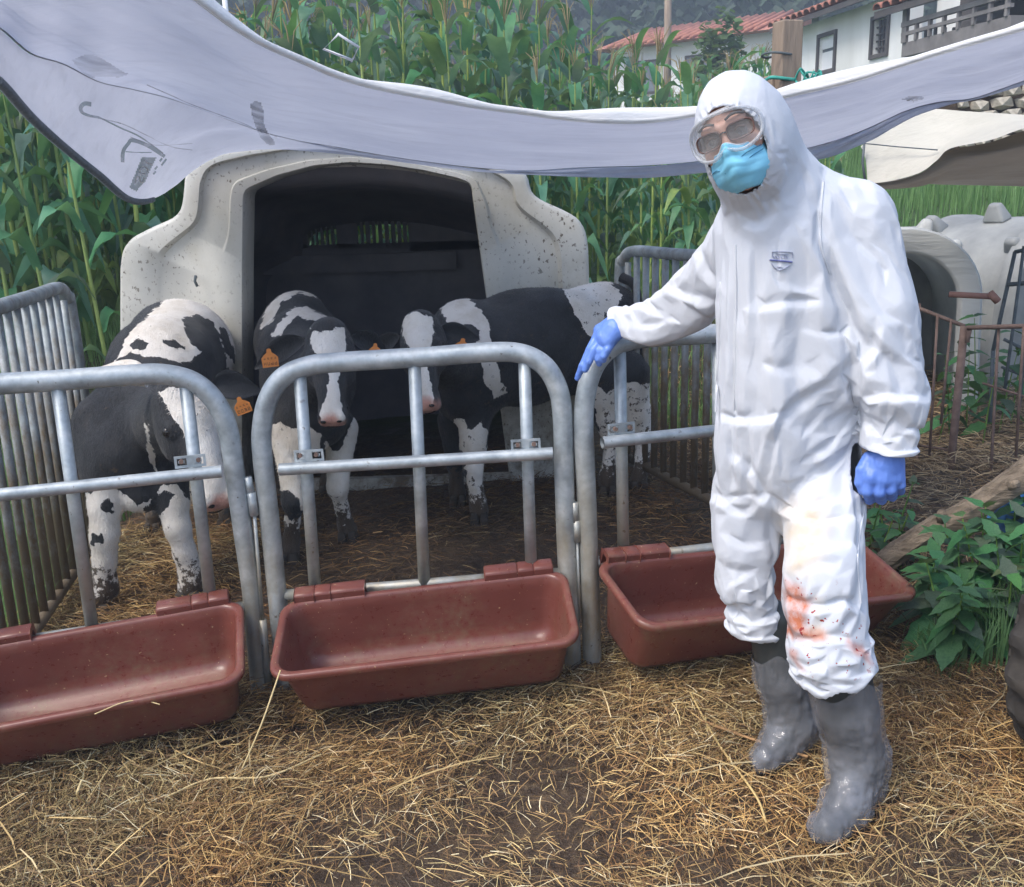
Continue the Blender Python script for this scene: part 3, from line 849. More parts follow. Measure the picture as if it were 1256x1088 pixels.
# ------------------------------------------------------------------ white canopy strung over the pen
def resample(pts, n):
    p = np.array([list(q) for q in pts]); d = np.r_[0, np.cumsum(np.linalg.norm(np.diff(p, axis=0), axis=1))]
    s = np.linspace(0, d[-1], n); return np.stack([np.interp(s, d, p[:, k]) for k in range(3)], -1)
def loft_cloth(name, curves, nu, nv, mat, parent, origin, amp=0.012, seed=1, streak=(1.0, 6.0)):
    """curves: list of world polylines (matched) from one edge to the other"""
    C = [resample(smooth_path(c, 5), nu) for c in curves]
    C = np.array(C)                                                  # (k,nu,3)
    k = len(C); tt = np.linspace(0, k - 1, nv)
    V = np.zeros((nu, nv, 3)); 
    for j, t_ in enumerate(tt):
        i = min(int(t_), k - 2); f = t_ - i
        a = C[max(i - 1, 0)]; b = C[i]; c = C[i + 1]; d = C[min(i + 2, k - 1)]
        V[:, j] = 0.5 * (2 * b + (c - a) * f + (2 * a - 5 * b + 4 * c - d) * f * f + (3 * b - a - 3 * c + d) * f ** 3)
    U, W = np.meshgrid(np.linspace(0, 1, nu), np.linspace(0, 1, nv), indexing='ij')
    L = np.linalg.norm(np.diff(C[0], axis=0), axis=1).sum(); H = np.linalg.norm(C[-1] - C[0], axis=1).mean()
    q = np.stack([U * L * streak[0], W * H * streak[1], U * 0], -1)
    h = vnoise(q, 1.3, seed, 3) + 0.5 * vnoise(q[..., [1, 0, 2]] * [0.5, 1, 1], 2.5, seed + 3, 2)
    n = np.cross(np.gradient(V, axis=0), np.gradient(V, axis=1)); n /= np.linalg.norm(n, axis=-1, keepdims=True) + 1e-9
    V = V + n * (h * amp)[..., None]
    idx = np.arange(nu * nv).reshape(nu, nv)
    F = np.stack([idx[:-1, :-1], idx[1:, :-1], idx[1:, 1:], idx[:-1, 1:]], -1).reshape(-1, 4)
    o = np_mesh(name, V.reshape(-1, 3) - np.array(origin), F, mat, parent)
    uv = o.data.uv_layers.new(name='UVMap')
    li = np.empty(len(o.data.loops), np.int32); o.data.loops.foreach_get('vertex_index', li)
    uu = np.stack([U.ravel()[li] * L, W.ravel()[li] * H], -1).astype(np.float32)
    uv.data.foreach_set('uv', uu.ravel())
    return o, V
def canopy():
    near = [(-260, -260, 2.1), (100, -95, 2.35), (238, -6, 2.5), (300, 38, 2.6), (360, 66, 2.7), (430, 95, 2.8), (540, 122, 2.9), (640, 138, 3.0), (740, 147, 3.05), (800, 147, 3.1), (860, 140, 3.1), (930, 128, 3.1), (990, 114, 3.1), (1060, 95, 3.05), (1150, 66, 3.0), (1256, 36, 2.95), (1400, -6, 2.9)]
    seam = [(-160, 40, 2.7), (-60, 28, 2.9), (0, 34, 3.1), (40, 68, 3.3), (80, 80, 3.5), (120, 100, 3.7), (210, 119, 4.2), (330, 165, 4.7), (400, 178, 4.9), (500, 196, 4.9), (620, 209, 4.85), (700, 206, 4.7), (790, 203, 4.5), (880, 195, 4.4), (960, 186, 4.4), (1030, 168, 4.4), (1080, 148, 4.3), (1130, 126, 4.2), (1190, 119, 4.0), (1256, 96, 3.8), (1400, 40, 3.4)]
    flap = [(-170, 60, 2.7), (-70, 60, 2.9), (0, 102, 3.1), (40, 146, 3.4), (80, 182, 3.7), (120, 214, 4.0), (185, 254, 4.75), (228, 205, 4.9), (300, 183, 4.93), (400, 187, 4.93), (500, 200, 4.93), (600, 211, 4.9), (700, 216, 4.75), (790, 219, 4.5), (880, 211, 4.4), (960, 203, 4.4), (1030, 188, 4.4), (1080, 166, 4.3), (1130, 136, 4.2), (1190, 124, 4.0), (1256, 104, 3.8)]
    o0 = P(628, 180, 4.0)
    root = empty('shade_canopy', (0.2, 3.9, g(0.2, 3.9)), 'bluish white woven sheet sagging over the pen and across the photo', 'canopy')
    O = root.location
    W = lambda a: [P(*q) for q in a]
    n_ = W(near); s_ = W(seam); f_ = W(flap)
    nu = 240
    N_, S_, F_ = (resample(smooth_path(q, 5), nu) for q in (n_, s_, f_))
    # align by photo column so that folds run straight
    def by_px(C, cols):
        px = project(C)[:, 0]; px = np.maximum.accumulate(px + np.arange(len(px)) * 1e-4)
        return np.stack([np.interp(cols, px, C[:, k]) for k in range(3)], -1)
    cols = np.linspace(-250, 1390, nu)
    S2 = by_px(S_, np.clip(cols, -155, 1390)); N2 = by_px(N_, cols); F2 = by_px(F_, np.clip(cols, -165, 1250))
    tN = [Vector(q) for q in N2[::6]] + [Vector(N2[-1])]; tS = [Vector(q) for q in S2[::6]] + [Vector(S2[-1])]; tF = [Vector(q) for q in F2[::6]] + [Vector(F2[-1])]
    def lerp(A, B, t, sag): return [a.lerp(b, t) - Vector((0, 0, sag)) for a, b in zip(A, B)]
    o1, V1 = loft_cloth('roof_sheet', [tN, lerp(tN, tS, .33, .02), lerp(tN, tS, .66, .03), tS], 300, 60, M['canopy'], root, O, 0.017, 2)
    o2, V2 = loft_cloth('hanging_flap', [lerp(tS, tF, 0, 0), lerp(tS, tF, .5, 0.0), tF], 300, 16, M['canopy'], root, O, 0.010, 5)
    MB().tube([Vector(q) for q in V1[:, 0][::2]], 0.010, 8).build('edge_hem', M['canopy_hem'], root, origin=O)
    top = [Vector(q) + Vector((0, 0.02, 0.010)) for q in V1[:, 1][::2]]
    mb = MB(); A = V1[::2, 0]; 
    vv = []
    for i, q in enumerate(A):
        wdt = 0.020 + 0.012 * math.sin(i * 0.23) + 0.008 * math.sin(i * 0.071 + 1)
        vv += [Vector(q) + Vector((0, -0.006, -0.010)), Vector(q) + Vector((0, -0.010, wdt * .5)), Vector(q) + Vector((0, 0.02, wdt))]
    ff = []
    for i in range(len(A) - 1):
        for j in range(2): ff.append((i * 3 + j, i * 3 + 3 + j, i * 3 + 4 + j, i * 3 + 1 + j))
    mb.add(vv, ff).build('folded_hem', M['canopy_hem'], root, origin=O)
    MB().tube([Vector(q) + Vector((0, -0.01, 0)) for q in V1[:, -1][::3]], 0.0022, 6).build('seam', M['seam_thread'], root, origin=O)
    # corded left lower edge
    cord = resample([Vector(q) for q in V2[:, -1]][20:105], 200)
    px = project(cord)[:, 0]; cord = cord[(px < 188)]
    mb = MB(); mb.tube([Vector(q) for q in cord[::2]], 0.012, 8)
    for i in range(0, len(cord) - 1, 1):
        a, b = Vector(cord[i]), Vector(cord[i + 1])
        mb.tube([a, a.lerp(b, .5)], 0.0165, 6)
    mb.build('corded_edge', M['hem_cord'], root, origin=O)
    bm = bmesh.new()
    allv = [Vector(q) for q in V1.reshape(-1, 3)] + [Vector(q) for q in V2.reshape(-1, 3)]
    def quads(nu_, nv_, off): 
        idx = np.arange(nu_ * nv_).reshape(nu_, nv_) + off
        return np.stack([idx[:-1, :-1], idx[1:, :-1], idx[1:, 1:], idx[:-1, 1:]], -1).reshape(-1, 4).tolist()
    tree = BVHTree.FromPolygons(allv, quads(300, 60, 0) + quads(300, 16, 300 * 60))
    def onto(px_, py_, lift=0.012):
        d = ray(px_, py_).normalized(); h = tree.ray_cast(EYE, d)
        q = h[0] if h[0] is not None else P(px_, py_, 3.8)
        return q - d * lift
    def patch(name, poly, mat, par=root):
        """flat print: polygon in photo shape laid on the sheet, finely triangulated"""
        poly = np.array(poly, float); x0, y0 = poly.min(0); x1, y1 = poly.max(0)
        st = 1.5; xs = np.arange(x0 - st, x1 + st, st); ys = np.arange(y0 - st, y1 + st, st)
        mb = MB(); Mx = {}
        for i in range(len(xs) - 1):
            for j in range(len(ys) - 1):
                c = np.array([[xs[i] + st / 2, ys[j] + st / 2]])
                if poly_sd(c, poly)[0] < 0:
                    ids = []
                    for a, b in ((i, j), (i + 1, j), (i + 1, j + 1), (i, j + 1)):
                        if (a, b) not in Mx: Mx[(a, b)] = len(mb.v); mb.v.append(tuple(onto(xs[a], ys[b])))
                        ids.append(Mx[(a, b)])
                    mb.f.append(tuple(ids[::-1])); mb.m.append(0)
        return mb.build(name, mat, par, origin=O)
    def stroke(name, pts, w, mat, par=root, lift=0.014):
        pts = [onto(x, y, lift) for x, y in pts]
        sm = smooth_path(pts, 5)
        mb = MB(); vs = []
        for i, q in enumerate(sm):
            t_ = (sm[min(i + 1, len(sm) - 1)] - sm[max(i - 1, 0)]).normalized(); b = t_.cross((q - EYE).normalized()).normalized()
            ww = w[0] + (w[1] - w[0]) * i / (len(sm) - 1) if isinstance(w, tuple) else w
            vs += [q - b * ww / 2, q + b * ww / 2]
        return mb.add(vs, [(2 * i, 2 * i + 1, 2 * i + 3, 2 * i + 2) for i in range(len(sm) - 1)]).build(name, mat, par, origin=O)
    g_ = M['print_green']
    stroke('printed_mark', [(112, 128), (104, 127), (99, 132), (101, 138), (110, 142), (122, 144)], (0.016, 0.008), g_)
    stroke('printed_mark', [(122, 144), (148, 157), (172, 168), (200, 188)], 0.006, g_)
    stroke('printed_mark', [(150, 199), (151, 185), (157, 176), (162, 172), (180, 178), (202, 192)], 0.016, g_)
    stroke('printed_mark', [(154, 186), (168, 187), (186, 187)], 0.004, g_)
    box_ = patch('printed_label', [(174, 193), (192, 193), (178, 222), (167, 235), (159, 230)], g_)
    # the digits 2 0 1 reading up the label
    def glyph(pts): stroke('printed_digit', pts, 0.006, M['canopy_hem'], box_, lift=0.018)
    glyph([(166, 224), (167, 218), (171, 217), (172, 222), (175, 224), (177, 218)])
    glyph([(171, 209), (175, 205), (180, 206), (181, 210), (177, 213), (172, 212), (171, 209)])
    glyph([(178, 197), (181, 200), (187, 202)])
    for sx, sy in ((196, 198), (198, 203), (201, 199), (190, 208), (188, 214)):
        stroke('printed_digit', [(sx, sy), (sx + 3, sy - 4)], 0.008, g_, box_)
    # creases: shade of the folds drawn as grey strokes
    for pts, w in (([(52, 70), (80, 80), (104, 92)], .012), ([(180, 104), (212, 118), (240, 130), (300, 152), (340, 168)], .006), ([(120, 145), (150, 152), (180, 166), (210, 180), (236, 184)], .006), ([(160, 168), (190, 178), (236, 176)], .004)):
        stroke('crease', pts, w * .7, M['crease_grey'], lift=0.010)
    # blurred dark strap end hanging near the hutch
    q = onto(318, 128, 0.03)
    patch('dark_patch', [(307, 128), (313, 124), (320, 126), (323, 136), (323, 150), (329, 164), (338, 175), (336, 179), (328, 177), (319, 168), (314, 156), (309, 142)], M['canopy_grime'])
    # second smaller patch, faint grey
    patch('grey_patch', [(88, 74), (104, 67), (118, 68), (132, 76), (147, 86), (158, 91), (146, 95), (130, 94), (112, 95), (103, 91), (95, 82)], M['faint_grime'])
    patch('small_tear', [(1106, 122), (1116, 118), (1130, 118), (1134, 121), (1120, 125)], M['canopy_grime'])
ink('faint_grime', (0.22, 0.22, 0.25), (0.30, 0.30, 0.33), 0.28, 0.2)
ink('canopy_grime', (0.16, 0.165, 0.19), (0.24, 0.245, 0.27), 0.48, 0.3)
canopy()
# cream sheet on the right
def cream():
    root = empty('cream_sheet', (2.2, 4.9, g(2.2, 4.9)), 'cream sheet with brown underside stretched at the right photo edge, below the canopy', 'sheet')
    O = root.location
    W = lambda a: [P(*q) for q in a]
    top = W([(1056, 180, 4.75), (1075, 163, 4.75), (1100, 147, 4.75), (1132, 134, 4.75), (1190, 137, 4.6), (1256, 141, 4.5), (1330, 146, 4.4)])
    mid = W([(1062, 196, 4.7), (1080, 188, 4.7), (1110, 180, 4.65), (1150, 172, 4.6), (1200, 160, 4.5), (1256, 150, 4.4), (1330, 146, 4.3)])
    low = W([(1064, 225, 4.65), (1092, 222, 4.6), (1128, 212, 4.5), (1150, 196, 4.45), (1166, 182, 4.4), (1215, 172, 4.3), (1256, 158, 4.2), (1330, 140, 4.1)])
    loft_cloth('sunny_face', [top, mid, low], 90, 30, M['cream_sheet'], root, O, 0.006, 8)
    l2 = W([(1066, 224, 4.66), (1092, 223, 4.62), (1128, 213, 4.52), (1150, 197, 4.47), (1166, 184, 4.42), (1215, 174, 4.32), (1256, 160, 4.22), (1330, 142, 4.12)])
    b2 = W([(1066, 224, 4.9), (1092, 224, 5.3), (1128, 225, 5.6), (1150, 226, 5.8), (1166, 226, 5.9), (1215, 227, 5.9), (1256, 228, 5.9), (1330, 232, 5.9)])
    loft_cloth('under_face', [l2, [a.lerp(b, .5) + Vector((0, 0, -.02)) for a, b in zip(l2, b2)], b2], 90, 24, M['brown_sheet'], root, O, 0.02, 9)
    MB().tube([P(1060, 176, 4.7), P(1058, 200, 4.68), P(1062, 226, 4.66)], 0.006, 6).build('edge_cord', M['dark_cord'], root, origin=O)
    MB().tube([P(1060, 176, 4.68), P(1100, 180, 4.62), P(1150, 184, 4.5)], 0.003, 5).build('seam', M['dark_cord'], root, origin=O)
cream()
# square wire loop on the canopy edge
def wire_loop():
    c = P(420, 57, 2.84); root = empty('wire_loop', P(420, 76, 2.84), 'small square of pale wire standing on the upper edge of the canopy', 'wire')
    pts = [P(397, 60, 2.84), P(415, 42, 2.84), P(440, 58, 2.84), P(432, 74, 2.84)]
    MB().tube(pts, 0.0042, 6, closed=True).build('wire', M['white_paint'], root, origin=root.location)
wire_loop()
# ================================================================== CALVES
def ear_mesh(base, tip, face_dir, width, parent, origin, coatv, droop=0.02):
    """a cupped ear, opening towards face_dir"""
    base = Vector(base); tip = Vector(tip); ax = tip - base; L = ax.length; ax.normalize()
    n = Vector(face_dir); n = (n - ax * n.dot(ax)).normalized(); s = ax.cross(n)
    V = []; F = []; nt, ns = 12, 9
    for side in (0, 1):
        for i in range(nt + 1):
            t = i / nt
            w = width * (0.30 + 0.70 * math.sin(math.pi * min(1, t * 1.02) ** 0.75)) * (1 if t < .98 else .5)
            w *= (1 - max(0, t - 0.6) ** 1.5 * 2.0) if t > 0.6 else 1
            w = max(w, 0.004)
            for j in range(ns):
                a = (j / (ns - 1) - 0.5) * 2
                cup = (a * a) * w * 0.45 * (1 - 0.5 * t)
                q = base + ax * (L * t) + s * (a * w * 0.5) + n * (cup - side * (0.007 + 0.010 * (1 - t)) * (1 - a * a * .8)) - Vector((0, 0, droop)) * t * t
                V.append(q)
    def id_(sd_, i, j): return sd_ * (nt + 1) * ns + i * ns + j
    for i in range(nt):
        for j in range(ns - 1):
            F.append((id_(0, i, j), id_(0, i, j + 1), id_(0, i + 1, j + 1), id_(0, i + 1, j)))
            F.append((id_(1, i, j), id_(1, i + 1, j), id_(1, i + 1, j + 1), id_(1, i, j + 1)))
        for j in (0, ns - 1):
            q = (id_(0, i, j), id_(0, i + 1, j), id_(1, i + 1, j), id_(1, i, j)); F.append(q if j == 0 else q[::-1])
    for i in (0, nt):
        for j in range(ns - 1): F.append((id_(0, i, j), id_(0, i, j + 1), id_(1, i, j + 1), id_(1, i, j)))
    V = np.array([list(v) for v in V]); n_ = len(V)
    o = np_mesh('ear', V - np.array(origin), np.array(F), M['coat'], parent,
                attr={'coat': np.full(n_, coatv), 'pink': np.zeros(n_), 'mud': np.zeros(n_)})
    return o
def ear_tag(center, w, h, parent, origin, tilt=0.0, digits=True):
    c = Vector(center); n = (EYE - c); n.z *= 0.3; n.normalize()
    x = Vector((0, 0, 1)).cross(n).normalized(); z = n.cross(x)
    q = Quaternion(n, tilt); x = q @ x; z = q @ z
    prof = [(-.5, -.5), (.5, -.5), (.52, .05), (.36, .22), (.16, .36), (.13, .56), (0, .62), (-.13, .56), (-.16, .36), (-.36, .22), (-.52, .05)]
    m = MB(); L = len(prof)
    vs = [c + x * (a * w) + z * (b * h) + n * s for s in (0.0015, -0.0015) for a, b in prof]
    m.add(vs, [tuple(range(L)), tuple(range(2 * L - 1, L - 1, -1))] + [(i, L + i, L + (i + 1) % L, (i + 1) % L) for i in range(L)])
    t = m.build('ear_tag', M['tag_orange'], parent, False, origin=origin)
    d = MB()
    random.seed(int(abs(center[0]) * 1e4))
    for row, hh, ww in ((-.28, .20, .15), (.02, .12, .10)):
        for k in range(4):
            cx = (-.33 + k * .22) * w; cz = row * h
            for (dx, dz, sx, sz) in random.sample([(0, .4, .8, .16), (0, 0, .8, .16), (0, -.4, .8, .16), (-.4, .2, .16, .5), (.4, .2, .16, .5), (-.4, -.2, .16, .5), (.4, -.2, .16, .5)], 5):
                Mx = Matrix((x, n, z)).transposed()
                d.box(c + x * (cx + dx * ww * w) + z * (cz + dz * hh * h) + n * 0.0022, (sx * ww * w, 0.0006, sz * hh * h), Mx)
    return t, d, c, x, z, n
def make_calf(label, spine, legs, head, ears, patches, extra=(), pink_r=0.05, voxel=0.011, tailp=None, mudk=1.0, soil=()):
    """spine: [(point, radius)] ; legs: [[(point, radius)...]] ; head: (poll, muzzle, face_normal, scale)"""
    base = sum((Vector((l[-1][0].x, l[-1][0].y, 0)) for l in legs), Vector()) / len(legs)
    root = empty('calf', (base.x, base.y, g(base.x, base.y)), label, 'calf', 'black and white calves in the pen')
    O = root.location
    pr = []
    sp = spine
    for (a, ra), (b, rb) in zip(sp[:-1], sp[1:]): pr.append(('cap', tuple(a), tuple(b), ra, rb, 0.07))
    for e in extra: pr.append(e)
    for leg in legs:
        for (a, ra), (b, rb) in zip(leg[:-1], leg[1:]): pr.append(('cap', tuple(a), tuple(b), ra, rb, 0.022))
    poll, muz, fn, s = head
    ax = (muz - poll); L = ax.length; ax.normalize(); Rm = frame(ax, fn); xx, yy, zz = (Vector(Rm[:, i]) for i in range(3))
    H = lambda x, y, z: poll + xx * x * s + yy * y * s + zz * (z * L)
    def ell(c, r, k=0.03): pr.append(('ell', tuple(c), tuple(q * s for q in r), Rm, k))
    def cap(a, b, ra, rb, k=0.03): pr.append(('cap', tuple(a), tuple(b), ra * s, rb * s, k))
    ell(H(0, -.035, .17), (.088, .080, .105))
    ell(H(0, 0.0, .02), (.055, .045, .045))
    cap(H(0, .0, .30), H(0, .002, .82), .062, .044)
    cap(H(0, -.085, .28), H(0, -.040, .84), .058, .034)
    for sx in (-1, 1):
        ell(H(sx * .058, -.045, .36), (.035, .055, .075))
        ell(H(sx * .066, .012, .34), (.020, .022, .030), 0.015)
        ell(H(sx * .030, .012, .93), (.024, .022, .026), 0.012)
        cap(H(sx * .02, -.03, .84), H(sx * .028, -.03, .93), .032, .028, .015)
    ell(H(0, -.006, .93), (.044, .034, .034), 0.015)
    ell(H(0, -.055, .90), (.036, .024, .036), 0.012)
    V, F = sdf_mesh(pr, voxel)
    V = relax(V, F, 2, 0.5)
    N = v_normals(V, F)
    # skin relief: shoulder and rib hollows, loose skin
    V = V + N * (0.006 * vnoise(V, 9, 3, 2) + 0.003 * vnoise(V, 24, 4, 2))[:, None]
    px = project(V)
    coat = np.zeros(len(V)); 
    jit = 3.0 * vnoise(V, 30, 6, 2) + 2.0 * vnoise(V, 70, 9, 1)
    for pt in patches:
        val, poly = pt[0], pt[1]; y0, y1 = (pt[2], pt[3]) if len(pt) > 2 else (-9, 99)
        sdv = poly_sd(px, poly) + jit
        k = np.clip(0.5 - sdv / 5.0, 0, 1) * ((V[:, 1] > y0) & (V[:, 1] < y1))
        coat = coat * (1 - k) + val * k
    mz = np.array(H(0, -.01, .97)); dd = np.linalg.norm(V - mz, axis=1)
    pink = sstep(pink_r * 1.25, pink_r * 0.85, dd + 0.006 * vnoise(V, 60, 2, 2))
    hgt = V[:, 2] - G(V[:, 0], V[:, 1])
    mud = np.clip((0.26 - hgt) / 0.32, 0, 1) * mudk + 0.26 * vnoise(V, 6, 8, 2) + .15
    mud = np.where(dd < 0.12, 0, mud)
    for pg, val in soil: mud = np.maximum(mud, val * np.clip(.5 - (poly_sd(px, pg) + jit) / 14, 0, 1))
    body = np_mesh('body', V - np.array(O), F, M['coat'], root, attr={'coat': coat, 'pink': pink, 'mud': mud})
    # short hair over the whole skin
    rh = np.random.default_rng(len(V)); nh = 52000; fi = rh.integers(0, len(F), nh); w4 = rh.dirichlet((1, 1, 1, 1), nh)
    pc = (V[F[fi]] * w4[..., None]).sum(1); nn = (N[F[fi]] * w4[..., None]).sum(1); nn /= np.linalg.norm(nn, axis=1, keepdims=True) + 1e-9
    gdir = np.array([0, .35, -1.0]) + .45 * np.stack([vnoise(pc, 9, 51, 1), vnoise(pc, 9, 52, 1), vnoise(pc, 9, 53, 1)], -1) + rh.normal(0, .25, (nh, 3))
    tg = gdir - nn * (gdir * nn).sum(1)[:, None]; tg /= np.linalg.norm(tg, axis=1, keepdims=True) + 1e-9; sd_ = np.cross(nn, tg)
    ln = rh.uniform(.008, .017, nh) * np.where(np.linalg.norm(pc - mz, axis=1) < .20, .45, 1); dh = tg * .9 + nn * rh.uniform(.12, .5, nh)[:, None]
    HV = np.stack([pc - sd_ * .0009, pc + sd_ * .0009, pc + dh * ln[:, None]], 1).reshape(-1, 3); ha = {k_: np.repeat((a_[F[fi]] * w4).sum(1), 3) for k_, a_ in (('coat', coat), ('pink', pink), ('mud', mud))}
    props(np_mesh('coat_hair', HV - np.array(O), np.arange(nh * 3).reshape(-1, 3), M['coat'], body, False, attr=ha), None, None, None, 'stuff')
    # eyes
    for sx in (-1, 1):
        c = H(sx * .078, .008, .345)
        bm = bmesh.new(); bmesh.ops.create_uvsphere(bm, u_segments=14, v_segments=9, radius=0.0155 * s)
        me = bpy.data.meshes.new('eye'); bm.to_mesh(me); bm.free(); me.materials.append(M['eye_dark'])
        for p in me.polygons: p.use_smooth = True
        o = link('eye', me, body); o.location = c - O
    for sx in (-1, 1):
        c = H(sx * .027, .016, .985)
        bm = bmesh.new(); bmesh.ops.create_uvsphere(bm, u_segments=10, v_segments=7, radius=0.0085 * s)
        me = bpy.data.meshes.new('nostril'); bm.to_mesh(me); bm.free(); me.materials.append(M['eye_dark'])
        o = link('nostril', me, body); o.location = c - O; o.scale = (1.3, .8, .8)
    m = MB(); pts = [H(x_, y_, z_) for x_, y_, z_ in ((-.052, -.045, .80), (-.040, -.040, .95), (-.018, -.036, 1.005), (0, -.035, 1.015), (.018, -.036, 1.005), (.040, -.040, .95), (.052, -.045, .80))]
    m.tube(smooth_path(pts, 4), 0.0022 * s, 5).build('mouth_line', M['eye_dark'], body, origin=O)
    for e in ears:
        eo = ear_mesh(e['base'], e['tip'], e.get('n', fn), e.get('w', .095), root, O, e.get('coat', 0.0), e.get('droop', .03))
        if 'tag' in e:
            cx, w, h, tl = e['tag']
            t, d, c, x, z, n = ear_tag(cx, w, h, eo, O, tl)
            # ink joined as a second material of the tag
            me = t.data; me.materials.append(M['tag_ink'])
            bm = bmesh.new(); bm.from_mesh(me)
            vs = [bm.verts.new(Vector(q) - O) for q in d.v]
            for f in d.f:
                fc = bm.faces.new([vs[i] for i in f]); fc.material_index = 1
            bm.to_mesh(me); bm.free()
    for leg in legs:
        a, r_ = leg[-1]
        gz = g(a.x, a.y)
        m = MB()
        for sx in (-1, 1):
            c = Vector((a.x + sx * r_ * .52, a.y - r_ * .35, gz + 0.024))
            m.box(c, (r_ * 1.0, r_ * 2.1, 0.062), None, 0, 0.72)
        m.build('hoof', M['hoof'], root, origin=O, bevel=0.008)
    if tailp:
        pts = smooth_path(tailp, 6); n_ = len(pts); rr = [0.026 - 0.010 * i / n_ for i in range(n_)]
        V_, F_ = tube_geo(pts, rr, 8, False, False)
        V_ = np.array([list(v) for v in V_])
        np_mesh('tail', V_ - np.array(O), np.array(F_), M['coat'], root, attr={'coat': np.zeros(len(V_)), 'pink': np.zeros(len(V_)), 'mud': np.zeros(len(V_))})
    return root
def foot(px, py, dz=0.05):
    q = on_ground(px, py); return Vector((q.x, q.y, g(q.x, q.y) + dz))
def leg(top, knee, fet, ft, r=(.075, .047, .040, .030, .036, .042)):
    """top, knee, fetlock: world points ; ft: foot"""
    up = top.lerp(knee, .55)
    return [(top, r[0]), (up, r[1]), (knee, r[2]), (knee.lerp(fet, .5), r[3]), (fet, r[4]), (ft, r[5])]
DN = Vector((0, 0, -1))
# ---- calf A, leaning at the left gate
f1 = foot(127, 752); f2 = foot(236, 738)
poll = P(222, 474, 3.12); muz = P(269, 622, 2.965)
make_calf('black and white calf behind the left gate, white legs with a heart shaped black spot',
    [(P(158, 556, f1.y + .12), .165), (P(176, 520, f1.y + .28), .205), (P(200, 455, f1.y + .55), .215), (P(222, 432, f1.y + .95), .225), (P(230, 425, f1.y + 1.25), .215)],
    [leg(P(132, 575, f1.y + .05), P(128, 655, f1.y - .01), P(129, 722, f1.y), f1, (.085, .062, .052, .044, .050, .050)),
     leg(P(205, 580, f2.y + .04), P(218, 648, f2.y - .02), P(235, 708, f2.y), f2, (.085, .062, .050, .042, .048, .052)),
     leg(P(190, 560, f1.y + .95), P(192, 620, f1.y + 1.05), P(190, 650, f1.y + .98), Vector((P(190, 650, f1.y + .98).x, f1.y + .98, g(-1.2, f1.y + .98) + .05))),
     leg(P(268, 560, f1.y + .95), P(278, 600, f1.y + 1.05), P(280, 640, f1.y + .98), Vector((P(280, 650, f1.y + .98).x, f1.y + .98, g(-1.0, f1.y + .98) + .05)))],
    (poll, muz, Vector((.55, -.75, .45)), 1.12),
    [dict(base=P(180, 470, 3.16), tip=P(112, 447, 3.22), n=(.2, -.5, .8), coat=1.0, w=.10, droop=.02),
     dict(base=P(262, 476, 3.14), tip=P(322, 470, 3.16), n=(0, -.8, .4), coat=0.0, w=.10, droop=.03, tag=(P(297, 498, 3.08), .050, .052, .3))],
    [(1, [(140, 446), (160, 408), (200, 370), (235, 350), (300, 370), (300, 520), (272, 480), (240, 447), (200, 440), (160, 432)], 3.35, 9),
     (0, [(222, 392), (240, 386), (262, 394), (272, 420), (280, 450), (286, 480), (250, 470), (220, 450), (235, 440), (247, 432), (232, 418)], 3.35, 9),
     (0, [(196, 416), (210, 416), (228, 424), (226, 430), (206, 424)], 3.35, 9),
     (0, [(158, 422), (170, 416), (181, 420), (178, 428), (162, 430)], 3.35, 9),
     (0, [(268, 400), (276, 404), (286, 425), (290, 450), (276, 430)], 3.35, 9),
     (1, [(194, 480), (214, 476), (236, 478), (262, 486), (270, 540), (290, 600), (295, 660), (250, 660), (243, 600), (240, 570), (226, 530), (205, 500)], 2.7, 3.24),
     (1, [(178, 520), (182, 522), (184, 540), (192, 566), (194, 580), (188, 576), (180, 552)]),
     (1, [(88, 606), (108, 604), (118, 600), (138, 598), (150, 604), (168, 622), (176, 618), (192, 606), (200, 594), (216, 594), (232, 615), (252, 650), (268, 720), (270, 790), (80, 790)], 2.7, 3.75),
     (0, [(122, 618), (132, 612), (140, 618), (139, 632), (126, 628)]),
     (0, [(111, 656), (115, 654), (119, 658), (124, 654), (128, 659), (125, 667), (119, 665), (115, 672), (112, 666)]),
     (0, [(190, 610), (176, 625), (186, 640), (205, 620), (214, 606), (204, 602)], 3.0, 3.8)],
    extra=[('cap', tuple(P(200, 520, f1.y + .12)), tuple(P(222, 500, 3.20)), .135, .09, .06), ('ell', tuple(P(172, 606, f1.y + .06)), (.09, .08, .07), None, .05), ('cap', tuple(P(120, 520, f1.y + .18)), tuple(P(128, 585, f1.y + .08)), .10, .085, .06), ('ell', tuple(P(212, 408, f1.y + 1.05)), (.16, .25, .12), None, .08)])
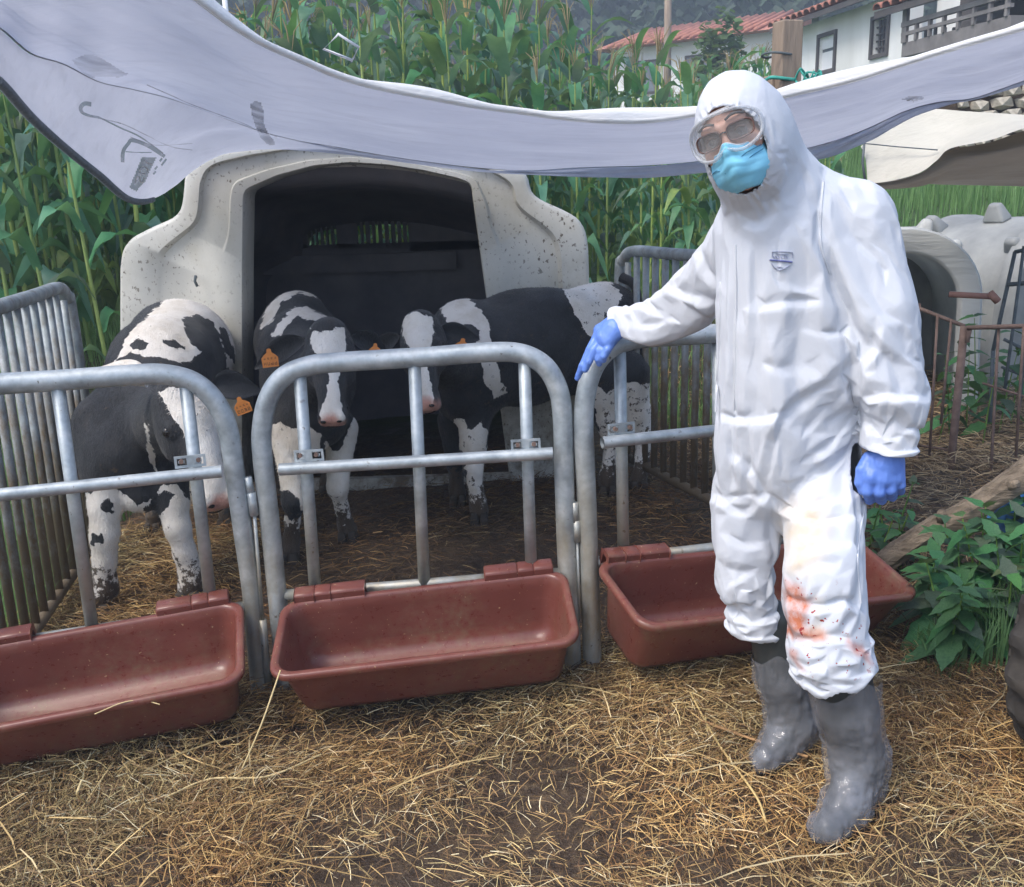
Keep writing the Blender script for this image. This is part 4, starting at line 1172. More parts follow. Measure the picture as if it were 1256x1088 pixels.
# ---- calf B, face on in the centre
f1 = foot(356, 690); f2 = foot(428, 664)
poll = P(402, 404, 3.56); muz = P(407, 520, 3.40)
make_calf('middle calf facing the camera, black with a white blaze down its face',
    [(P(384, 510, f1.y + .12), .15), (P(378, 470, f1.y + .30), .195), (P(372, 436, f1.y + .62), .20), (P(366, 420, f1.y + .95), .205), (P(366, 416, f1.y + 1.15), .19)],
    [leg(P(352, 530, f1.y + .10), P(360, 614, f1.y), P(357, 664, f1.y + .02), f1, (.080, .052, .050, .030, .036, .046)),
     leg(P(418, 525, f2.y), P(414, 598, f2.y - .04), P(424, 642, f2.y), f2, (.080, .052, .048, .028, .034, .044)),
     leg(P(340, 520, f1.y + 1.0), P(342, 570, f1.y + 1.08), P(340, 600, f1.y + 1.02), Vector((P(340, 600, f1.y + 1.02).x, f1.y + 1.02, g(-1, 4) + .05))),
     leg(P(402, 520, f1.y + 1.0), P(404, 570, f1.y + 1.08), P(402, 600, f1.y + 1.02), Vector((P(402, 600, f1.y + 1.02).x, f1.y + 1.02, g(-.8, 4) + .05)))],
    (poll, muz, Vector((0.05, -.92, .40)), 1.02),
    [dict(base=P(374, 418, 3.60), tip=P(312, 446, 3.66), n=(0.2, -.8, .35), coat=0.0, w=.095, droop=.02, tag=(P(331, 440, 3.57), .058, .062, .05)),
     dict(base=P(430, 414, 3.60), tip=P(476, 428, 3.68), n=(-.2, -.8, .35), coat=0.0, w=.09, droop=.02, tag=(P(460, 431, 3.60), .048, .050, -.1))],
    [(1, [(320, 402), (326, 378), (350, 352), (366, 340), (380, 352), (412, 366), (416, 384), (392, 366), (366, 358), (345, 372), (334, 396)], 4.2, 9),
     (1, [(332, 414), (346, 390), (362, 376), (378, 378), (404, 390), (404, 398), (384, 392), (364, 388), (352, 398), (346, 412)], 3.95, 9),
     (1, [(381, 402), (392, 406), (402, 404), (422, 401), (425, 420), (421, 436), (416, 450), (414, 470), (416, 490), (424, 510), (420, 530), (394, 530), (392, 506), (402, 484), (404, 456), (398, 440), (388, 432), (380, 420)], 3.0, 3.66),
     (1, [(332, 520), (345, 518), (360, 526), (378, 524), (394, 532), (392, 560), (376, 552), (362, 556), (372, 600), (378, 720), (330, 720), (335, 580)], 3.67, 4.35),
     (1, [(398, 540), (420, 545), (440, 500), (440, 620), (450, 690), (400, 690), (398, 600)], 3.67, 4.35),
     (0, [(402, 536), (416, 530), (420, 545), (414, 556), (404, 548)]),
     (0, [(342, 602), (352, 600), (366, 612), (372, 630), (358, 640), (344, 626)], 3.67, 4.35)],
    extra=[('cap', tuple(P(388, 470, f1.y + .1)), tuple(P(400, 440, 3.70)), .12, .085, .05), ('ell', tuple(P(372, 545, f1.y + .05)), (.07, .06, .06), None, .05), ('ell', tuple(P(365, 376, f1.y + 1.0)), (.10, .22, .07), None, .08)], pink_r=0.044, mudk=1.15)
# ---- calf C, side on at the right
f1 = foot(588, 640); f2 = foot(562, 618)
h1 = foot(745, 606); h2 = foot(783, 600)
poll = P(513, 392, 3.92); muz = P(523, 502, 3.72)
make_calf('black calf standing side on behind the gloved hand, with white forehead and pale rump',
    [(P(575, 480, f1.y + .10), .16), (P(590, 440, f1.y + .15), .225), (P(640, 432, f1.y + .28), .245), (P(700, 420, f1.y + .42), .24), (P(745, 398, f1.y + .50), .195)],
    [leg(P(582, 510, f1.y + .05), P(580, 575, f1.y), P(586, 618, f1.y), f1, (.085, .060, .046, .036, .040, .044)),
     leg(P(556, 515, f2.y), P(560, 570, f2.y - .02), P(560, 600, f2.y), f2, (.080, .055, .044, .032, .036, .042)),
     leg(P(728, 460, h1.y), P(752, 540, h1.y + .04), P(744, 586, h1.y), h1, (.13, .075, .046, .034, .038, .044)),
     leg(P(768, 460, h2.y), P(790, 540, h2.y + .04), P(784, 584, h2.y), h2, (.12, .070, .046, .034, .038, .044))],
    (poll, muz, Vector((-.22, -.88, .42)), 1.02),
    [dict(base=P(536, 412, 3.94), tip=P(588, 410, 3.98), n=(-.1, -.85, .3), coat=0.0, w=.10, droop=.02, tag=(P(567, 425, 3.92), .062, .055, -.15)),
     dict(base=P(490, 412, 3.96), tip=P(462, 428, 4.06), n=(.3, -.8, .3), coat=0.0, w=.08, droop=.02)],
    [(1, [(490, 392), (500, 384), (516, 383), (528, 390), (532, 404), (527, 426), (523, 450), (527, 470), (532, 486), (526, 520), (508, 520), (514, 486), (512, 456), (506, 430), (494, 412)], 3.4, 4.05),
     (1, [(528, 366), (538, 358), (556, 357), (575, 366), (592, 384), (602, 404), (604, 425), (612, 455), (622, 482), (606, 490), (596, 470), (588, 440), (584, 425), (590, 405), (575, 398), (552, 402), (546, 388), (538, 376)], 3.9, 5.2),
     (1, [(515, 525), (535, 516), (552, 528), (558, 514), (566, 512), (578, 528), (590, 518), (598, 530), (597, 570), (596, 640), (606, 670), (572, 670), (574, 600), (570, 560), (560, 540), (548, 536), (530, 548), (516, 550)], 3.4, 4.5),
     (1, [(548, 590), (566, 590), (570, 640), (545, 640)], 3.4, 4.5),
     (1, [(682, 338), (700, 330), (738, 322), (746, 334), (752, 350), (764, 362), (758, 376), (744, 384), (736, 400), (728, 415), (718, 410), (706, 388), (694, 360)], 4.0, 6),
     (1, [(728, 470), (745, 482), (762, 470), (800, 470), (805, 640), (725, 640), (736, 540), (730, 500)], 4.0, 6)],
    extra=[('cap', tuple(P(560, 440, f1.y + .02)), tuple(P(530, 425, 4.03)), .15, .09, .06), ('ell', tuple(P(566, 400, f1.y + .15)), (.13, .14, .12), None, .08), ('ell', tuple(P(735, 378, f1.y + .5)), (.16, .14, .12), None, .06), ('ell', tuple(P(655, 382, f1.y + .3)), (.26, .12, .11), None, .08)],
    tailp=[P(762, 340, f1.y + .50), P(778, 350, f1.y + .46), P(784, 380, f1.y + .46), P(786, 430, f1.y + .48), P(788, 480, f1.y + .5)], mudk=1.2, soil=[([(690, 345), (745, 325), (770, 350), (765, 420), (740, 500), (700, 440)], .33), ([(560, 440), (740, 440), (740, 560), (560, 560)], .33), ([(728, 460), (810, 460), (810, 620), (728, 620)], .42)])
# ================================================================== PERSON
from mathutils.kdtree import KDTree
def facet(V, q_, seed, cap_):
    sd_i = np.random.default_rng(seed).choice(len(V), seed, replace=False); kd = KDTree(seed)
    for a_, b_ in enumerate(sd_i): kd.insert(Vector(q_[b_]), a_)
    kd.balance(); hh = np.empty(len(V))
    for a_ in range(len(V)):
        f_ = kd.find_n(Vector(q_[a_]), 2); hh[a_] = min(f_[1][2] - f_[0][2], cap_)
    return hh
def px_m(rpx, q):
    return rpx * (Vector(q) - EYE).dot(fwd) / FPX
def C_(a, b, ra, rb, k=0.04):
    A, B = P(*a), P(*b)
    return ('cap', tuple(A), tuple(B), px_m(ra, A), px_m(rb, B), k)
FT1 = on_ground(1046, 1004)     # front boot
FT2 = on_ground(972, 930)       # rear boot
YF, YB_ = FT1.y, FT2.y
def person():
    root = empty('person', (FT1.x * .5 + FT2.x * .5, (YF + YB_) / 2, g(FT1.x, YF)), 'person in white hooded coverall, goggles and blue mask, one gloved hand resting on the gate', 'person')
    O = root.location
    YT = 2.24
    Hc = P(903, 168, 2.13)
    fn = Vector((-.46, -.88, -.10)).normalized()
    hu = (c_up * math.cos(R(17)) - c_right * math.sin(R(17)))
    hu = (hu - fn * hu.dot(fn)).normalized(); hx = hu.cross(fn) * 1.0            # hx = image right of the face
    if hx.dot(c_right) < 0: hx = -hx
    FR = np.array([[hx[i], fn[i], hu[i]] for i in range(3)])
    HL = lambda x, y, z: Hc + hx * x + fn * y + hu * z
    # ---------- head (skin)
    pr = [('ell', tuple(HL(0, -.025, .022)), (.070, .088, .086), FR, .02), ('ell', tuple(HL(0, .015, -.03)), (.056, .058, .080), FR, .02),
          ('cap', tuple(HL(0, .070, .02)), tuple(HL(0, .083, -.022)), .009, .012, .012), ('ell', tuple(HL(0, .045, -.085)), (.026, .022, .022), FR, .02),
          ('cap', tuple(HL(-.04, .062, .030)), tuple(HL(-.012, .072, .028)), .010, .010, .012), ('cap', tuple(HL(.04, .062, .030)), tuple(HL(.012, .072, .028)), .010, .010, .012),
          ('ell', tuple(HL(-.04, .045, -.02)), (.022, .020, .022), FR, .015), ('ell', tuple(HL(.04, .045, -.02)), (.022, .020, .022), FR, .015),
          ('cap', tuple(HL(0, -.02, -.05)), tuple(P(935, 255, 2.23)), .055, .06, .02)]
    V, F = sdf_mesh(pr, 0.005); V = relax(V, F, 1)
    head = np_mesh('head', V - np.array(O), F, M['skin'], root)
    for s in (-1, 1):
        bm = bmesh.new(); bmesh.ops.create_uvsphere(bm, u_segments=14, v_segments=10, radius=0.0115)
        me = bpy.data.meshes.new('eye'); bm.to_mesh(me); bm.free(); me.materials.append(M['eye_white']); e = link('eye', me, head); e.location = HL(s * .031, .060, .006) - O
        MB().tube([HL(s * .031 - .001, .0695, .005), HL(s * .031 - .001, .0722, .005)], .0052, 12).build('iris', M['eye_dark'], e, origin=HL(s * .031, .060, .006))
        MB().tube(smooth_path([HL(s * .020, .067, .011), HL(s * .031, .0715, .0145), HL(s * .043, .066, .010)], 4), .0028, 6).build('eyelid', M['skin'], head, origin=O)
        MB().tube(smooth_path([HL(s * .012, .083, .036), HL(s * .030, .079, .042), HL(s * .050, .066, .036)], 4), 0.0026, 6).build('eyebrow', M['dark_timber'], head, origin=O)
    # ---------- coverall: body volumes
    def vols(dr):
        k = 1.0
        L = [('ell', tuple(P(968, 325, YT)), (.165 - dr, .135 - dr, .20), None, .05), ('ell', tuple(P(966, 430, YT + .01)), (.158 - dr, .130 - dr, .21), None, .06),
             ('ell', tuple(P(966, 530, YT + .03)), (.172 - dr, .140 - dr, .17), None, .06),
             C_((918, 284, YT + .04), (1045, 258, YT - .01), 38, 43, .05)]
        L += [C_((1005, 575, YT + .01), (1008, 700, YF + .06), 54, 47, .02), C_((1008, 700, YF + .06), (1018, 800, YF + .03), 47, 50, .03), C_((1018, 800, YF + .03), (1030, 872, YF + .03), 50, 40, .03)]
        L += [C_((922, 580, YT + .08), (914, 700, YB_ + .01), 47, 33, .02), C_((914, 700, YB_ + .01), (924, 755, YB_ + .02), 34, 33, .03), C_((924, 755, YB_ + .02), (938, 815, YB_ + .02), 33, 24, .03)]
        # left arm (photo right)
        L += [C_((1055, 272, YT - .02), (1078, 380, YT - .06), 45, 49, .05), C_((1078, 380, YT - .06), (1097, 480, YT - .09), 49, 41, .02), C_((1097, 480, YT - .09), (1090, 560, YT - .11), 41, 33, .02)]
        # right arm reaching back to the gate
        L += [C_((912, 288, YT + .09), (852, 352, 2.60), 38, 31, .05), C_((852, 352, 2.60), (800, 386, 2.74), 31, 23, .03), C_((800, 386, 2.74), (757, 393, 2.82), 23, 18, .02)]
        if dr: L = [(p[:3] + (p[3] - dr, p[4] - dr, p[5])) if p[0] == 'cap' else p for p in L]
        return L
    hood = [('ell', tuple(HL(.008, -.035, .030)), (.088, .112, .104), FR, .03), ('ell', tuple(HL(.008, -.015, -.045)), (.080, .090, .088), FR, .04),
            C_((928, 170, 2.20), (958, 228, 2.24), 44, 46, .06), C_((912, 215, 2.16), (938, 262, 2.22), 34, 42, .05)]
    V, F = sdf_mesh(vols(0) + hood, 0.0092)
    V = relax(V, F, 2)
    N = v_normals(V, F)
    tree0 = BVHTree.FromPolygons([Vector(v) for v in V], F.tolist())
    # pins for the simulation
    cuffR = np.array(P(752, 393, 2.82)); cuffL = np.array(P(1090, 556, YT - .11)); 
    hl = (V - np.array(Hc)) @ FR
    pxy = project(V)
    keepF = None
    face = ((hl[:, 0] / .064) ** 2 + ((hl[:, 2] + .026) / .088) ** 2 < 1) & (hl[:, 1] > 0.0)
    hemz1 = P(1020, 832, YF).z; hemz2 = P(930, 786, YB_).z
    legsplit = np.array(P(958, 790, (YF + YB_) / 2))
    isF = (pxy[:, 0] > 962 - 0.0 * pxy[:, 1]) | (V[:, 1] < (YF + YB_) / 2 - .02)
    belowF = isF & (V[:, 2] < hemz1 + 0.012 * np.sin(V[:, 0] * 90) + (V[:, 0] - FT1.x) * .25) 
    belowB = (~isF) & (V[:, 2] < hemz2 - (V[:, 0] - FT2.x) * .12)
    axR = np.array(P(757, 393, 2.82) - P(800, 386, 2.74)); axR /= np.linalg.norm(axR)
    cutR = ((V - cuffR) @ axR > 0.004) & (np.linalg.norm(V - cuffR, axis=1) < .12)
    cutL = (V[:, 2] < cuffL[2] + (V[:, 0] - cuffL[0]) * -.08) & (np.linalg.norm(V - cuffL, axis=1) < .11) & ((V[:, 1] < cuffL[1] + .062) | (pxy[:, 0] > 1072)) & (pxy[:, 0] > 1046)
    dead = face | belowF | belowB | cutR | cutL
    Fk = F[~dead[F].any(1)]
    used = np.unique(Fk); remap = np.full(len(V), -1); remap[used] = np.arange(len(used))
    V = V[used]; F2 = remap[Fk]; N = N[used]
    # ------- cloth settling: fabric a little too big for the body buckles into real folds
    hl = (V - np.array(Hc)) @ FR
    hoodw = sstep(0.30, 0.16, np.linalg.norm(V - np.array(Hc), axis=1))
    cnt = np.zeros(len(V)); 
    from collections import Counter
    e = np.sort(np.concatenate([F2[:, [0, 1]], F2[:, [1, 2]], F2[:, [2, 3]], F2[:, [3, 0]]]), axis=1)
    ue, c = np.unique(e, axis=0, return_counts=True)
    bnd = np.zeros(len(V), bool); bnd[ue[c == 1].ravel()] = True
    be = ue[c == 1]
    for _ in range(14):
        S = np.zeros_like(V); n_ = np.zeros(len(V))
        np.add.at(S, be[:, 0], V[be[:, 1]]); np.add.at(S, be[:, 1], V[be[:, 0]]); np.add.at(n_, be[:, 0], 1); np.add.at(n_, be[:, 1], 1)
        m_ = n_ > 1; V[m_] += .5 * (S[m_] / n_[m_, None] - V[m_])
    Vr = relax(V, F2, 2); V = np.where(bnd[:, None], V, Vr)
    me = bpy.data.meshes.new('suit_sim'); me.from_pydata(V.tolist(), [], F2.tolist()); so = link('suit_sim', me)
    vg = so.vertex_groups.new(name='pin')
    pinw = np.clip(np.maximum(hoodw * 1.0, bnd * 1.0), 0, 1)
    # the sleeve that lies on the gate rail and the shoulders stay put
    for i in np.nonzero(pinw > 0.02)[0]: vg.add([int(i)], float(pinw[i]), 'REPLACE')
    Vb, Fb = sdf_mesh([(p if p[0] == 'ell' else p) for p in vols(0.020)] + hood[:0], 0.02)
    mb_ = bpy.data.meshes.new('inner_sim'); mb_.from_pydata(Vb.tolist(), [], Fb.tolist()); bo = link('inner_sim', mb_)
    col = bo.modifiers.new('c', 'COLLISION'); bo.collision.thickness_outer = 0.004; bo.collision.damping = 0.6; bo.collision.cloth_friction = 25
    cm = so.modifiers.new('cloth', 'CLOTH'); cs = cm.settings
    cs.quality = 5; cs.mass = 0.12; cs.tension_stiffness = 18; cs.compression_stiffness = 14; cs.shear_stiffness = 6; cs.bending_stiffness = 0.5
    cs.tension_damping = 12; cs.compression_damping = 12; cs.shear_damping = 8; cs.bending_damping = 2; cs.air_damping = 4
    cs.vertex_group_mass = 'pin'; cs.pin_stiffness = 1.0
    cs.shrink_min = -0.055; cs.shrink_max = -0.055
    cs.effector_weights.gravity = 0.55
    cm.collision_settings.use_collision = True; cm.collision_settings.distance_min = 0.004; cm.collision_settings.collision_quality = 2
    cm.collision_settings.use_self_collision = False
    cm.point_cache.frame_start = 1; cm.point_cache.frame_end = SIMF
    scene.frame_start = 1; scene.frame_end = SIMF
    for fr in range(1, SIMF + 1): scene.frame_set(fr)
    dg = bpy.context.evaluated_depsgraph_get()
    ev = so.evaluated_get(dg); mm = ev.to_mesh()
    W = np.empty(len(V) * 3, np.float32); mm.vertices.foreach_get('co', W); W = W.reshape(-1, 3).astype(float)
    ev.to_mesh_clear()
    bpy.data.objects.remove(so); bpy.data.objects.remove(bo); scene.frame_set(1)
    print('SIM moved', np.abs(W - V).max(), np.abs(W - V).mean())
    V = relax(W, F2, 1, 0.35)
    N = v_normals(V, F2)
    # folds read off the cloth: valley lines with a raised lip on one side
    FOLDS = [([(1010, 212), (1006, 293), (1026, 350), (1044, 394), (1058, 424), (1052, 460), (1053, 552)], 7, .017, 0), ([(1024, 297), (1084, 261)], 4, .004, 1), ([(955, 346), (990, 352), (1032, 358)], 5, .006, 1),
        ([(923, 378), (959, 370), (1030, 368)], 5, .008, 1), ([(1052, 439), (1004, 479), (971, 501), (949, 550), (940, 598)], 6, .012, 1), ([(1054, 470), (1012, 500), (985, 530)], 5, .007, -1),
        ([(884, 352), (883, 420), (878, 499)], 3.5, .004, 1), ([(901, 352), (902, 430), (900, 513), (903, 560)], 3, .004, -1), ([(874, 505), (902, 513), (939, 512), (971, 500)], 5, .010, 1),
        ([(896, 552), (923, 576), (940, 604)], 5, .009, 1), ([(963, 545), (957, 600)], 5, .006, 1), ([(991, 562), (1012, 584)], 4, .006, -1), ([(874, 604), (898, 610), (939, 606), (963, 620), (1012, 614), (1054, 600)], 5, .009, 1),
        ([(1064, 484), (1105, 484), (1139, 486)], 5, .013, 1), ([(1076, 388), (1069, 426), (1058, 446)], 5, .010, -1), ([(1044, 293), (1080, 321), (1086, 360)], 5, .007, 1), ([(1090, 400), (1104, 430), (1126, 446)], 5, .007, 1), ([(1060, 510), (1074, 530), (1078, 552)], 4, .006, 1), ([(1108, 505), (1112, 550)], 4, .004, -1),
        ([(822, 347), (842, 360), (880, 368)], 5, .011, 1), ([(834, 364), (860, 388), (880, 402)], 5, .008, -1), ([(761, 395), (801, 398), (818, 393)], 4, .006, 1), ([(786, 372), (812, 384), (836, 392)], 4, .006, 1), ([(858, 300), (866, 330), (884, 350)], 5, .008, 1), ([(876, 285), (886, 310), (890, 345)], 5, .005, -1),
        ([(905, 262), (927, 276), (945, 262), (946, 238)], 5, .009, 1), ([(955, 180), (968, 210), (960, 240)], 4, .005, 1), ([(970, 190), (990, 230), (1000, 262)], 4, .005, -1),
        ([(959, 730), (999, 745), (1034, 736), (1062, 748)], 5, .014, 1), ([(963, 780), (990, 785), (1030, 780), (1070, 806)], 5, .010, 1), ([(975, 700), (1010, 690), (1045, 700)], 5, .006, -1), ([(957, 616), (999, 638), (1054, 630)], 5, .010, 1), ([(985, 655), (1020, 668), (1056, 660)], 5, .006, 1),
        ([(882, 722), (906, 752), (922, 764), (958, 745)], 5, .012, 1), ([(876, 606), (910, 626), (938, 606)], 5, .010, 1), ([(946, 610), (947, 668), (958, 728), (966, 790)], 5, .012, 0), ([(890, 650), (915, 668), (940, 660)], 5, .007, 1), ([(884, 690), (910, 700), (944, 690)], 5, .007, -1),
        ([(1000, 240), (1004, 300), (1000, 350)], 4, .004, -1), ([(930, 300), (925, 350), (935, 400)], 6, .004, 1), ([(985, 400), (1020, 408), (1046, 400)], 5, .007, 1), ([(920, 440), (960, 452), (1000, 446)], 7, .005, 1), ([(1000, 805), (1020, 822), (1050, 822)], 5, .006, 1)]
    vis = (N * (np.array(EYE) - V)).sum(1) / np.linalg.norm(np.array(EYE) - V, axis=1)
    pf = project(V); pf = pf + np.stack([2.5 * vnoise(V, 14, 31, 2), 2.5 * vnoise(V, 14, 33, 2)], -1)
    disp = np.zeros(len(V))
    for pl, w_, dp, side in FOLDS:
        pl = np.array([list(q)[:2] for q in smooth_path([Vector((*q, 0)) for q in pl], 5)])
        d = np.full(len(V), 1e9); sg = np.zeros(len(V)); tt = np.zeros(len(V))
        for i in range(len(pl) - 1):
            e = pl[i + 1] - pl[i]; w0 = pf - pl[i]; h = np.clip((w0 @ e) / (e @ e), 0, 1); r0_ = w0 - h[:, None] * e; dd = np.hypot(r0_[:, 0], r0_[:, 1]); m_ = dd < d
            d = np.where(m_, dd, d); sg = np.where(m_, np.sign(e[0] * w0[:, 1] - e[1] * w0[:, 0]), sg); tt = np.where(m_, (i + h) / (len(pl) - 1), tt)
        ends = np.sin(np.pi * np.clip(tt * .92 + .04, 0, 1)) ** .5
        disp += ends * dp * (-np.exp(-(d / (.8 * w_)) ** 1.1) + (.75 * np.exp(-np.abs(d - 1.9 * w_) / (1.3 * w_)) * ((sg * side > 0) if side else .5)))
    V = V + N * (disp * sstep(-.05, .35, vis))[:, None]
    # crumple facets: flat cells meeting in sharp creases
    from mathutils.kdtree import KDTree
    q_ = V * [1, 1, .75] + .035 * np.stack([vnoise(V, 6, 41, 1), vnoise(V, 6, 42, 1), vnoise(V, 6, 43, 1)], -1)
    free = 1 - .8 * sstep(.24, .12, np.linalg.norm(V - np.array(Hc), axis=1))
    V = V + N * ((facet(V, q_, 240, .05) * .068 + facet(V, q_, 800, .02) * .022) * free)[:, None]
    # flat panels between creases: thin the mesh, then refine it without rounding
    tm = bpy.data.meshes.new('panel'); tm.from_pydata(V.tolist(), [], F2.tolist()); to = link('panel', tm)
    gw = to.vertex_groups.new(name='k')
    dm = to.modifiers.new('d', 'DECIMATE'); dm.ratio = DECI
    sm_ = to.modifiers.new('s', 'SUBSURF'); sm_.subdivision_type = 'SIMPLE'; sm_.levels = 2
    ev = to.evaluated_get(bpy.context.evaluated_depsgraph_get()); mm = ev.to_mesh()
    W = np.empty(len(mm.vertices) * 3, np.float32); mm.vertices.foreach_get('co', W); V = W.reshape(-1, 3).astype(float)
    F2 = np.empty(len(mm.loops), np.int32); mm.loops.foreach_get('vertex_index', F2); F2 = F2.reshape(-1, 4).astype(np.int64)
    ev.to_mesh_clear(); bpy.data.objects.remove(to)
    print('PANEL', len(V), len(F2))
    V = relax(V, F2, 1, .45)
    N = v_normals(V, F2)
    # gathered elastic round the face opening
    hl = (V - np.array(Hc)) @ FR
    ang = np.arctan2(hl[:, 2] + .018, hl[:, 0]); rr = np.hypot(hl[:, 0] / .064, (hl[:, 2] + .026) / .088)
    w = sstep(1.75, 1.1, rr) * (hl[:, 1] > -.06)
    V = V + N * (0.0022 * np.sin(ang * 46 + 3 * np.sin(ang * 5)) * w)[:, None]
    # stains
    pxy = project(V); front = (N @ (np.array(EYE) - V.mean(0)) > 0)
    jn = 5 * vnoise(V, 22, 3, 2) + 3 * vnoise(V, 60, 4, 1)
    def reg(poly, soft): return np.clip(0.5 - (poly_sd(pxy, poly) + jn) / soft, 0, 1) * front
    red = reg([(964, 712), (978, 716), (990, 728), (998, 745), (990, 752), (988, 770), (996, 776), (1012, 778), (1010, 784), (985, 784), (966, 776), (963, 750)], 10) + 0.7 * reg([(1040, 782), (1062, 800), (1068, 815), (1056, 806), (1040, 792)], 6) + .6 * reg([(966, 795), (976, 800), (985, 815), (1000, 830), (985, 826), (970, 812)], 6)
    yel = 0.75 * reg([(960, 622), (1000, 612), (1018, 640), (1014, 672), (990, 705), (968, 700), (962, 660)], 26) + .5 * reg([(985, 770), (1015, 775), (1025, 785), (985, 782)], 10) + .35 * reg([(1000, 730), (1008, 740), (1005, 770), (995, 770)], 8)
    spot = reg([(962, 700), (1040, 730), (1072, 790), (1070, 825), (1020, 840), (970, 820), (958, 760)], 20)
    st = np.stack([np.clip(red, 0, 1), np.clip(yel, 0, 1), np.clip(spot, 0, 1), np.ones(len(V))], -1)
    suit = np_mesh('coverall', V - np.array(O), F2, M['coverall'], root, attr={'stain': st})
    sol = suit.modifiers.new('thickness', 'SOLIDIFY'); sol.thickness = 0.003; sol.offset = -1
    tree = BVHTree.FromPolygons([Vector(v) for v in V], F2.tolist())
    def onto(px_, py_, lift=0.003):
        d = ray(px_, py_).normalized(); h = tree.ray_cast(EYE, d)
        q = h[0] if h[0] is not None else P(px_, py_, YT)
        return q - d * lift
    def strip(name, pts, w, mat, lift, par, n=8):
        base = smooth_path([Vector((x, y, 0)) for x, y in pts], n); sm = [onto(q.x, q.y, lift) for q in base]
        mb = MB(); vs = []
        for i, q in enumerate(sm):
            t_ = (sm[min(i + 1, len(sm) - 1)] - sm[max(i - 1, 0)]).normalized(); v_ = (q - EYE).normalized(); b = t_.cross(v_).normalized()
            vs += [q - b * w / 2 + v_ * .003, q - b * w * .42, q + b * w * .42, q + b * w / 2 + v_ * .003]
        fs = [(4 * i + j, 4 * i + j + 1, 4 * i + 5 + j, 4 * i + 4 + j) for i in range(len(sm) - 1) for j in range(3)]
        return mb.add(vs, fs).build(name, mat, par, origin=O)
    for pts, w_ in (([(884, 345), (883, 400), (880, 460), (878, 505)], .006), ([(902, 300), (903, 360), (902, 430), (900, 510)], .005), ([(1010, 222), (1007, 260), (1007, 300), (1018, 335)], .005), ([(1062, 612), (1052, 680), (1056, 740)], .004)):
        strip('stitched_seam', pts, w_, M['coverall_seam'], .0025, suit)
    # the printed crest on the chest
    ink = M['logo_ink']; soft = M['logo_pale']
    lg = strip('chest_crest', [(944, 319), (958, 320), (972, 321.5)], 0.0036, ink, .0036, suit)
    for pts, w_, m_ in (([(947, 309), (958, 308.6), (972, 309.5)], .0010, soft), ([(947, 309), (947, 315)], .0010, soft), ([(972, 309.5), (972, 316)], .0010, soft), ([(952, 311.5), (967, 312.3)], .0011, soft),
                    ([(946, 323), (950, 328), (956, 331.5), (963, 329), (969, 325)], .0015, soft), ([(953, 327.5), (959, 327.8)], .0016, soft)):
        strip('crest_line', pts, w_, m_, .0036, lg)
    for i, x in enumerate((948.5, 951.5, 954.5, 957.5, 961.5, 964.5)):
        strip('crest_letter', [(x, 314), (x + 1.2, 317)], .0022, soft, .0036, lg)
    # ---------- goggles
    def loop(rx, rz, cz, y0, bow, n=40, notch=0.0):
        out = []
        for i in range(n):
            a = 2 * math.pi * i / n; ca, sa = math.cos(a), math.sin(a)
            x = rx * math.copysign(abs(ca) ** .75, ca); z = rz * math.copysign(abs(sa) ** .8, sa)
            if sa < 0: z += notch * math.exp(-(x / .018) ** 2)
            out.append(HL(x, y0 - bow * (x / rx) ** 2, cz + z))
        return out
    gr = MB().tube(loop(.075, .043, .010, .104, .042, notch=.016), .0036, 8, closed=True).build('goggles', M['goggle_rim'], root, origin=O)
    A = loop(.076, .047, .010, .070, .045, notch=.014); B = loop(.075, .043, .010, .104, .042, notch=.016); n = len(A)
    MB().add(A + B, [(i, (i + 1) % n, n + (i + 1) % n, n + i) for i in range(n)]).build('goggle_skirt', M['goggle_clear'], gr, origin=O)
    MB().tube(A, .0045, 6, closed=True).build('face_seal', M['goggle_rim'], gr, origin=O)
    cpt = HL(0, .110, .012); B2 = [HL(0, .110, .012).lerp(q, .5) + fn * .002 for q in B]
    MB().add([cpt] + B2 + B, [(0, 1 + i, 1 + (i + 1) % n) for i in range(n)] + [(1 + i, 1 + n + i, 1 + n + (i + 1) % n, 1 + (i + 1) % n) for i in range(n)]).build('lens', M['goggle_clear'], gr, origin=O)
    # spectacles under the goggles
    sp = None
    for s in (-1, 1):
        lp = []
        for i in range(24):
            a = 2 * math.pi * i / 24; lp.append(HL(s * .034 + .027 * math.copysign(abs(math.cos(a)) ** .6, math.cos(a)), .084 - .10 * (abs(math.cos(a)) * .10 if math.cos(a) * s > 0 else 0), .008 + .0165 * math.copysign(abs(math.sin(a)) ** .7, math.sin(a))))
        fr = MB().tube(lp, .0017, 6, closed=True).build('spectacle_frame', M['frame_brown'], root, origin=O)
        MB().add(lp, [tuple(range(24))]).build('tinted_lens', M['specs_lens'], fr, origin=O)
    MB().tube([HL(-.010, .082, .012), HL(0, .087, .015), HL(.010, .082, .012)], .002, 6).build('spectacle_bridge', M['eye_dark'], root, origin=O)
    # ---------- surgical mask
    nu, nv = 28, 22; V = []; 
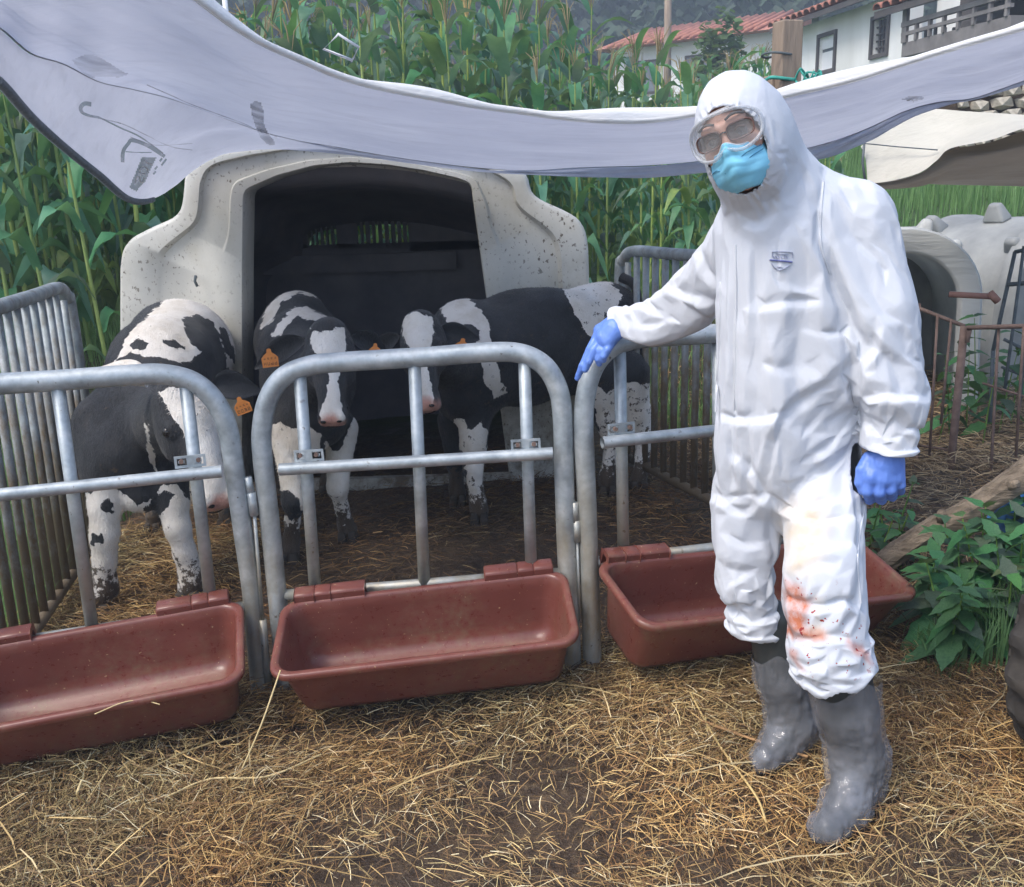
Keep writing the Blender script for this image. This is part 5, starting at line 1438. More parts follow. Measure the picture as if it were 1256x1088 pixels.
    for j in range(nv):
        t_ = j / (nv - 1)                      # 0 top .. 1 bottom
        z = -.024 - .082 * t_
        hw = .054 + .006 * math.sin(math.pi * t_) - .016 * max(0, t_ - .7) / .3
        for i in range(nu):
            u = i / (nu - 1) * 2 - 1
            bulge = .102 - .054 * abs(u) ** 1.9 - .050 * max(0, t_ - .45) ** 1.5 * 1.9 - .012 * (1 - t_) * (1 - math.exp(-(u / .25) ** 2))
            pl = .0045 * (((t_ * 4.2) % 1.0)) * (1 - .3 * abs(u))
            zz = z + (.018 * math.exp(-(u / .3) ** 2) * (1 - t_)) + .010 * (abs(u) ** 2) * (t_ - .5) * -1.2
            V.append(HL(u * hw, bulge + pl + .0018 * math.sin(u * 9 + t_ * 12), zz))
    Fm = [(j * nu + i, j * nu + i + 1, (j + 1) * nu + i + 1, (j + 1) * nu + i) for j in range(nv - 1) for i in range(nu - 1)]
    mk = MB().add(V, Fm).build('face_mask', M['mask_blue'], root, origin=O)
    so2 = mk.modifiers.new('thickness', 'SOLIDIFY'); so2.thickness = .0018; so2.offset = -1
    for (a, b, c) in (((0.0, .095, -.050), (.03, .085, -.040), (.056, .055, -.036)), ((0.0, .093, -.068), (.03, .083, -.052), (.057, .054, -.045)), ((-.058, .052, -.052), (-.04, .074, -.05), (-.02, .092, -.062))):
        MB().tube(smooth_path([HL(*a), HL(*b), HL(*c)], 5), .0011, 5).build('mask_pleat', M['mask_fold'], mk, origin=O)
    for s in (-1, 1):
        MB().tube(smooth_path([HL(s * .058, .055, -.026), HL(s * .068, .02, -.012), HL(s * .074, -.01, .0)], 4), .0016, 5).build('ear_loop', M['mask_white'], mk, origin=O)
    MB().tube(smooth_path([V[i] for i in range(0, nu, 3)] + [V[nu - 1]], 3), .0022, 6).build('mask_edge', M['mask_white'], mk, origin=O)
    # ---------- gloves
    def hand(name, palm, fingers):
        pr = [('cap', tuple(a), tuple(b), ra, rb, .012) for a, b, ra, rb in palm]
        for f in fingers:
            for (a, ra), (b, rb) in zip(f[:-1], f[1:]): pr.append(('cap', tuple(a), tuple(b), ra, rb, .0035))
        V, F = sdf_mesh(pr, 0.0032); V = relax(V, F, 1)
        N_ = v_normals(V, F); V = V + N_ * (0.0010 * vnoise(V, 90, 2, 2) + .0007 * vnoise(V * [1, 1, .3], 200, 3, 1))[:, None]
        return np_mesh(name, V - np.array(O), F, M['nitrile'], root)
    p = lambda x, y, Y: P(x, y, Y)
    hand('glove', [(p(766, 392, 2.81), p(754, 402, 2.80), .026, .030), (p(754, 402, 2.80), p(741, 414, 2.80), .030, .026), (p(752, 396, 2.83), p(737, 406, 2.83), .024, .022), (p(756, 408, 2.785), p(745, 420, 2.785), .022, .020)],
         [[(p(735, 408, 2.825), .015), (p(724, 428, 2.805), .0125), (p(715, 448, 2.80), .0112), (p(708, 464, 2.81), .0085)],
          [(p(739, 413, 2.81), .014), (p(728, 430, 2.79), .0125), (p(722, 444, 2.785), .011), (p(718, 454, 2.79), .009)],
          [(p(744, 418, 2.80), .014), (p(737, 430, 2.785), .0128), (p(734, 440, 2.785), .0112), (p(735, 446, 2.79), .0095)],
          [(p(751, 420, 2.785), .013), (p(745, 429, 2.772), .0118), (p(741, 437, 2.772), .010), (p(740, 442, 2.78), .009)],
          [(p(752, 398, 2.85), .016), (p(745, 412, 2.89), .014), (p(739, 424, 2.905), .012), (p(733, 433, 2.905), .010)]])
    Yh = YT - .115
    hand('glove', [(p(1090, 548, Yh), p(1086, 566, Yh), .030, .034), (p(1071, 566, Yh + .01), p(1068, 586, Yh - .012), .024, .021), (p(1084, 566, Yh - .005), p(1084, 588, Yh - .015), .026, .022), (p(1096, 566, Yh), p(1098, 586, Yh - .01), .024, .021)],
         [[(p(1066, 586, Yh - .014), .0140), (p(1064, 603, Yh - .018), .0125), (p(1067, 613, Yh + .012), .0115), (p(1073, 608, Yh + .035), .0095)],
          [(p(1079, 588, Yh - .020), .0140), (p(1079, 604, Yh - .024), .0130), (p(1081, 613, Yh + .010), .0118), (p(1084, 607, Yh + .035), .0095)],
          [(p(1092, 587, Yh - .018), .0138), (p(1093, 601, Yh - .022), .0125), (p(1094, 609, Yh + .012), .0112), (p(1095, 603, Yh + .035), .0095)],
          [(p(1103, 583, Yh - .010), .0125), (p(1104, 595, Yh - .014), .0112), (p(1104, 602, Yh + .015), .0100), (p(1103, 597, Yh + .035), .0085)],
          [(p(1066, 562, Yh + .01), .0160), (p(1057, 577, Yh + .0), .0140), (p(1055, 592, Yh - .004), .0120), (p(1057, 602, Yh - .002), .0095)]])
    # cuffs of the gloves
    # ---------- boots and their plastic covers
    def boot(front):
        if front:
            sh = [((1030, 800, YF + .03), 33), ((1040, 870, YF + .04), 35), ((1052, 930, YF + .05), 31)]
            ank = P(1060, 962, YF + .05); heel = Vector((FT1.x + .040, YF + .045, 0)); toe = Vector((FT1.x - .085, YF - .075, 0)); r1 = .040
        else:
            sh = [((944, 760, YB_ + .02), 27), ((958, 830, YB_ + .02), 28), ((972, 885, YB_ + .02), 25)]
            ank = P(975, 905, YB_ + .02); heel = Vector((FT2.x + .030, YB_ + .04, 0)); toe = Vector((FT2.x - .085, YB_ - .05, 0)); r1 = .038
        for q in (heel, toe): q.z = g(q.x, q.y)
        pts = [(P(*a), px_m(r, P(*a))) for a, r in sh]
        def prims(d):
            L = [('cap', tuple(a), tuple(b), ra + d, rb + d, .02) for (a, ra), (b, rb) in zip(pts[:-1], pts[1:])]
            up = Vector((0, 0, 1))
            L += [('cap', tuple(pts[-1][0]), tuple(heel + up * .075), pts[-1][1] + d, .038 + d, .03), ('cap', tuple(heel + up * .040), tuple(heel.lerp(toe, .5) + up * .048), .036 + d, .038 + d, .03),
                  ('cap', tuple(pts[-1][0]), tuple(heel.lerp(toe, .55) + up * .065), pts[-1][1] * .8 + d, .036 + d, .03), ('cap', tuple(heel.lerp(toe, .5) + up * .044), tuple(toe + up * .036), .040 + d, .034 + d, .03)]
            return L
        V, F = sdf_mesh(prims(0), .0085); V = relax(V, F, 2)
        zb = g(heel.x, heel.y) + .004; V[:, 2] = np.maximum(V[:, 2], zb)
        bo = np_mesh('rubber_boot', V - np.array(O), F, M['rubber_green'], root)
        sole = MB(); a = toe.lerp(heel, -.22); b = heel + (heel - toe) * .22; dx = (b - a).normalized(); sd_ = Vector((-dx.y, dx.x, 0)); vs = []
        for zz in (0.0, .018):
            for t_, w_ in ((0, .022), (.08, .040), (.3, .048), (.55, .040), (.75, .038), (.93, .036), (1, .02)):
                q = a.lerp(b, t_); vs += [q + sd_ * w_ + Vector((0, 0, zz)), q - sd_ * w_ + Vector((0, 0, zz))]
        fs = []
        for i in range(6):
            fs += [(14 + 2 * i, 14 + 2 * i + 1, 14 + 2 * i + 3, 14 + 2 * i + 2), (2 * i, 2 * i + 2, 14 + 2 * i + 2, 14 + 2 * i), (2 * i + 1, 14 + 2 * i + 1, 14 + 2 * i + 3, 2 * i + 3), (2 * i, 2 * i + 1, 2 * i + 3, 2 * i + 2)]
        fs += [(0, 14, 15, 1), (12, 13, 27, 26)]
        sole.add(vs, fs).build('sole', M['eye_dark'], bo, False, origin=O)
        # loose clear plastic cover, crumpled
        V, F = sdf_mesh(prims(.008 if front else .007), .006); V = relax(V, F, 1)
        N_ = v_normals(V, F)
        hgt = V[:, 2] - zb
        cr = 1 - np.abs(vnoise(V * [1, 1, .75], 17, 4, 2)) * 2.0; cr2 = 1 - np.abs(vnoise(V * [1, 1, 1.4], 38, 7, 2)) * 2
        low = sstep(.30, .08, hgt) + .28
        V = V + N_ * (facet(V, V * [1, 1, .7], 130, .035) * .14 * low + facet(V, V * [1, 1, 1.3], 380, .02) * .17 * (low + .1))[:, None]
        topz = P(1030, 838, YF).z if front else P(950, 800, YB_).z
        top = topz + .018 * np.sin(V[:, 0] * 60) + (.30 * (V[:, 0] - pts[0][0].x) if front else 0) + .01 * vnoise(V, 20, 2, 1)
        keep = V[:, 2] < top
        V[:, 2] = np.maximum(V[:, 2], zb - .002)
        if front: V = V + (N_ * (sstep(-.09, 0, V[:, 2] - top) * .012)[:, None]) * [1, 1, 0]
        Fk = F[keep[F].all(1)]; used = np.unique(Fk); rm = np.full(len(V), -1); rm[used] = np.arange(len(used))
        Vk = V[used]; Fk = rm[Fk]; e_ = np.sort(np.concatenate([Fk[:, [0, 1]], Fk[:, [1, 2]], Fk[:, [2, 3]], Fk[:, [3, 0]]]), axis=1); u_, c_ = np.unique(e_, axis=0, return_counts=True); b_ = u_[c_ == 1]
        for _ in range(8):
            S = np.zeros_like(Vk); n_ = np.zeros(len(Vk)); np.add.at(S, b_[:, 0], Vk[b_[:, 1]]); np.add.at(S, b_[:, 1], Vk[b_[:, 0]]); np.add.at(n_, b_[:, 0], 1); np.add.at(n_, b_[:, 1], 1); m_ = n_ > 1; Vk[m_] += .5 * (S[m_] / n_[m_, None] - Vk[m_])
        np_mesh('plastic_cover', Vk - np.array(O), Fk, M['plastic_film'], root)
    boot(True); boot(False)
simple('logo_pale', (0.30, 0.33, 0.48), (0.36, 0.39, 0.52), 20, 0.6)
simple('mask_fold', (0.04, 0.20, 0.36), (0.06, 0.26, 0.42), 20, 0.7)
film('specs_lens', (0.09, 0.075, 0.07), 0.08, 0.76, 0.2)
simple('coverall_seam', (0.60, 0.625, 0.67), (0.64, 0.665, 0.71), 20, 0.6)
simple('frame_brown', (0.10, 0.05, 0.04), (0.16, 0.08, 0.06), 20, 0.4)
SIMF = 18
DECI = 0.08
import time as _t
_t0 = _t.time()
person()
print('PERSON', _t.time() - _t0)
# ================================================================== FIELDS, HOUSES AND THE REST OF THE YARD
def blade_geo(L, w, arch, seg=7, fold=0.25, wav=0.0, up=0.9):
    """a corn or grass leaf in local space: starts at origin, grows along +X, rises and droops; returns V,F"""
    V = []; F = []
    for i in range(seg + 1):
        t = i / seg
        ww = w * (math.sin(math.pi * min(1, .18 + .82 * t)) ** .7 if t < 1 else 0.02)
        x = L * (t * math.cos(up) * (1 + .5 * t)) * .75
        z = L * (t * math.sin(up) - arch * t * t)
        wv = wav * math.sin(t * 11) * ww
        V += [(x, -ww / 2, z + fold * ww + wv), (x, 0, z), (x, ww / 2, z + fold * ww - wv)]
    for i in range(seg):
        a = 3 * i; F += [(a, a + 3, a + 4, a + 1), (a + 1, a + 4, a + 5, a + 2)]
    return np.array(V), np.array(F)
def tintv(n, c): return np.tile(np.array([[*c, 1.0]]), (n, 1))
def rotz(V, a):
    c, s = math.cos(a), math.sin(a); return V @ np.array([[c, s, 0], [-s, c, 0], [0, 0, 1]])
corn_specs = []
for k in range(7):
    r_ = random.Random(100 + k); H_ = r_.uniform(1.85, 2.25); leaves = []
    nl = r_.randint(11, 13)
    for i in range(nl):
        t = .10 + .86 * i / (nl - 1); L = r_.uniform(.62, .86) * (1 - .45 * abs(t - .5) * 1.4)
        az = (i % 2) * math.pi + r_.uniform(-.5, .5) + k
        V, F = blade_geo(L, r_.uniform(.085, .125), r_.uniform(.65, 1.2) * (1.25 - .7 * t), 7, .22, r_.uniform(.05, .35), r_.uniform(.95, 1.3))
        V = rotz(V, az) + [0, 0, H_ * t]
        dry = (t < .25 and r_.random() < .6) or r_.random() < .05
        c = (1.9, 1.3, .7) if dry else tuple(r_.uniform(.75, 1.3) * q for q in (1, 1, 1))
        leaves.append((V, F, c))
    sv, sf = tube_geo([Vector((0.01 * math.sin(q * 3 + k), 0, H_ * q)) for q in (0, .25, .5, .75, 1)], [.014, .0135, .012, .009, .005], 6, False, False)
    tas = MB()
    for i in range(6):
        a = r_.uniform(0, 6.28); s_ = r_.uniform(.02, .12)
        tas.tube([(0, 0, H_ - .05), (math.cos(a) * s_ * .6, math.sin(a) * s_ * .6, H_ + .12), (math.cos(a) * s_ * 1.6, math.sin(a) * s_ * 1.6, H_ + r_.uniform(.12, .24))], [.003, .004, .002], 4, cap=False)
    corn_specs.append((leaves, (np.array([list(q) for q in sv]), np.array(sf)), (np.array(tas.v), np.array(tas.f)), H_))
corn_root_me = []
def corn_proto(k):
    leaves, st, ta, H_ = corn_specs[k]
    o = bpy.data.objects.new('corn_plant', None); COL.objects.link(o)
    np_mesh('stalk', st[0], st[1], M['corn_stalk'], o, attr={'tint': tintv(len(st[0]), (1, 1, 1))})
    for V, F, c in leaves: np_mesh('leaf', V, F, M['corn_leaf'], o, attr={'tint': tintv(len(V), c)})
    np_mesh('tassel', ta[0], ta[1], M['corn_tassel'], o, attr={'tint': tintv(len(ta[0]), (1, 1, 1))})
    return o
def corn_single(k):
    leaves, st, ta, H_ = corn_specs[k]
    Vs = [st[0]]; Fs = [st[1]]; T = [tintv(len(st[0]), (1, 1, 1))]; n = len(st[0]); mi = [np.zeros(len(st[1]), int)]
    for V, F, c in leaves: Vs.append(V); Fs.append(F + n); n += len(V); T.append(tintv(len(V), c)); mi.append(np.ones(len(F), int))
    Vs.append(ta[0]); Fs.append(ta[1] + n); T.append(tintv(len(ta[0]), (1, 1, 1))); mi.append(np.full(len(ta[1]), 2))
    return np.concatenate(Vs), np.concatenate(Fs), np.concatenate(T), np.concatenate(mi)
def set_mi(me, mi): me.polygons.foreach_set('material_index', np.asarray(mi, np.int32))
def cornfield():
    spots = []
    r_ = random.Random(5)
    y = 6.05
    while y < 17:
        x = -9.0
        while x < (.34 * y if y < 8.2 else .262 * y):
            xx, yy = x + r_.uniform(-.07, .07), y + r_.uniform(-.10, .10)
            ok = True
            if -2.35 < xx < 1.0 and yy < 7.5: ok = False
            if xx > 1.0 and yy < 6.6: ok = False
            if xx < -.62 * yy - .4: ok = False
            if ok: spots.append((xx, yy))
            x += .25 if y < 10 else .32
        y += .52 if y < 10 else .75
    spots.sort(key=lambda s: s[1])
    tall = lambda x, y: 1.08 - .42 * float(sstep(-.02, .20, x / y)) - .012 * max(0, y - 9)
    full = [s for s in spots if s[1] < 7.4][:84]
    rest = [s for s in spots if s not in set(full)]
    one = rest[:300 - len(full)]; mass = rest[300 - len(full):]
    protos = [corn_proto(k) for k in range(7)]; used = [False] * 7
    kids = [list(p.children) for p in protos]
    for s in full:
        k = r_.randrange(7)
        if not used[k]: o = protos[k]; used[k] = True
        else:
            o = protos[k].copy(); COL.objects.link(o)
            for c in kids[k]:
                d = c.copy(); COL.objects.link(d); d.parent = o
        o.location = (s[0], s[1], g(*s) - .02); o.rotation_euler = (r_.uniform(-.05, .05), r_.uniform(-.05, .05), r_.uniform(0, 6.28)); q = r_.uniform(.94, 1.12) * tall(*s); o.scale = (q, q, q)
        side = 'left of the large hutch' if s[0] < -1.9 else 'right of the large hutch, behind the person'
        props(o, 'green corn plant in the front rows ' + side, 'corn plant', 'corn plants of the front rows ' + side)
    for k in range(7):
        if not used[k]:
            for c in kids[k]: bpy.data.objects.remove(c)
            bpy.data.objects.remove(protos[k])
    singles = []
    for k in range(7):
        V, F, T, mi = corn_single(k)
        t_ = np_mesh('corn_plant', V, F, [M['corn_stalk'], M['corn_leaf'], M['corn_tassel']], None, attr={'tint': T}); set_mi(t_.data, mi)
        singles.append((t_, V, F, T, mi))
    for i, s in enumerate(one):
        k = r_.randrange(7) if i >= 7 else i
        o = singles[k][0] if i < 7 else singles[k][0].copy()
        if i >= 7: COL.objects.link(o)
        o.location = (s[0], s[1], g(*s) - .02); o.rotation_euler = (r_.uniform(-.05, .05), r_.uniform(-.05, .05), r_.uniform(0, 6.28)); q = r_.uniform(.94, 1.14) * tall(*s); o.scale = (q, q, q)
        props(o, 'tasselled corn plant in the crowded rows above the canopy', 'corn plant', 'corn plants of the rows behind')
    Vs = []; Fs = []; Ts = []; mis = []; n = 0
    for s in mass:
        k = r_.randrange(7); _, V, F, T, mi = singles[k]
        V = rotz(V * (r_.uniform(.95, 1.15) * tall(*s)), r_.uniform(0, 6.28)) + [s[0], s[1], g(*s) - .02]
        Vs.append(V); Fs.append(F + n); n += len(V); Ts.append(T); mis.append(mi)
    o = np_mesh('corn_field', np.concatenate(Vs), np.concatenate(Fs), [M['corn_stalk'], M['corn_leaf'], M['corn_tassel']], None, attr={'tint': np.concatenate(Ts)}); set_mi(o.data, np.concatenate(mis))
    props(o, 'far rows of the corn field merging into one mass', 'corn field', None, 'stuff')
    print('corn', len(full), len(one), len(mass))
cornfield()

def scatter_blades(name, pts, hmin, hmax, w, mat, label, cat, seed, droop=.5, tint=(.8, 1.25), seg=3):
    r_ = np.random.default_rng(seed); n = len(pts)
    h = r_.uniform(hmin, hmax, n); az = r_.uniform(0, 2 * np.pi, n); ln = r_.uniform(.05, .6, n) * droop
    d = np.stack([np.cos(az), np.sin(az), 0 * az], -1); s = np.stack([-np.sin(az), np.cos(az), 0 * az], -1)
    V = []
    for i in range(seg + 1):
        t = i / seg
        c = pts + d * (h * ln * t * t)[:, None] + np.array([0, 0, 1.0]) * (h * (t - .25 * ln * t * t * t))[:, None]
        ww = (w * (1 - t) ** .6 + .0006)
        V += [c - s * ww / 2, c + s * ww / 2]
    V = np.stack(V, 1)                                            # n, 2(seg+1), 3
    k = 2 * (seg + 1); base = (np.arange(n) * k)[:, None, None]
    q = np.array([[2 * i, 2 * i + 1, 2 * i + 3, 2 * i + 2] for i in range(seg)])[None]
    F = (base + q).reshape(-1, 4)
    T = np.repeat(r_.uniform(tint[0], tint[1], n), k)[:, None] * np.array([[1, 1, 1]]); T = np.concatenate([T, np.ones((len(T), 1))], 1)
    o = np_mesh(name, V.reshape(-1, 3), F, mat, None, attr={'tint': T})
    return props(o, label, cat, None, 'stuff')
def pts_on(x0, x1, y0, y1, n, seed, test=None):
    r_ = np.random.default_rng(seed); x = r_.uniform(x0, x1, n); y = r_.uniform(y0, y1, n)
    p = np.stack([x, y, G(x, y)], -1)
    return p[test(p)] if test else p
scatter_blades('meadow_grass', pts_on(1.8, 14, 7.6, 24, 90000, 1, lambda p: p[:, 0] > .30 * p[:, 1] - .2), .20, .42, .012, M['grass_leaf'], 'bright green tall grass on the bank behind the right hutches', 'grass', 3)
scatter_blades('bank_grass', np.concatenate([pts_on(-6, -1.9, 4.7, 8.5, 16000, 2, lambda p: p[:, 0] < -1.98 - .0 * p[:, 1]), pts_on(.95, 3.6, 5.6, 8.2, 9000, 4, lambda p: p[:, 0] < .42 * p[:, 1] - .4)]), .08, .30, .008, M['grass_leaf'], 'loose green grass at the foot of the corn', 'grass', 5, .9)
scatter_blades('yard_weeds', pts_on(-2.6, -1.75, 2.6, 5.2, 4200, 8, lambda p: p[:, 0] < -1.66 - .18 * (p[:, 1] - 2.6)), .06, .30, .007, M['grass_leaf'], 'green weeds along the outside of the left panel', 'grass', 6, .9)

# ------------------------------------------------------------------ straw: tens of thousands of separate stalks
def straw_mass(name, n, area, lmin, lmax, wmin, wmax, palette, weights, lift, label, seed, dens=None, flat=.22):
    r_ = np.random.default_rng(seed)
    x = r_.uniform(area[0], area[1], n); y = r_.uniform(area[2], area[3], n)
    if dens is not None:
        k = r_.random(n) < dens(x, y); x, y = x[k], y[k]; n = len(x)
    p = np.stack([x, y, 0 * x], -1)
    mound = np.clip(vnoise(p, 3.2, seed, 2), -.6, 1)
    z = G(x, y) + .010 + lift * r_.random(n) ** 1.4 * (1 + mound)
    L = r_.uniform(lmin, lmax, n) * r_.uniform(.5, 1, n); w = r_.uniform(wmin, wmax, n)
    flow = 3.0 * vnoise(p, 1.1, seed + 5, 2)
    az = np.where(r_.random(n) < .55, flow * 1.5 + r_.normal(0, .7, n), r_.uniform(0, 2 * np.pi, n)); pit = r_.normal(0, flat, n)
    d = np.stack([np.cos(az) * np.cos(pit), np.sin(az) * np.cos(pit), np.sin(pit)], -1)
    s = np.stack([-np.sin(az), np.cos(az), 0 * az], -1)
    roll = r_.uniform(-1.2, 1.2, n); s = s * np.cos(roll)[:, None] + np.cross(d, s) * np.sin(roll)[:, None]
    bend = r_.normal(0, .13, n); up = np.array([0, 0, 1.0])
    side = np.stack([-np.sin(az), np.cos(az), 0 * az], -1) * bend[:, None]
    V = []; c0 = np.stack([x, y, z], -1); seg = 3
    for i in range(seg + 1):
        t = i / seg - .5
        c = c0 + d * (L * t)[:, None] + side * (L * (t * t - .08))[:, None] * 1.6 - up * (L * .18 * t * t)[:, None]
        tw = w * (1 - .35 * (i == seg) - .25 * (i == 0))
        V += [c - s * tw[:, None] / 2, c + s * tw[:, None] / 2]
    V = np.stack(V, 1)
    lowz = G(V[..., 0], V[..., 1]) + .002; V[..., 2] = np.maximum(V[..., 2], lowz)
    k = 8; F = ((np.arange(n) * k)[:, None, None] + np.array([[0, 1, 3, 2], [2, 3, 5, 4], [4, 5, 7, 6]])[None]).reshape(-1, 4)
    pal = np.array(palette); ci = r_.choice(len(pal), n, p=weights); c = pal[ci] * (r_.uniform(.7, 1.25, n) * np.clip(1 + .55 * vnoise(p, 1.7, seed + 9, 2), .4, 1.5))[:, None] * (1 + vnoise(p, 2.9, seed + 11, 1)[:, None] * np.array([[.08, -.06, -.2]]))
    T = np.concatenate([np.repeat(c, k, 0), np.ones((n * k, 1))], 1)
    o = np_mesh(name, V.reshape(-1, 3), F, M['straw'], None, smooth=False, attr={'tint': T})
    return props(o, label, 'straw', None, 'stuff')
GOLD = [(.43, .285, .115), (.57, .425, .19), (.30, .18, .075), (.18, .10, .045), (.65, .54, .33), (.09, .052, .028)]
def dens_front(x, y):
    p = np.stack([x, y, 0 * x], -1)
    d = .66 + .95 * vnoise(p, 2.2, 21, 2)
    d = d * (1 - .88 * np.exp(-(((x - .06) / .34) ** 2 + ((y - 2.2) / .26) ** 2))) * (1 - .75 * np.exp(-(((x + .55) / .7) ** 2 + ((y - 2.55) / .12) ** 2)))
    d = d * (1 - .8 * np.exp(-(((x - .10 - .12 * (y - 1.7)) / .13) ** 2 + ((y - 1.75) / .45) ** 2)))
    return np.clip(d, .06, 1)
straw_mass('straw_bedding', 215000, (-1.75, 2.3, 1.25, 3.0), .02, .12, .0009, .0024, GOLD, [.26, .13, .24, .18, .07, .12], .045, 'golden brown straw trodden over the yard in front of the troughs', 11, dens_front)
straw_mass('straw_long_stalks', 1500, (-1.6, 2.1, 1.3, 2.75), .18, .42, .002, .0042, [(.55, .40, .18), (.62, .50, .28), (.45, .30, .12)], [.4, .3, .3], .055, 'long pale straw stalks lying on top of the bedding', 12, lambda x, y: np.clip(dens_front(x, y) * .6, 0, 1), .12)
def dens_pen(x, y):
    p = np.stack([x, y, 0 * x], -1)
    e = np.exp(-((x + 1.45) / .28) ** 2)
    return np.clip(.30 + .6 * vnoise(p, 2.0, 31, 2) + .6 * e + .35 * np.exp(-((x - .75) / .4) ** 2), .05, 1)
straw_mass('pen_litter', 60000, (-1.95, 1.6, 2.75, 5.6), .03, .13, .0014, .0032, [(.20, .11, .045), (.12, .065, .03), (.07, .042, .022), (.33, .20, .08), (.42, .29, .13)], [.30, .26, .22, .15, .07], .035, 'dark trampled straw and muck on the pen floor', 13, dens_pen)
straw_mass('edge_straw', 9000, (-1.95, -1.15, 2.7, 4.6), .04, .15, .0014, .003, GOLD, [.4, .2, .2, .1, .05, .05], .05, 'golden straw heaped along the left panel', 14)
straw_mass('yard_straw', 60000, (1.0, 5.2, 2.9, 8.2), .05, .2, .002, .004, [(.36, .26, .14), (.46, .35, .20), (.24, .16, .09), (.15, .10, .06)], [.35, .25, .25, .15], .07, 'pale straw spread round the right hutches', 15, lambda x, y: np.clip(.75 + .4 * vnoise(np.stack([x, y, 0 * x], -1), 1.5, 4, 2), 0, 1))
def lone(label, pts, w, col=(.60, .47, .24)):
    q = smooth_path([Vector(p_) for p_ in pts], 8); V, F = tube_geo(q, w, 6)
    V = np.array([list(v) for v in V]); Fq = [f for f in F if len(f) == 4]
    o = np_mesh('straw_stalk', V, np.array(Fq), M['straw'], None, attr={'tint': tintv(len(V), col)})
    return props(o, label, 'straw stalk')
def og(px, py, dz): q = on_ground(px, py); return Vector((q.x, q.y, g(q.x, q.y) + dz))
lone('long pale straw leaning against the front left corner of the middle trough', [P(344, 822, 2.43), P(320, 890, 2.36), og(292, 966, .02)], .0024)
lone('curved straw lying on the floor of the left trough', [P(116, 876, 2.36), P(150, 862, 2.39), P(175, 859, 2.41), P(196, 864, 2.41)], .0017)
lone('long bent straw left of the boots, pointing towards the right trough', [og(846, 872, .05), og(880, 930, .035), og(925, 990, .03), og(940, 1020, .02)], .0030, (.62, .46, .2))
lone('thick brown straw stem lying behind the front boot', [og(858, 905, .045), og(920, 926, .04), og(990, 950, .04)], .0040, (.38, .22, .10))
lone('long golden straw crossing the bottom left of the yard', [og(205, 1000, .05), og(260, 980, .055), og(330, 975, .05), og(395, 945, .04)], .0030)
lone('pale straw pointing up from the litter between the front calf legs', [P(100, 958, 1.92), P(95, 975, 1.9), og(106, 997, .03)], .003)

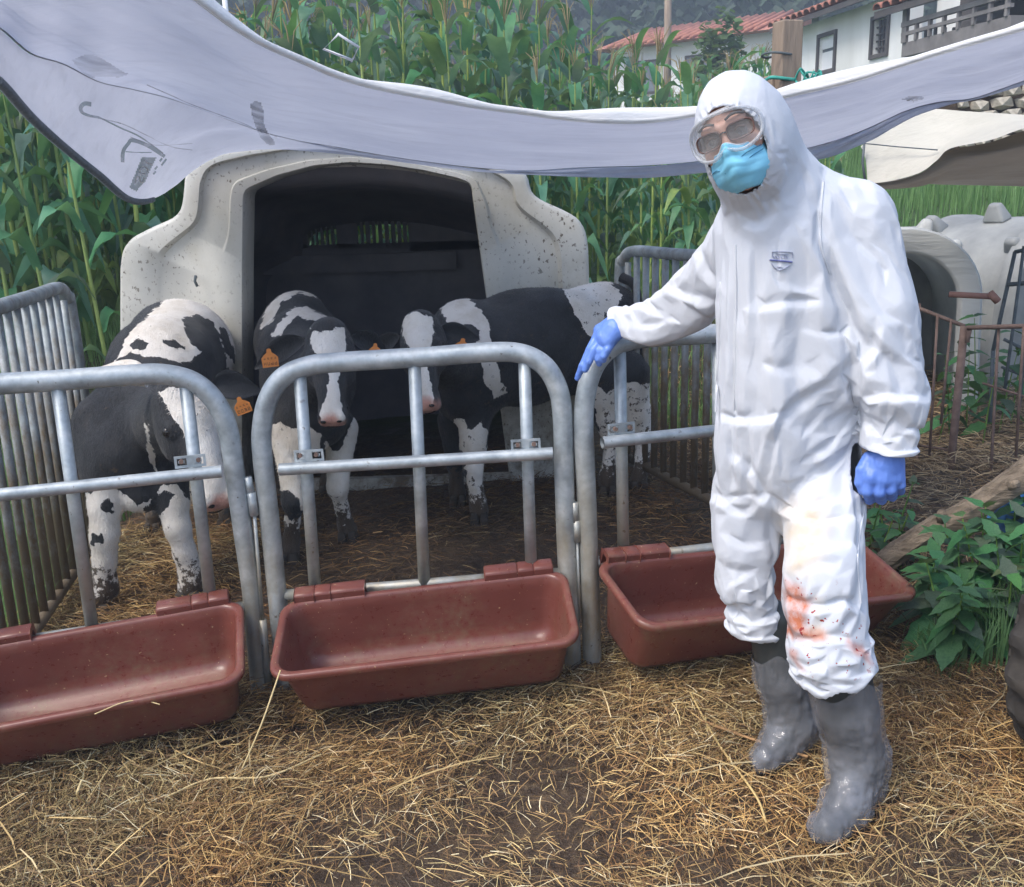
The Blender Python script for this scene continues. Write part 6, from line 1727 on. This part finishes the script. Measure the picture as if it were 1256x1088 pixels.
# ------------------------------------------------------------------ buildings on the rise
def P2(o): return o
def house():
    A = P(975, 60, 22.0); B = P(1256, 60, 15.0)
    u = Vector((B.x - A.x, B.y - A.y, 0)); L0 = u.length; u.normalize(); nrm = Vector((u.y, -u.x, 0))
    if nrm.y > 0: nrm = -nrm                                     # towards the camera
    def at(px, py, off=0.0):
        q = hitplane(px, py, A + nrm * off, nrm); return (q - A).dot(u), q.z
    W = lambda s, z, off=0.0: Vector((A.x, A.y, 0)) + u * s + nrm * off + Vector((0, 0, z))
    z0 = g(A.x, A.y) - 1.2; ze = at(975, 36)[1]; s1 = at(1107, 60)[0]; s2 = at(1420, 60)[0]
    root = empty('farm_house', W(s1 * .5, z0), 'white rendered farmhouse with tiled roof and timber balcony on the hill, top right', 'house')
    O = root.location
    Mx = Matrix((u, -nrm, Vector((0, 0, 1)))).transposed()
    def bx(name, s_a, s_b, za, zb, off0, off1, m, par=root, bev=None):
        c = W((s_a + s_b) / 2, (za + zb) / 2, (off0 + off1) / 2)
        return MB().box(c, (abs(s_b - s_a), abs(off1 - off0), abs(zb - za)), Mx).build(name, m, par, False, origin=O, bevel=bev)
    # wall built round its windows
    w1 = (*at(1004, 88), *at(1025, 41)); w2 = (*at(1070, 68), *at(1090, 20))
    def win(w): return (w[0], w[2], min(w[1], w[3]), max(w[1], w[3]))
    a0, a1, az0, az1 = win(w1); b0, b1, bz0, bz1 = win(w2)
    bx('wall', 0, a0, z0, ze, 0, -.35, M['plaster_stained']); bx('wall', a1, b0, z0, ze, -.001, -.35, M['plaster_stained']); bx('wall', b1, s1, z0, ze, 0, -.35, M['plaster_stained'])
    bx('wall', a0, a1, z0, az0, 0, -.35, M['plaster_stained']); bx('wall', a0, a1, az1, ze, 0, -.35, M['plaster_stained'])
    bx('wall', b0, b1, z0, bz0, 0, -.35, M['plaster_stained']); bx('wall', b0, b1, bz1, ze, 0, -.35, M['plaster_stained'])
    bx('side_wall', 0, .3, z0, ze + .2, -.352, -6, M['plaster']); bx('wall', s1, s2, z0, at(1107, 66)[1], -.01, -.35, M['plaster_stained'])
    sp_ = at(1135, 40)[0]
    bx('recess_wall', s1 + .002, sp_, at(1107, 66)[1], ze, -.6, -.8, M['plaster']); bx('timber_wall', sp_, s2, at(1107, 66)[1], ze + .3, -.6, -.8, M['dark_timber'])
    for (x0, x1, zz0, zz1, kind) in ((a0, a1, az0, az1, 0), (b0, b1, bz0, bz1, 1)):
        f = .07
        fr = MB()
        for (q0, q1, r0_, r1_) in ((x0 - f, x1 + f, zz1, zz1 + f), (x0 - f, x1 + f, zz0 - f, zz0), (x0 - f, x0, zz0, zz1), (x1, x1 + f, zz0, zz1)):
            fr.box(W((q0 + q1) / 2, (r0_ + r1_) / 2, .012), (q1 - q0, .06, r1_ - r0_), Mx)
        wf = fr.build('window_frame', M['dark_timber'], root, False, origin=O)
        if kind == 0:
            bx('shutter', x0, x1, zz0, zz1 - .28, -.06, -.10, M['shutter_white'], wf); bx('shutter', x0, x1, zz1 - .22, zz1, -.05, -.09, M['shutter_white'], wf)
            bx('pane', x0, x1, zz1 - .28, zz1 - .22, -.07, -.09, M['window_glass'], wf)
        else:
            bx('pane', x0, x1, zz0, zz1, -.10, -.12, M['window_glass'], wf)
            for i in range(1, 4): bx('glazing_bar', x0 + (x1 - x0) * i / 4 - .012, x0 + (x1 - x0) * i / 4 + .012, zz0, zz1, -.05, -.08, M['dark_timber'], wf)
            for i in range(1, 5): bx('glazing_bar', x0, x1, zz0 + (zz1 - zz0) * i / 5 - .012, zz0 + (zz1 - zz0) * i / 5 + .012, -.053, -.083, M['dark_timber'], wf)
    # roofs of single tiles
    tile = MB()
    n = 6; vs = []
    for t in (0, 1):
        for k in range(n + 1):
            a = math.pi * k / n; r_ = .125 if t == 0 else .105
            vs.append((r_ * math.cos(a), t * .46, r_ * .75 * math.sin(a) + (0.02 if t == 0 else 0)))
    tme = bpy.data.meshes.new('tile'); tme.from_pydata(vs + [(x * .86, y, z * .86 - .002) for x, y, z in vs], [], [(k, k + 1, n + 2 + k, n + 1 + k) for k in range(n)] + [(2 * n + 2 + k, 3 * n + 3 + k, 3 * n + 4 + k, 2 * n + 3 + k) for k in range(n)] + [(k, 2 * n + 2 + k, 2 * n + 3 + k, k + 1) for k in range(n)])
    tme.materials.append(M['roof_tile'])
    def roof(sa, sb, z_, off, rows, pitch, deckname):
        rf = MB(); dv = Vector((0, 0, 1)) * math.sin(pitch) - nrm * math.cos(pitch)
        a, b = W(sa, z_, off), W(sb, z_, off); D = dv * (rows * .40 + .3)
        rf.add([a, b, b + D, a + D, a - Vector((0, 0, .1)), b - Vector((0, 0, .1)), b + D - Vector((0, 0, .1)), a + D - Vector((0, 0, .1))], [(0, 1, 2, 3), (7, 6, 5, 4), (0, 4, 5, 1), (1, 5, 6, 2), (2, 6, 7, 3), (3, 7, 4, 0)])
        ro = rf.build(deckname, M['dark_timber'], root, False, origin=O)
        zz = u.cross(dv).normalized(); 
        if zz.z < 0: zz = -zz
        xx = dv.cross(zz)
        cnt = int((sb - sa) / .26)
        for i in range(cnt):
            for j in range(rows):
                t = link('tile', tme, ro); q = W(sa + .13 + i * .26, z_, off) + dv * (j * .40 - .03) + zz * (.012 + .012 * (j % 2)) - O
                Rm = Matrix((xx, dv, zz)).transposed().to_4x4(); rr = Matrix.Rotation(random.uniform(-.04, .04), 4, 'Z')
                t.matrix_local = Matrix.Translation(q) @ Rm @ rr
        return ro
    roof(-.35, s1 + .1, ze + .06, .42, 6, R(17), 'roof')
    roof(at(1076, 14, 1.2)[0], s2 * .82, at(1076, 15, 1.2)[1], 1.25, 4, R(14), 'porch_roof')
    # balcony
    bo = 1.05
    sL = at(1106, 60, bo)[0]; sR = s2 * .86; zf = at(1106, 70, bo)[1]; zt = at(1108, 28, bo)[1]
    bx('balcony_floor', sL, sR, zf, zf + .20, bo, -.6, M['balcony_wood'])
    bal = bx('balcony_rail', sL, sR, zt - .07, zt, bo + .04, bo - .04, M['balcony_wood'])
    bx('lower_rail', sL, sR, zf + .30, zf + .35, bo + .03, bo - .03, M['balcony_wood'], bal)
    n = int((sR - sL) / .34)
    for i in range(n + 1):
        s_ = sL + i * .34; wd = .05 if i % 9 else .12
        bx('baluster', s_, s_ + wd, zf + .2, zt - .07 if i % 9 else ze - .05, bo + .025, bo - .025, M['balcony_wood'], bal)
    for i in range(6):
        bx('side_baluster', sL + .005, sL + .05, zf + .2, zt - .07, bo - .2 - i * .16, bo - .24 - i * .16, M['balcony_wood'], bal)
simple('balcony_wood', (0.14, 0.13, 0.125), (0.24, 0.225, 0.22), 3, 0.85)
house()
def far_house():
    A, B = P(752, 60, 33), P(948, 52, 30); z0 = g(A.x, A.y) - 2
    ze = P(752, 62, 33).z; zr = P(790, 38, 35).z
    root = empty('red_roofed_house', ((A.x + B.x) / 2, (A.y + B.y) / 2, z0), 'low white house with a long red tiled roof beyond the corn', 'house'); O = root.location
    u = (Vector((B.x, B.y, 0)) - Vector((A.x, A.y, 0))); L = u.length; u.normalize(); n = Vector((u.y, -u.x, 0)); n = n if n.y < 0 else -n
    Mx = Matrix((u, -n, Vector((0, 0, 1)))).transposed(); W = lambda s, z, off: Vector((A.x, A.y, z)) + u * s + n * off
    MB().box(W(L / 2, (z0 + ze) / 2, -2.5), (L, 5, ze - z0), Mx).build('wall', M['plaster'], root, False, origin=O)
    MB().add([W(-.4, ze, .5), W(L + .4, ze, .5), W(L + .4, zr, -2.5), W(-.4, zr, -2.5), W(-.4, ze, -5.5), W(L + .4, ze, -5.5)], [(0, 1, 2, 3), (3, 2, 5, 4), (0, 3, 4), (1, 5, 2), (4, 5, 1, 0)]).build('roof', M['roof_tile'], root, False, origin=O)
    m = MB(); k = int(L / .28)
    for i in range(k):
        m.tube([W(i * .28 + .1, ze + .03, .5), W(i * .28 + .1, zr + .03, -2.5)], .075, 5)
    props(m.build('tile_rows', M['roof_tile'], root, origin=O), None, None, None, 'stuff')
    for i, s in enumerate((1.2, 2.9)):
        f = MB().box(W(s, ze - .9, .03), (.8, .06, 1.0), Mx).build('window', M['dark_timber'], root, False, origin=O)
        MB().box(W(s, ze - .9, .065), (.66, .02, .86), Mx).build('pane', M['window_glass'], f, False, origin=O)
far_house()
# forest hillside: one far mass of foliage
def forest():
    r_ = np.random.default_rng(3); n = 115000
    th = r_.uniform(-.75, .75, n); y = 46 + 45 * r_.random(n) ** 1.2; x = y * th
    cl = vnoise(np.stack([x, y, 0 * x], -1), .22, 3, 2)
    z = G(x, y) + r_.uniform(.3, 1, n) * (4.5 + 2.5 * cl)
    s = r_.uniform(.18, .55, n); a = r_.uniform(0, 6.28, n); b = r_.uniform(-.9, .9, n)
    e1 = np.stack([np.cos(a), np.sin(a), b * .5], -1) * s[:, None]; e2 = np.stack([-np.sin(a) * b, np.cos(a) * b, 1 + 0 * a], -1) * s[:, None] * .7
    c = np.stack([x, y, z], -1); V = np.stack([c - e1, c - e2 * .8, c + e1 * .9, c + e2], 1).reshape(-1, 3)
    T = np.repeat(r_.uniform(.5, 1.6, n), 4)[:, None] * np.array([[1, 1, 1]]); T = np.concatenate([T, np.ones((len(T), 1))], 1)
    o = np_mesh('forest', V, np.arange(n * 4).reshape(-1, 4), M['forest_leaf'], None, False, attr={'tint': T})
    props(o, 'dark blue green forest covering the hillside at the top', 'forest', None, 'stuff')
    for i in range(26):
        pass
forest()
def bushes():
    # shrubs between the corn and the white house
    for (px, py, Y, sx, lab) in ((884, 60, 26, .75, 'olive shrub above the corn, left of the wooden post'),):
        c = P(px, py, Y); r_ = np.random.default_rng(int(px)); n = 1500
        zg = g(c.x, c.y)
        root = empty('shrub', (c.x, c.y, zg), lab, 'shrub'); O = np.array(root.location)
        p = r_.normal(0, 1, (n, 3)); p /= np.linalg.norm(p, axis=1, keepdims=True); p *= (r_.random(n) ** .4)[:, None] * [sx, sx, max(.6, (c.z - zg) * .6 + .5)] * (1 + .3 * vnoise(p, 2.2, px, 2))[:, None]
        p[:, 2] += (c.z - zg) * .55
        a = r_.uniform(0, 6.28, n); s = r_.uniform(.06, .16, n); e1 = np.stack([np.cos(a), np.sin(a), r_.uniform(-.5, .5, n)], -1) * s[:, None]; e2 = np.stack([-np.sin(a), np.cos(a), r_.uniform(.2, 1, n)], -1) * s[:, None] * .6
        V = np.stack([p - e1, p - e2, p + e1, p + e2], 1).reshape(-1, 3)
        T = np.repeat(r_.uniform(.6, 1.5, n), 4)[:, None] * np.array([[.55, .5, .45]]); T = np.concatenate([T, np.ones((len(T), 1))], 1)
        np_mesh('foliage', V, np.arange(n * 4).reshape(-1, 4), M['grass_leaf'], root, False, attr={'tint': T})
        m = MB()
        for k in range(5): m.tube([(0, 0, -.1), (random.uniform(-.4, .4), random.uniform(-.4, .4), (c.z - zg) * .7)], [.04, .01], 5)
        m.build('stems', M['bark'], root)
bushes()
def pole(label, px, ytop, Y, w, mat, cat='pole'):
    c = P(px, ytop, Y); zg = g(c.x, c.y)
    root = empty('utility_pole', (c.x, c.y, zg), label, cat)
    MB().tube([(0, 0, -.3), (0, 0, c.z - zg)], [w * 1.1, w * .9], 10).build('shaft', mat, root)
    MB().box((0, 0, c.z - zg - .3), (w * 6, w * .9, w * .8)).build('crossarm', mat, root, False)
pole('grey utility pole standing beyond the corn, left of the white hood', 820, -60, 27, .10, M['wood'])
pole('thin pale pole rising from the corn near the top left of the canopy', 270, -60, 13, .035, M['white_paint'])
# weathered wooden post with wires and green rope
def wooden_post():
    a, b = P(960, 31, 5.6), P(963, 120, 5.6)
    zg = g(a.x, 5.6); root = empty('wooden_post', (b.x, 5.6, zg), 'weathered square wooden post tied with wire, right behind the white hood', 'post'); O = root.location
    h = a.z - zg
    MB().box((0, 0, h / 2 + .02), (.125, .11, h), Matrix.Rotation(.3, 3, 'Z')).build('post', M['wood'], root, False, bevel=.008)
    MB().box((-.075, .03, h / 2 - .12), (.04, .09, h - .26), Matrix.Rotation(.3, 3, 'Z')).build('split_rail', M['wood'], root, False, bevel=.006)
    for i, py in enumerate((64, 96)):
        q = P(960, py, 5.5) - O
        pts = [Vector((q.x + .082 * math.cos(t), .075 * math.sin(t), q.z + .006 * math.sin(t * 2))) for t in np.linspace(0, 6.1, 18)]
        MB().tube(pts, .0065, 6, closed=True).build('wire_tie', M['dark_cord'], root)
    r_ = random.Random(4)
    for k in range(5):
        pts = [P(975, 98, 5.45)] + [P(975 + (j + 1) * r_.uniform(4, 8), 96 + r_.uniform(-12, 14), 5.42 + r_.uniform(-.05, .05)) for j in range(5)]
        MB().tube([q - O for q in smooth_path(pts, 4)], .0055, 5).build('green_rope', M['rope_green'], root)
    MB().tube([q - O for q in smooth_path([P(936, 101, 5.5), P(945, 95, 5.45), P(960, 96, 5.42), P(976, 98, 5.44)], 4)], .009, 6).build('green_rope', M['rope_green'], root)
wooden_post()
# rubble wall at the right edge
def rubble():
    c = P(1200, 118, 11); root = empty('rubble_wall', (c.x, 11, g(c.x, 11)), 'rough pale stone wall at the right edge between canopy and cream sheet', 'stone wall'); O = root.location
    a, b = P(1118, 140, 11.3), P(1300, 140, 10.7); r_ = random.Random(6)
    z0 = g(a.x, 11) - .1; zt = P(1250, 92, 11).z
    rows = max(2, int((zt - z0) / .13))
    mes = []
    for k in range(6):
        bm = bmesh.new(); bmesh.ops.create_icosphere(bm, subdivisions=1, radius=.5)
        for v in bm.verts: v.co = Vector((max(-.42, min(.42, v.co.x * 1.15)), v.co.y, max(-.4, min(.4, v.co.z * 1.1)))) * (1 + r_.uniform(-.12, .12))
        me = bpy.data.meshes.new('stone'); bm.to_mesh(me); bm.free(); me.materials.append(M['stone']); mes.append(me)
    L = (b - a).length; bw = MB().box(((a.x + b.x) / 2, 11.12, (z0 + zt) / 2), (L, .25, zt - z0 - .05)).build('mortar_core', M['mud'], root, False, origin=O)
    cnt = 0
    j = rows - 1
    while j >= 0 and cnt < 280:
        s = 0
        while s < L:
            w = r_.uniform(.13, .26)
            q = a.lerp(b, s / L); t = link('stone', r_.choice(mes), root); t.location = Vector((q.x + w / 2, q.y - .1, z0 + (j + .5) * .13 + r_.uniform(-.02, .02))) - O
            t.scale = (w * 1.05, .26, .155 * r_.uniform(.85, 1.15)); t.rotation_euler = (r_.uniform(-.2, .2), r_.uniform(-.15, .15), r_.uniform(-.2, .2)); s += w; cnt += 1
        j -= 1
rubble()

# ------------------------------------------------------------------ right hand hutches
def arch_hutch(label, cx, Y, half, height, depth, yaw, mat, knobs, door=True):
    zg = g(cx, Y); root = empty('calf_hutch', (cx, Y, zg), label, 'calf hutch', None, (0, 0, yaw))
    def arch(s, h, y, n=26, base=0.0):
        return [(s * math.cos(a) * 1.0, y, base + (h - base) * max(0, math.sin(a)) ** .82) for a in np.linspace(math.pi, 0, n)]
    def prof(s, h, y):
        pts = []
        hs = h - s * .95
        for t in np.linspace(0, 1, 6)[:-1]: pts.append((-s * (1.06 - .06 * t), y, hs * t))
        for a in np.linspace(math.pi, 0, 20): pts.append((s * math.cos(a), y, hs + s * .95 * math.sin(a)))
        for t in np.linspace(1, 0, 6)[1:]: pts.append((s * (1.06 - .06 * t), y, hs * t))
        return pts
    rings = [prof(half * .72, height * .86, .10), prof(half * .72, height * .86, .02), prof(half * .75, height * .88, 0), prof(half * .96, height * .99, -.005), prof(half, height, .03), prof(half, height, .13), prof(half * .90, height * .95, .15), prof(half * .88, height * .93, depth * .5), prof(half * .93, height * .95, depth * .52), prof(half * .93, height * .95, depth * .60), prof(half * .86, height * .91, depth * .62), prof(half * .80, height * .84, depth), prof(half * .1, height * .3, depth + .02)]
    n = len(rings[0]); V = [q for r_ in rings for q in r_]; F = [(i * n + k, i * n + k + 1, (i + 1) * n + k + 1, (i + 1) * n + k) for i in range(len(rings) - 1) for k in range(n - 1)]
    o = np_mesh('hutch_shell', np.array(V), np.array(F), mat, root); o.data.set_sharp_from_angle(angle=R(50))
    rin = [prof(half * .74, height * .87, .105), prof(half * .84, height * .88, .17), prof(half * .78, height * .8, depth - .05)]
    V = [q for r_ in rin for q in r_]; F = [(i * n + k, i * n + k + 1, (i + 1) * n + k + 1, (i + 1) * n + k) for i in range(2) for k in range(n - 1)]
    F4 = np.array(F); np_mesh('inner_lining', np.array(V), F4, M['hutch_grey_in'], root)
    for (a, y) in knobs:
        x, z = half * .9 * math.cos(a), (height - half * .95) + half * .95 * math.sin(a)
        MB().box((x, y, z), (.12, .18, .13), Matrix.Rotation(math.pi / 2 - a, 3, 'Y'), 0, .45).build('lifting_lug', mat, root, True, bevel=.02)
    return root
cA = P(1104, 400, 6.0)
arch_hutch('small white arched calf hutch whose grey opening shows right of the white sleeve', cA.x, 6.0, .46, P(1110, 279, 6.0).z - g(cA.x, 6.0), 1.5, R(-14), M['hutch_pale'], [(1.25, .22), (.72, .30)])
cB = P(1290, 400, 6.9)
arch_hutch('grey domed calf hutch with ribs at the right photo edge', cB.x, 6.7, .62, P(1230, 256, 6.7).z - g(cB.x, 6.7), 1.6, R(28), M['hutch_grey'], [(2.5, .15), (1.9, .5), (2.2, .9)])
simple_p = None
# ------------------------------------------------------------------ rusty frames
def rod_frame(name, label, cat, rods, Yd, grp=None, mat='rust'):
    q0 = rods[0]; c = P(q0[0], q0[1], q0[4]); root = empty(name, (c.x, c.y, g(c.x, c.y)), label, cat, grp); O = root.location
    for (x0, y0, x1, y1, Ya, Yb, r, nm) in rods:
        MB().tube([P(x0, y0, Ya), P(x1, y1, Yb)], r, 8).build(nm, M[mat], root, origin=O)
    return root
rod_frame('rusty_pen_frame', 'thin rusty rod frame in front of the white arched hutch', 'pen frame',
    [(1096, 366, 1183, 400, 5.0, 4.7, .010, 'top_rod'), (1183, 400, 1160, 632, 4.7, 4.62, .020, 'post'), (1167, 392, 1154, 520, 4.75, 4.7, .007, 'upright_rod'), (1150, 386, 1140, 560, 4.8, 4.75, .007, 'upright_rod'), (1128, 372, 1125, 610, 4.9, 4.8, .007, 'upright_rod'), (1109, 512, 1150, 640, 4.9, 4.65, .007, 'brace_rod'), (1118, 545, 1165, 552, 4.9, 4.66, .006, 'cross_rod')], 5)
rod_frame('rusty_pen_frame', 'rusty horizontal rod frame reaching the right photo edge', 'pen frame',
    [(1186, 402, 1330, 398, 4.66, 4.4, .011, 'top_rod'), (1190, 402, 1186, 420, 4.66, 4.66, .011, 'corner_rod'), (1225, 402, 1212, 640, 4.6, 4.5, .007, 'upright_rod'), (1256, 400, 1246, 560, 4.5, 4.45, .007, 'upright_rod'), (1205, 470, 1300, 500, 4.62, 4.4, .006, 'cross_rod')], 5)
rod_frame('leaning_gate', 'tall dark wire gate leaning by the grey hutch at the right edge', 'wire gate',
    [(1245, 309, 1218, 430, 5.4, 5.3, .011, 'side_rod'), (1218, 430, 1214, 520, 5.3, 5.25, .011, 'side_rod'), (1245, 309, 1270, 304, 5.4, 5.3, .011, 'top_rod'), (1256, 302, 1232, 480, 5.3, 5.2, .009, 'upright_rod'), (1268, 330, 1250, 500, 5.3, 5.2, .009, 'upright_rod'), (1236, 349, 1290, 345, 5.35, 5.25, .012, 'cross_rod'), (1231, 416, 1280, 440, 5.3, 5.2, .009, 'cross_rod'), (1228, 450, 1280, 470, 5.3, 5.2, .008, 'cross_rod')], 5, None, 'dark_cord')
rod_frame('rusty_bar', 'short rust red flat bar sticking out from the hutch rib', 'bar', [(1164, 361, 1222, 364, 5.3, 5.25, .016, 'bar'), (1214, 359, 1224, 370, 5.25, 5.24, .020, 'bracket')], 5, None, 'rust_red')
# ------------------------------------------------------------------ leaning log
def log():
    a, b = P(1072, 700, 3.32), P(1275, 568, 3.30); a.z = max(a.z, g(a.x, a.y) + .05)
    root = empty('leaning_log', (a.x, a.y, g(a.x, a.y)), 'rough split log slanting up to the right behind the nettles', 'log'); O = np.array(root.location)
    pts = smooth_path([a, a.lerp(b, .3) + Vector((0, 0, .012)), a.lerp(b, .62) - Vector((0, 0, .012)), b], 10)
    n = len(pts); V, F = tube_geo(pts, [.035 + .012 * i / n for i in range(n)], 28)
    V = np.array([list(v) for v in V]); P0 = np.array([list(p_) for p_ in pts]); 
    ax = np.array(list((b - a).normalized()))
    s = (V - P0[0]) @ ax; c = P0[0] + s[:, None] * ax; rad = V - c; rn = np.linalg.norm(rad, axis=1, keepdims=True) + 1e-9
    q = np.concatenate([rad / rn * 2.4, (s * 3)[:, None] * [[1, 1, 1]][0][:1]], 1)[:, :3]
    gro = vnoise(np.stack([rad[:, 0] / rn[:, 0] * 3.2 + s * .8, rad[:, 1] / rn[:, 0] * 3.2, rad[:, 2] / rn[:, 0] * 3.2], -1), 1.4, 3, 2) * .014 + vnoise(V, 22, 3, 2) * .006
    V = V + rad / rn * gro[:, None]
    o = MB(); o.add(V - O, F); o.build('trunk', M['log_wood'], root, autosmooth=40)
    for t, l_, dr in ((.42, .10, Vector((-.3, -.5, .8))), (.78, .07, Vector((.2, -.8, .4)))):
        q = a.lerp(b, t) - Vector(O); d_ = dr.normalized(); MB().tube([q + d_ * .03, q + d_ * (.05 + l_ * .35)], [.022, .015], 8).build('knot', M['log_wood'], root)
log()
# blue tub
def tub():
    c = P(1288, 624, 3.5); zg = g(c.x, c.y); root = empty('blue_tub', (c.x, c.y, zg), 'blue plastic tub half hidden behind the log at the right edge', 'tub')
    prof = [(.10, 0), (.15, 0), (.165, .02), (.20, .26), (.215, .27), (.215, .285), (.195, .285), (.19, .26), (.155, .03), (.0, .03)]
    n = 28; vs = [(r_ * math.cos(2 * math.pi * k / n), r_ * math.sin(2 * math.pi * k / n), z * (c.z - zg + .06) / .28) for r_, z in prof for k in range(n)]
    MB().add(vs, [(i * n + k, i * n + (k + 1) % n, (i + 1) * n + (k + 1) % n, (i + 1) * n + k) for i in range(len(prof) - 1) for k in range(n)]).build('tub_body', M['blue_plastic'], root, autosmooth=50)
    MB().tube([(-.2, -.06, .2), (-.24, -.02, .16), (-.2, .03, .2)], .008, 6).build('handle', M['blue_plastic'], root)
tub()
# old tyre at the right edge
def tyre():
    c0 = on_ground(1292, 930); cx, cy = c0.x + .10, c0.y + .06; zg = g(cx, cy)
    root = empty('old_tyre', (cx, cy, zg), 'old muddy tyre standing at the right photo edge beside the straw', 'tyre', None, (R(4), 0, R(-52)))
    Rr, rr = .225, .085; n, m = 72, 22; V = []; F = []
    for i in range(n):
        a = 2 * math.pi * i / n
        for k in range(m):
            b = 2 * math.pi * k / m; cb, sb = math.cos(b), math.sin(b)
            x = math.copysign(abs(sb) ** .7, sb) * rr * 1.05; r_ = Rr + math.copysign(abs(cb) ** .8, cb) * rr
            if cb > .35 and (i // 2 + (1 if sb > 0 else 0)) % 2 and abs(sb) > .12: r_ -= .026
            if cb < -.75: r_ += .01
            V.append((x, r_ * math.cos(a), Rr + rr - .015 + r_ * math.sin(a)))
    for i in range(n):
        for k in range(m): F.append((i * m + k, i * m + (k + 1) % m, ((i + 1) % n) * m + (k + 1) % m, ((i + 1) % n) * m + k))
    MB().add(V, F).build('tyre_casing', M['tyre_rubber'], root, autosmooth=35)
tyre()
# ------------------------------------------------------------------ nettles
def nettles():
    r_ = random.Random(12)
    def leafmesh(k):
        n = 7; V = []; F = []
        for i in range(n + 1):
            t = i / n; w = .5 * math.sin(math.pi * min(1, t ** .62)) ** .9 * (1 if i % 2 else .80) * (1 - .15 * t); w = max(w, .01) if i < n else .005
            z = .14 * math.sin(t * 2.2 + k) - .28 * t * t
            V += [(t, -w * .62, z + .10 * w), (t, 0, z), (t, w * .62, z + .10 * w)]
        for i in range(n): a = 3 * i; F += [(a, a + 3, a + 4, a + 1), (a + 1, a + 4, a + 5, a + 2)]
        me_o = np_mesh('leaf', np.array(V), np.array(F), M['nettle_leaf'], None, attr={'tint': tintv(len(V), tuple(r_.uniform(.75, 1.35) * q for q in (1, 1, 1)))}); me = me_o.data; bpy.data.objects.remove(me_o); return me
    lm = [leafmesh(k) for k in range(6)]
    def stalk(x, y, h, size, npair, label, grp, lean):
        zg = g(x, y); root = empty('nettle', (x, y, zg), label, 'nettle', grp)
        V, F = tube_geo([Vector((0, 0, -.02)), Vector((lean[0] * .4, lean[1] * .4, h * .5)), Vector((lean[0], lean[1], h))], [.005, .004, .002], 5, False, False)
        V = np.array([list(v) for v in V]); np_mesh('stem', V, np.array(F), M['corn_stalk'], root, attr={'tint': tintv(len(V), (.6, .8, .6))})
        for i in range(npair):
            t = .28 + .72 * i / (npair - 1); c = Vector((lean[0] * t ** 1.5, lean[1] * t ** 1.5, h * t)); a0 = i * math.pi / 2 + r_.uniform(-.4, .4)
            for s in (0, 1):
                L = size * (1.12 - .62 * t) * r_.uniform(.85, 1.15); a = a0 + s * math.pi + r_.uniform(-.3, .3)
                o = link('leaf', r_.choice(lm), root); o.location = c; o.rotation_euler = (r_.uniform(-.35, .35), r_.uniform(-.15, .45) - (.5 if t > .9 else 0), a); o.scale = (L, L, L)
    near = [(1120, 775), (1145, 795), (1170, 805), (1195, 790), (1220, 800), (1245, 800), (1135, 750), (1165, 765), (1190, 760), (1215, 765), (1240, 770), (1262, 770), (1160, 735), (1185, 735), (1210, 735), (1235, 735), (1258, 730), (1280, 760), (1150, 815), (1275, 800), (1228, 700), (1255, 700), (1280, 720)]
    for px, py in near:
        q = on_ground(px + 12, py + 8 * 0); hgt = r_.uniform(.20, .30) if py > 780 else r_.uniform(.28, .42)
        stalk(q.x, q.y, hgt, .165, 6, 'broad leaved nettle in the clump between the log and the tyre', 'nettles in front of the log', (r_.uniform(-.10, .04), r_.uniform(-.10, .03)))
    for px, py in ((1075, 700), (1095, 690), (1062, 690), (1085, 680), (1105, 700), (1070, 672), (1098, 668)):
        q = on_ground(px, py); stalk(q.x, q.y, r_.uniform(.18, .30), .11, 4, 'hazy green nettle beyond the right trough, under the hanging glove', 'nettles beyond the right trough', (r_.uniform(-.05, .05), r_.uniform(-.05, .05)))
    for px, py in ((1165, 540), (1185, 530), (1205, 545), (1225, 530), (1175, 515), (1240, 520), (1195, 510), (1150, 545), (1215, 510)):
        q = on_ground(px, py); stalk(q.x, q.y, r_.uniform(.35, .6), .16, 5, 'dark green nettle growing at the foot of the right hutches', 'nettles at the right hutches', (r_.uniform(-.08, .08), r_.uniform(-.05, .05)))
nettles()
scatter_blades('grass_tuft', np.concatenate([pts_on(P(1160, 770, 2.6).x, P(1240, 800, 2.6).x + .1, 2.62, 2.9, 260, 9)]), .10, .26, .007, M['grass_leaf'], 'long bladed grass tuft in front of the nettles', 'grass', 9, 1.4)

# ------------------------------------------------------------------ the air itself
def haze():
    m = bpy.data.materials.new('haze'); m.use_nodes = True; nt = m.node_tree; nt.nodes.clear()
    out = nt.nodes.new('ShaderNodeOutputMaterial'); v = nt.nodes.new('ShaderNodeVolumePrincipled')
    v.inputs['Color'].default_value = (.70, .82, 1.0, 1); v.inputs['Density'].default_value = HAZE; v.inputs['Anisotropy'].default_value = 0.1
    nt.links.new(v.outputs[0], out.inputs['Volume'])
    b = MB().box((10, 45, 20.4), (330, 170, 43.4)).build('haze', m, None, False)
    props(b, 'pale moist air between the yard and the hillside', None, None, 'stuff')
HAZE = 0.0055
haze()
